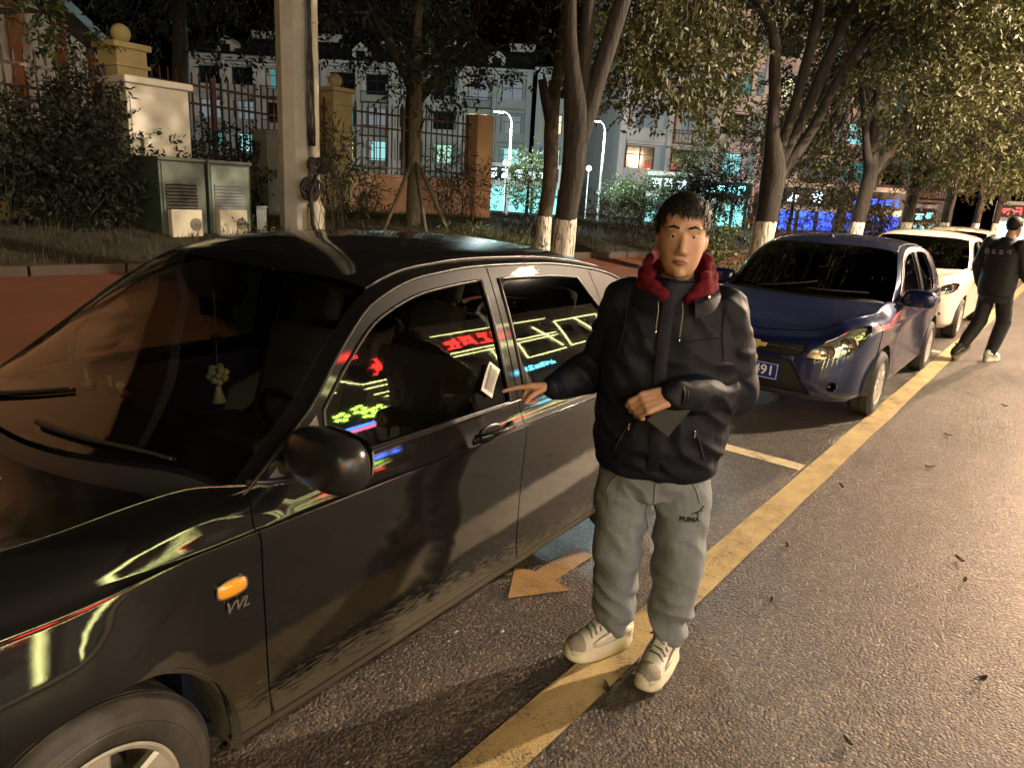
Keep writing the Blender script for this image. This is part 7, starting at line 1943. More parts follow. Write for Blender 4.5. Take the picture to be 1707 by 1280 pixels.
def build_man():
    root = empty('person', (2.15, 1.02, 0), R(-61.9), 'man in black jacket and red hood pointing at the notice on the black car', 'person')
    S_ = Vector
    # joints (facing -y, his left is +x)
    shR, shL = S_((-0.150, 0.015, 1.365)), S_((0.160, 0.015, 1.355))
    elR, elL = S_((-0.215, 0.10, 1.11)), S_((0.232, 0.055, 1.075))
    wrR, wrL = S_((-0.375, -0.025, 1.045)), S_((0.012, -0.225, 1.115))
    tipR = S_((-0.515, -0.050, 1.030))
    hipR, hipL = S_((-0.095, 0.02, 0.86)), S_((0.095, 0.02, 0.86))
    knR, knL = S_((-0.100, -0.01, 0.47)), S_((0.115, -0.02, 0.47))
    anR, anL = S_((-0.085, 0.055, 0.10)), S_((0.115, 0.01, 0.10))
    hd = S_((0.0, -0.035, 1.575))
    # ---- body, one surface
    mb = MB()
    head_mesh(mb, hd)
    chain(mb, [(0, 0.012, 1.38, 0.058), (0, -0.008, 1.50, 0.052)])
    ell_loft(mb, [(0, 0.02, 0.80, 0.14, 0.10), (0, 0.02, 0.92, 0.15, 0.11), (0, 0.02, 1.05, 0.135, 0.10), (0, 0.02, 1.22, 0.155, 0.105), (0, 0.02, 1.34, 0.15, 0.09), (0, 0.015, 1.40, 0.09, 0.07)])
    for sh, el, wr in ((shR, elR, wrR), (shL, elL, wrL)):
        chain(mb, [(*sh, 0.052), (*el, 0.040), (*wr, 0.027)])
    for hp, kn, an in ((hipR, knR, anR), (hipL, knL, anL)):
        chain(mb, [(*hp, 0.080), (*kn, 0.052), (*an, 0.036)])
        cone_ball(mb, an, an + S_((-0.015, -0.03, -0.05)), 0.033, 0.022)
    # right hand: index out, other fingers curled
    ax = (tipR - wrR).normalized(); nn = S_((0.1, -0.55, -0.83)); nn = (nn - ax * nn.dot(ax)).normalized(); ac = ax.cross(nn).normalized()
    mid = wrR + ax * 0.085
    up = ac if ac.z > 0 else -ac       # towards the thumb
    fing = []
    bend = ax.cross(nn).normalized()
    rt = lambda k: mid + up * k
    fing.append(finger_chain(rt(0.027), ax, bend, (0.042, 0.026, 0.020), (R(4), R(8), R(4)), 0.0098))
    for k, ln, b0 in ((0.009, (0.044, 0.028, 0.02), 62), (-0.010, (0.041, 0.026, 0.02), 70), (-0.027, (0.033, 0.020, 0.017), 74)):
        fing.append(finger_chain(rt(k), ax, bend, ln, (R(b0), R(80), R(55)), 0.0096))
    t0 = wrR + ax * 0.03 + up * 0.022 + nn * 0.008
    th = finger_chain(t0, ax * 0.75 + up * 0.25 + nn * 0.45, up, (0.038, 0.030, 0.024), (R(0), R(10), R(16)), 0.0118)
    hand(mb, wrR, mid, nn, fing, th)
    handR = (wrR, ax, nn, up)
    # left hand: relaxed, curled across the belly, back of the hand to the front
    dirL = S_((-0.86, -0.28, -0.30)).normalized(); nL = S_((0.25, 0.80, -0.50)); nL = (nL - dirL * nL.dot(dirL)).normalized()
    midL = wrL + dirL * 0.085; acL = dirL.cross(nL).normalized(); upL = acL if acL.z > 0 else -acL
    bendL = dirL.cross(nL).normalized()
    fing = []
    for k, ln, b0 in ((0.027, (0.042, 0.026, 0.02), 26), (0.009, (0.045, 0.029, 0.021), 38), (-0.010, (0.042, 0.027, 0.02), 44), (-0.027, (0.033, 0.021, 0.018), 50)):
        fing.append(finger_chain(midL + upL * k, dirL, bendL, ln, (R(b0), R(48), R(30)), 0.0098))
    th = finger_chain(wrL + dirL * 0.03 + upL * 0.022 + nL * 0.012, dirL * 0.8 + upL * 0.05 + nL * 0.6, upL, (0.036, 0.030, 0.022), (R(0), R(-8), R(-12)), 0.0116)
    hand(mb, wrL, midL, nL, fing, th)
    bm_ = fuse(mb, 'body', 0.0042, 3)
    bm = bmesh.new(); bm.from_mesh(bm_)
    hv = [v for v in bm.verts if v.co.z > 1.43]
    for _ in range(7): bmesh.ops.smooth_vert(bm, verts=hv, factor=0.5, use_axis_x=True, use_axis_y=True, use_axis_z=True)
    bm.to_mesh(bm_); bm.free()
    link('body', bm_, M['skin'], root)
    # face details
    for s in (-1, 1):
        mb = MB(); mb.ball(hd + S_((s * 0.031, -0.0725, 0.012)), (0.0125, 0.006, 0.0046), 14, 8); ey = mb.build('eye', M['eye'], root, smooth=True)
        mb = MB(); mb.ball(hd + S_((s * 0.0305, -0.0770, 0.0122)), (0.0058, 0.0022, 0.0046), 12, 8); mb.build('iris', M['iris'], ey, smooth=True)
        mb = MB(); mb.tube([hd + S_((s * 0.018, -0.0765, 0.0135)), hd + S_((s * 0.030, -0.0785, 0.0185)), hd + S_((s * 0.045, -0.0725, 0.0135))], [0.0025, 0.0042, 0.0022], 6); mb.build('eyelid', M['skin'], root, smooth=True)
        mb = MB(); mb.tube([hd + S_((s * 0.014, -0.0885, 0.036)), hd + S_((s * 0.032, -0.085, 0.042)), hd + S_((s * 0.052, -0.071, 0.036))], [0.0035, 0.0045, 0.002], 6, True, 0.5); mb.build('eyebrow', M['hair'], root, smooth=True)
    mb = MB(); mb.tube([hd + S_((-0.023, -0.0845, -0.064)), hd + S_((-0.008, -0.0905, -0.0605)), hd + S_((0, -0.0905, -0.0615)), hd + S_((0.008, -0.0905, -0.0605)), hd + S_((0.023, -0.0845, -0.064))], [0.002, 0.0042, 0.004, 0.0042, 0.002], 8, True, 0.8)
    mb.tube([hd + S_((-0.020, -0.0845, -0.067)), hd + S_((0, -0.089, -0.0705)), hd + S_((0.020, -0.0845, -0.067))], [0.002, 0.0055, 0.002], 8, True, 0.8); mb.build('lips', M['lip'], root, smooth=True)
    # hair: cap plus many short locks
    mb = MB()
    def cap(d):
        return 1.0 + 0.03 * noise.noise(d * 5)
    mb.ball(hd + S_((0, 0.020, 0.048)), (0.084, 0.098, 0.094), 30, 20, cap)
    me = mb.mesh('hair', True)
    bm = bmesh.new(); bm.from_mesh(me)
    kill = [v for v in bm.verts if (v.co.y - hd.y) < -0.050 - 0.35 * (v.co.z - hd.z - 0.10) and (v.co.z - hd.z) < 0.088 or (v.co.z - hd.z) < -0.035 + (0.03 if abs(v.co.x) > 0.05 and v.co.y - hd.y < 0.04 else -0.02)]
    bmesh.ops.delete(bm, geom=kill, context='VERTS'); bm.to_mesh(me); bm.free()
    h = link('hair', me, M['hair'], root)
    g = random.Random(5); mb = MB()
    for k in range(1500):
        th = g.uniform(0, 2 * math.pi); u = g.uniform(-0.25, 1.0); q = math.sqrt(max(0, 1 - u * u))
        d = S_((q * math.cos(th), q * math.sin(th), u))
        p = hd + S_((d.x * 0.083, 0.020 + d.y * 0.097, 0.048 + d.z * 0.093))
        if (p.y - hd.y) < -0.045 and (p.z - hd.z) < 0.082: continue
        if u < 0.0 and d.y < 0.15 and abs(d.x) < 0.95: continue
        t = (S_((d.x * 0.3 + g.gauss(0, 0.25), d.y * 0.3 - 0.55 + g.gauss(0, 0.25), -0.55 - 0.3 * (1 - u) + g.gauss(0, 0.2)))); t -= d * t.dot(d) * 0.85; t.normalize()
        L = g.uniform(0.018, 0.040); w = g.uniform(0.0015, 0.003); s = t.cross(d).normalized() * w
        a = p; b = p + t * L * 0.5 + d * 0.006; c = p + t * L + d * 0.002
        mb.add([a - s, a + s, b + s, b - s, c], [(0, 1, 2, 3), (3, 2, 4)])
    mb.build('hair_locks', M['hair'], root, fix=False)['kind'] = 'stuff'
    # ---- jacket: torso and sleeves as one cloth surface
    mb = MB()
    ell_loft(mb, [(0.0, 0.02, 0.790, 0.192, 0.142, 2.4), (0.0, 0.02, 0.815, 0.205, 0.152, 2.4), (0, 0.015, 0.90, 0.222, 0.170, 2.4), (0, 0.015, 1.02, 0.220, 0.170, 2.4), (0, 0.02, 1.15, 0.222, 0.162, 2.5), (0, 0.025, 1.26, 0.215, 0.148, 2.5), (0, 0.022, 1.34, 0.195, 0.125, 2.2), (0, 0.018, 1.385, 0.165, 0.108, 2.0), (0, 0.010, 1.42, 0.125, 0.095, 2.0), (0, 0.005, 1.445, 0.088, 0.086, 2.0)], 40)
    def mixp(a, b, t): return a * (1 - t) + b * t
    chain(mb, [(*shR, 0.078), (*mixp(shR, elR, 0.5), 0.080), (*elR, 0.074), (*mixp(elR, wrR, 0.55), 0.062), (*mixp(elR, wrR, 0.86), 0.046), (*mixp(elR, wrR, 0.97), 0.040)], 20)
    chain(mb, [(*shL, 0.076), (*mixp(shL, elL, 0.5), 0.082), (*elL, 0.078), (*mixp(elL, wrL, 0.5), 0.068), (*mixp(elL, wrL, 0.84), 0.052), (*mixp(elL, wrL, 0.96), 0.041)], 20)
    jm = fuse(mb, 'jacket', 0.0065, 5, folds(3, 0.0125, 8, 15, ((elL, 0.17, 1.3), (elR, 0.15, 1.3), (S_((0, -0.1, 0.85)), 0.16, 0.8), (S_((0.15, -0.1, 1.2)), 0.2, 0.5))))
    jk = link('jacket', jm, M['jacket'], root)
    # elastic cuffs and hem cord
    for el, wr, r0 in ((elR, wrR, 0.044), (elL, wrL, 0.045)):
        d = (wr - el).normalized(); u = d.orthogonal().normalized(); w = d.cross(u)
        for q, rr in ((0.90, r0), (0.935, r0 - 0.001), (0.97, r0 - 0.003)):
            c0 = mixp(el, wr, q); mb = MB(); mb.tube([c0 + (u * math.cos(a) + w * math.sin(a)) * rr for a in np.linspace(0, 6.2832, 25)], 0.0055, 6, False); mb.build('cuff_rib', M['jacket'], jk, smooth=True)
    mb = MB(); mb.tube([(0.205 * math.copysign(abs(math.cos(a)) ** 0.83, math.cos(a)), 0.02 + 0.153 * math.copysign(abs(math.sin(a)) ** 0.83, math.sin(a)), 0.812 + 0.004 * math.sin(5 * a)) for a in np.linspace(0, 6.2832, 49)], 0.006, 6, False); mb.build('hem_seam', M['jacket'], jk, smooth=True)
    # zip, flap, drawcords, toggles
    mb = MB(); zs = np.linspace(1.43, 0.83, 24)
    zipx = lambda z: -0.012 + 0.006 * math.sin(z * 9)
    yj = lambda z: -np.interp(z, [0.79, 0.9, 1.02, 1.15, 1.27, 1.36, 1.415, 1.445], [0.132, 0.165, 0.165, 0.15, 0.132, 0.108, 0.094, 0.088]) - 0.0005
    for w0, w1, nm in ((-0.026, 0.012, 'zip_flap'),):
        G = np.array([[(zipx(z) + w, float(yj(z)) - 0.006 - (0.004 if w == 0.5 * (w0 + w1) else 0), z) for w in (w0, 0.5 * (w0 + w1), w1)] for z in zs]); mb.grid(G); mb.build(nm, M['jacket'], jk, smooth=True)
    for s, L in ((-0.055, 0.10), (0.02, 0.12)):
        mb = MB(); pts = [(s, -0.118, 1.385), (s + 0.004, -0.133, 1.36), (s + 0.002, -0.148, 1.385 - L)]
        mb.tube(pts, 0.0018, 5); c = mb.build('drawcord', M['shoe_grey'], jk, smooth=True)
        mb = MB(); mb.lathe([(0.003, 0), (0.004, 0.006), (0.003, 0.016)], c=pts[-1], n=8); mb.build('cord_end', M['chrome'], c, smooth=True)
    mb = MB(); mb.lathe([(0.0, -0.004), (0.006, -0.004), (0.0075, 0.0), (0.006, 0.004), (0.0, 0.004)], c=(0.098, -0.098, 1.407), n=12, axis='Y'); mb.build('snap_button', M['chrome'], jk, smooth=True)
    # seams and pocket zips pressed onto the cloth
    def press(me_, line, lift):
        vs = me_.vertices; co = np.empty(len(vs) * 3); vs.foreach_get('co', co); co = co.reshape(-1, 3); fr = co[co[:, 1] < 0.03]
        out = []
        for (x, z) in line:
            d = (fr[:, 0] - x) ** 2 + (fr[:, 2] - z) ** 2; k = np.argsort(d)[:12]; k = k[np.argsort(fr[k, 1])[:5]]
            out.append(Vector((x, float(fr[k, 1].mean()) - lift, z)))
        return out
    def seg(pts, n=14):
        c = catmull(np.array(pts, float), n); return [(p[0], p[1]) for p in c]
    for pts in ([(-0.16, 1.285), (-0.07, 1.27), (-0.03, 1.268)], [(0.02, 1.268), (0.08, 1.272), (0.165, 1.285)], [(-0.155, 1.385), (-0.150, 1.30), (-0.165, 1.20)], [(0.160, 1.38), (0.155, 1.30), (0.170, 1.21)]):
        mb = MB(); mb.tube(press(jm, seg(pts), 0.0), 0.0022, 5); mb.build('seam', M['jacket'], jk, smooth=True)
    for s in (-1, 1):
        mb = MB(); mb.tube(press(jm, seg([(s * 0.105, 0.985), (s * 0.125, 0.94), (s * 0.145, 0.885)]), 0.001), 0.004, 6); z_ = mb.build('pocket_zip', M['trim_satin'], jk, smooth=True)
        p = press(jm, [(s * 0.105, 0.985)], 0.006)[0]; mb = MB(); mb.bbox(p + S_((0, 0, -0.010)), (0.005, 0.003, 0.022), 0.001); mb.build('zip_pull', M['chrome'], z_)
    # collar of the jacket standing open in a V
    mb = MB(); A = np.linspace(-2.75, 2.75, 40)
    G = []
    for a in A:
        x, y = math.sin(a), math.cos(a)
        o = abs(a) / 2.75
        z0, z1 = 1.395 - 0.035 * o ** 3, 1.440 - 0.040 * o ** 2.2
        r0, r1 = 0.112, 0.136 + 0.004 * o
        G.append([(x * r0, 0.005 + y * r0 * 0.95, z0), (x * (r0 + r1) / 2 * 1.02, 0.005 + y * (r0 + r1) / 2, (z0 + z1) / 2), (x * r1, 0.003 + y * r1, z1), (x * (r1 + 0.012), 0.003 + y * (r1 + 0.012), z1 - 0.016), (x * (r1 + 0.022), 0.003 + y * (r1 + 0.020), z0 + 0.005 - 0.02 * o)])
    mb.grid(np.array(G)); mb.build('collar', M['jacket'], jk, smooth=True)
    # red hood bunched round the neck
    mb = MB()
    def ring(r, ry, zf, zs, zbk, th, op, n=40):
        pts = []
        for a in np.linspace(-op, op, n):
            o = abs(a) / math.pi
            z = np.interp(o, [0, 0.5, 0.75, 1.0], [zbk, zs, (zs + zf) / 2 - 0.004, zf])
            pts.append((r * math.sin(a) * (1 - 0.25 * max(0, o - 0.6)), 0.0 + ry * math.cos(a) * (1.0 if o < 0.5 else 0.92), z + 0.004 * math.sin(6 * a), th * (1 - 0.35 * max(0, o - 0.5)) * (1 + 0.10 * math.sin(9 * a))))
        chain(mb, pts, 12)
    ring(0.108, 0.110, 1.395, 1.425, 1.440, 0.024, 2.70)
    ring(0.106, 0.116, 1.405, 1.462, 1.475, 0.019, 2.45)
    ring(0.100, 0.118, 1.425, 1.492, 1.508, 0.014, 2.15)
    ring(0.094, 0.116, 1.450, 1.515, 1.525, 0.011, 1.9)
    hm = link('hood', fuse(mb, 'hood', 0.0045, 3, folds(21, 0.008, 14, 22)), M['hoodie'], root)
    mb = MB(); ell_loft(mb, [(0, 0.0, 1.33, 0.10, 0.10), (0, -0.004, 1.42, 0.078, 0.078), (0, -0.006, 1.452, 0.066, 0.066)]); mb.build('undershirt', M['tee'], root, smooth=True)
    # ---- joggers
    mb = MB()
    ell_loft(mb, [(0, 0.02, 0.70, 0.150, 0.110, 2.2), (0, 0.02, 0.78, 0.178, 0.128, 2.3), (0, 0.02, 0.86, 0.178, 0.130, 2.3), (0, 0.02, 0.93, 0.165, 0.120)], 32)
    for hp, kn, an, s in ((hipR, knR, anR, -1), (hipL, knL, anL, 1)):
        chain(mb, [(hp.x - s * 0.008, hp.y, 0.80, 0.100), (*mixp(hp, kn, 0.5), 0.096), (*kn, 0.084), (*mixp(kn, an, 0.45), 0.076), (*mixp(kn, an, 0.72), 0.068), (*mixp(kn, an, 0.86), 0.056), (*mixp(kn, an, 0.97), 0.044)], 22)
    jm = fuse(mb, 'joggers', 0.0065, 4, folds(8, 0.013, 7, 11, ((knR, 0.14, 1.0), (knL, 0.14, 1.0), (anR + S_((0, 0, 0.10)), 0.16, 1.9), (anL + S_((0, 0, 0.10)), 0.16, 1.9), (S_((0, -0.08, 0.72)), 0.14, 1.3))))
    jg = link('joggers', jm, M['jogger'], root)
    for an in (anR, anL):
        mb = MB(); mb.lathe([(0.045, 0.0), (0.048, 0.008), (0.046, 0.02), (0.049, 0.032), (0.052, 0.045)], c=(an.x, an.y, an.z + 0.012), n=28); mb.build('ankle_cuff', M['jogger'], jg, smooth=True)
        mb = MB(); mb.lathe([(0.036, -0.03), (0.036, 0.03)], c=(an.x, an.y, an.z), n=20); mb.build('sock', M['sock'], jg, smooth=True)
    # lettering and leaping cat print on the thigh
    front = lambda x, z: -0.135 + 0.02 * abs(x - 0.115) - (0.6 - z) * -0.02
    def on_thigh(o, x, z, sc_=1.0):
        # press the flat print onto the cloth
        me = o.data; vs = jm.vertices
        co = np.empty(len(vs) * 3); vs.foreach_get('co', co); co = co.reshape(-1, 3)
        nr = co[(np.abs(co[:, 0] - x) < 0.07) & (np.abs(co[:, 2] - z) < 0.07) & (co[:, 1] < 0)]
        for v in me.vertices:
            px, pz = x + v.co.x, z + v.co.y
            d = (nr[:, 0] - px) ** 2 + (nr[:, 2] - pz) ** 2; k = np.argsort(d)[:4]
            v.co = Vector((px, float(nr[k, 1].mean()) - 0.0025 - v.co.z, pz))
    me = text_mesh('PUMA', 0.027, 0.0008, 'CENTER', 0.0, 0.0012)
    for v in me.vertices: v.co.x *= 0.95
    o = link('thigh_lettering', me, M['print_black'], jg); on_thigh(o, 0.128, 0.655)
    cat = [(-0.024, 0.0), (-0.016, 0.004), (-0.008, 0.006), (0.002, 0.009), (0.010, 0.014), (0.016, 0.021), (0.022, 0.024), (0.026, 0.022), (0.024, 0.019), (0.019, 0.016), (0.018, 0.011), (0.022, 0.005), (0.019, 0.004), (0.013, 0.009), (0.006, 0.004), (0.004, -0.004), (0.009, -0.010), (0.005, -0.011), (-0.001, -0.004), (-0.006, 0.001), (-0.014, 0.001), (-0.022, -0.002)]
    mb = MB(); mb.prism([(x * 0.95, y) for x, y in cat], 0, 0.0008, 'XY'); o = mb.build('thigh_emblem', M['print_black'], jg); on_thigh(o, 0.152, 0.676)
    for pts, nm in (([(0.118, 0.79), (0.140, 0.755), (0.158, 0.71)], 'pocket_seam'), ([(-0.118, 0.79), (-0.140, 0.755), (-0.158, 0.71)], 'pocket_seam'), ([(0.002, 0.79), (0.004, 0.74), (0.006, 0.70)], 'front_seam')):
        mb = MB(); mb.tube(press(jm, seg(pts), 0.0005), 0.0028, 6); mb.build(nm, M['jogger'], jg, smooth=True)
    # shoes
    def face(v): return math.atan2(v[0], -v[1])
    shoe(root, (anR.x - 0.045, anR.y - 0.032, 0.002), -R(52), M['sole'], M['shoe'], M['shoe_grey'], 1.0)
    shoe(root, (anL.x - 0.020, anL.y - 0.055, 0.002), -R(24), M['sole'], M['shoe'], M['shoe_grey'], 1.0)
    # dark booklet in the left hand
    mb = MB(); Mx = Matrix.Rotation(R(35), 3, 'Y') @ Matrix.Rotation(R(-14), 3, 'X')
    mb.bbox((0, 0, 0), (0.085, 0.010, 0.12), 0.003, Mx)
    c = root.matrix_basis @ S_((0.015, -0.215, 1.052))
    o = mb.build('booklet', mat('dark_green_cover', (0.012, 0.013, 0.009), 0.7), None, loc=(c.x, c.y, c.z), rot=(0, 0, R(-61.9)))
    tag(o, 'dark green booklet held in the left hand of the man in the black jacket', 'booklet')
    return root

def build_walker():
    root = empty('person', (10.33, 0.74, 0), R(62), 'person in black tracksuit and cap walking up the road beside the white car', 'person')
    S_ = Vector
    shR, shL = S_((-0.185, 0.03, 1.40)), S_((0.185, 0.03, 1.41))
    elR, elL = S_((-0.25, -0.02, 1.13)), S_((0.25, 0.06, 1.14)); wrR, wrL = S_((-0.20, -0.20, 1.00)), S_((0.25, -0.04, 0.90))
    hipR, hipL = S_((-0.09, 0, 0.88)), S_((0.09, 0, 0.88))
    knR, knL = S_((-0.09, -0.12, 0.48)), S_((0.10, 0.03, 0.47)); anR, anL = S_((-0.08, -0.02, 0.11)), S_((0.10, 0.26, 0.17))
    hd = S_((0.0, -0.06, 1.60))
    mb = MB(); head_mesh(mb, hd); chain(mb, [(0, 0.01, 1.40, 0.06), (0, -0.02, 1.53, 0.054)])
    ell_loft(mb, [(0, 0.02, 0.80, 0.14, 0.10), (0, 0.02, 1.05, 0.14, 0.10), (0, 0.02, 1.25, 0.165, 0.105), (0, 0.02, 1.38, 0.14, 0.09), (0, 0.01, 1.43, 0.08, 0.07)])
    for sh, el, wr in ((shR, elR, wrR), (shL, elL, wrL)):
        chain(mb, [(*sh, 0.05), (*el, 0.04), (*wr, 0.027)])
        d = (wr - el).normalized(); cone_ball(mb, wr, wr + d * 0.08, 0.028, 0.030, 10, 3)
        for k in (-0.026, -0.009, 0.009, 0.026): chain(mb, [(*(wr + d * 0.085 + S_((0, k, 0))), 0.010), (*(wr + d * 0.13 + S_((0, k, 0))), 0.009), (*(wr + d * 0.15 + S_((0.01, k - 0.01, -0.005))), 0.008)], 8)
        chain(mb, [(*(wr + d * 0.03 + S_((0, -0.025, 0))), 0.012), (*(wr + d * 0.075 + S_((0, -0.05, 0))), 0.010)], 8)
    for hp, kn, an in ((hipR, knR, anR), (hipL, knL, anL)): chain(mb, [(*hp, 0.08), (*kn, 0.055), (*an, 0.038)])
    link('body', fuse(mb, 'body', 0.007, 3), M['skin'], root)
    mb = MB(); mb.ball(hd + S_((0, 0.02, 0.045)), (0.083, 0.100, 0.092), 24, 16); me = mb.mesh('hair', True)
    bm = bmesh.new(); bm.from_mesh(me); bmesh.ops.delete(bm, geom=[v for v in bm.verts if v.co.y < hd.y - 0.05 and v.co.z < hd.z + 0.08 or v.co.z < hd.z - 0.045], context='VERTS'); bm.to_mesh(me); bm.free(); link('hair', me, M['hair'], root)
    mx = lambda a, b, t: a * (1 - t) + b * t
    mb = MB(); ell_loft(mb, [(0, 0.02, 0.80, 0.185, 0.135, 2.3), (0, 0.02, 0.92, 0.20, 0.148, 2.4), (0, 0.02, 1.10, 0.205, 0.145, 2.4), (0, 0.025, 1.28, 0.215, 0.135, 2.4), (0, 0.025, 1.38, 0.19, 0.11, 2.2), (0, 0.01, 1.44, 0.10, 0.085), (0, 0.0, 1.49, 0.078, 0.078)], 32)
    for sh, el, wr in ((shR, elR, wrR), (shL, elL, wrL)): chain(mb, [(*sh, 0.082), (*el, 0.068), (*mx(el, wr, 0.8), 0.054), (*mx(el, wr, 0.97), 0.042)])
    jk = link('jacket', fuse(mb, 'jacket', 0.010, 4, folds(13, 0.006, 7, 12)), M['track'], root)
    mb = MB(); ell_loft(mb, [(0, 0.02, 0.72, 0.15, 0.105), (0, 0.02, 0.80, 0.168, 0.118), (0, 0.02, 0.92, 0.16, 0.115)])
    for hp, kn, an, s in ((hipR, knR, anR, -1), (hipL, knL, anL, 1)): chain(mb, [(*hp, 0.095), (*kn, 0.080), (*mx(kn, an, 0.6), 0.072), (*mx(kn, an, 0.98), 0.060)])
    link('trousers', fuse(mb, 'trousers', 0.010, 4, folds(15, 0.006, 6, 9)), M['track'], root)
    # printed strokes across the shoulder blades
    for k in range(4):
        mb = MB(); strokes(mb, glyph(400 + k)[:4], S_((0.155 - k * 0.085, 0.155, 1.29)), S_((-1, 0, 0)), S_((0, 0, 1)), 0.065, 0.012, 0.004); mb.build('back_print', M['back_print'], jk)
    shoe(root, (anR.x, anR.y - 0.04, 0.002), 0.1, M['sole'], M['white_paint'], M['shoe_grey'])
    shoe(root, (anL.x, anL.y - 0.01, 0.07), 0.05, M['shoe_grey'], M['print_black'], M['shoe_grey'], 1.0, R(-32))
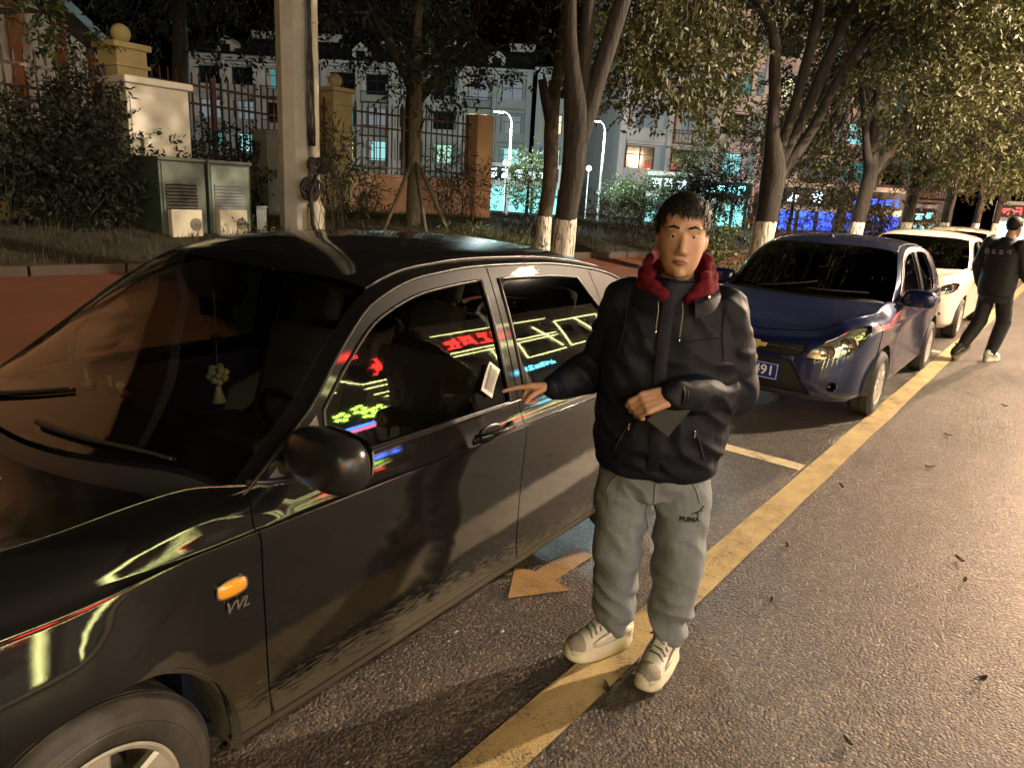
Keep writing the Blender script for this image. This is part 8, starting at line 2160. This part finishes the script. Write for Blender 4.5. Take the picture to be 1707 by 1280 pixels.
# ------------------------------------------------------------------ small things in and on the black car
def build_small():
    # car frame -> world
    Mc = Matrix.Translation((-0.3865, 2.2489, 0)) @ Matrix.Rotation(R(2.5), 4, 'Z')
    # paper notice stuck on the front side window
    pm = mat('notice_paper', (0.74, 0.72, 0.62), 0.7)
    zc, xc = 1.035, 2.245
    y0 = 0.799 - 0.25 * (zc - 0.925) - 0.25 * (zc - 0.925) ** 2
    lean = -math.atan(0.25 + 0.5 * (zc - 0.925))
    p = Mc @ Vector((xc, -(y0 + 0.006), zc))
    e = empty('paper_notice', p, R(2.5), 'small white paper notice stuck on the front side window of the black car', 'notice')
    e.rotation_euler = (Matrix.Rotation(R(2.5), 3, 'Z') @ Matrix.Rotation(lean, 3, 'X') @ Matrix.Rotation(R(-52), 3, 'Y')).to_euler()
    mb = MB()
    G = np.array([[(x, -0.001 - 0.006 * (x / 0.06) ** 2 * (1 if x > 0 else 0.2), z) for z in np.linspace(-0.032, 0.032, 5)] for x in np.linspace(-0.058, 0.058, 9)])
    mb.grid(G); mb.build('sheet', pm, e)
    r = random.Random(3)
    for k in range(6):
        z = 0.020 - 0.0085 * k; x = -0.045
        mb = MB()
        while x < 0.040:
            w = r.uniform(0.003, 0.007) * (1.4 if k == 0 else 1)
            mb.box((x + w / 2, -0.0065, z), (w, 0.0006, 0.0045 if k else 0.008)); x += w + 0.002
        o = mb.build('print_line', M['print_black'], e); o['kind'] = 'stuff'
    # charm hanging from the mirror
    q = lambda x, y, z: tuple(Mc @ Vector((x, y, z)))
    c = empty('hanging_charm', q(1.66, 0.0, 1.24), R(2.5), 'white beaded charm with tassel hanging inside the windscreen of the black car', 'charm')
    cw = mat('charm_white', (0.62, 0.62, 0.50), 0.5, sub=0.05); cs = mat('charm_cord', (0.35, 0.12, 0.09), 0.7)
    mb = MB(); mb.tube([(0, 0, 0.06), (0.004, 0, 0), (0, 0, -0.10)], 0.0035, 6); mb.tube([(0, 0, -0.12), (0, 0, -0.20)], 0.002, 6); mb.build('cord', cs, c)
    mb = MB(); mb.lathe([(0.0, 0), (0.012, -0.006), (0.016, -0.018), (0.030, -0.034), (0.022, -0.040), (0, -0.040)], c=(0, 0, -0.085), n=16); mb.build('glass_bell', M['lens'], c, smooth=True)
    mb = MB()
    for k in range(16):
        th = math.acos(1 - 2 * (k + 0.5) / 16); ph = k * 2.4; mb.ball((0.028 * math.sin(th) * math.cos(ph), 0.028 * math.sin(th) * math.sin(ph), -0.235 + 0.028 * math.cos(th)), 0.0135, 10, 7)
    mb.build('bead_ball', cw, c, smooth=True)
    mb = MB(); mb.lathe([(0.0, 0), (0.008, -0.004), (0.014, -0.03), (0.024, -0.062), (0.018, -0.064), (0, -0.060)], c=(0, 0, -0.275), n=18); mb.build('tassel', cw, c, smooth=True)
    # trinkets on the dashboard
    dz = 0.922
    def thing(nm, x, y, lab, cat):
        return empty(nm, q(x, y, dz), R(2.5), lab, cat, 'trinkets on the dashboard')
    t = thing('figurine', 1.40, 0.42, 'pale flame shaped figurine on the dashboard, tallest of the trinkets', 'figurine')
    mb = MB(); mb.lathe([(0.016, 0), (0.018, 0.012), (0.011, 0.022), (0.014, 0.04), (0.008, 0.055), (0.0035, 0.075), (0.0, 0.082)], n=14); mb.build('figure', cw, t, smooth=True)
    mb = MB(); mb.lathe([(0.022, 0), (0.022, 0.008), (0, 0.008)], n=14); mb.build('stand', cs, t)
    t = thing('sign_toy', 1.42, 0.30, 'tiny yellow square sign toy on the dashboard', 'toy')
    mb = MB(); mb.bbox((0, 0, 0.045), (0.010, 0.034, 0.036), 0.003); mb.build('board', mat('toy_yellow', (0.60, 0.52, 0.16), 0.5), t); mb = MB(); mb.tube([(0, 0, 0), (0, 0, 0.03)], 0.004, 6); mb.build('stem', cs, t)
    t = thing('mushroom_toy', 1.44, 0.255, 'small pale mushroom shaped toy beside the sign toy', 'toy')
    mb = MB(); mb.lathe([(0.006, 0), (0.006, 0.024), (0.017, 0.028), (0.013, 0.042), (0.0, 0.046)], n=14); mb.build('figure', cw, t, smooth=True)
    t = thing('house_toy', 1.41, 0.355, 'tiny reddish house toy between the figurine and the sign toy', 'toy')
    mb = MB(); mb.box((0, 0, 0.012), (0.026, 0.030, 0.024)); mb.build('house_wall', mat('toy_brown', (0.30, 0.16, 0.10), 0.6), t); mb = MB(); mb.prism([(-0.02, 0.024), (0.02, 0.024), (0, 0.042)], -0.017, 0.017, 'YZ'); mb.build('house_roof', cs, t)
    t = thing('car_toy', 1.43, 0.20, 'tiny dark red toy on the dashboard, nearest the steering wheel', 'toy')
    mb = MB(); mb.bbox((0, 0, 0.013), (0.022, 0.036, 0.014), 0.005); mb.bbox((0, 0.002, 0.023), (0.018, 0.02, 0.012), 0.005); mb.build('shell', mat('toy_red', (0.25, 0.03, 0.02), 0.4), t, smooth=True)
    for sy in (-0.011, 0.011):
        mb = MB(); mb.lathe([(0.005, -0.012), (0.005, 0.012)], c=(0, sy, 0.006), axis='X', n=10); mb.build('axle', M['plastic'], t)
    # papers left behind the windscreen
    t = thing('folded_paper', 1.22, 0.60, 'folded pale paper lying in the corner of the windscreen', 'paper')
    mb = MB(); mb.add([(-0.06, -0.10, 0.0), (0.06, -0.10, 0.0), (0.06, 0, 0.02), (-0.06, 0, 0.02), (0.06, 0.10, 0.002), (-0.06, 0.10, 0.002)], [(0, 1, 2, 3), (3, 2, 4, 5)]); mb.build('sheet', pm, t)
build_ground()
build_far()
build_opposite()
build_near()
build_trees()
build_cars()
build_man()
build_walker()
build_small()
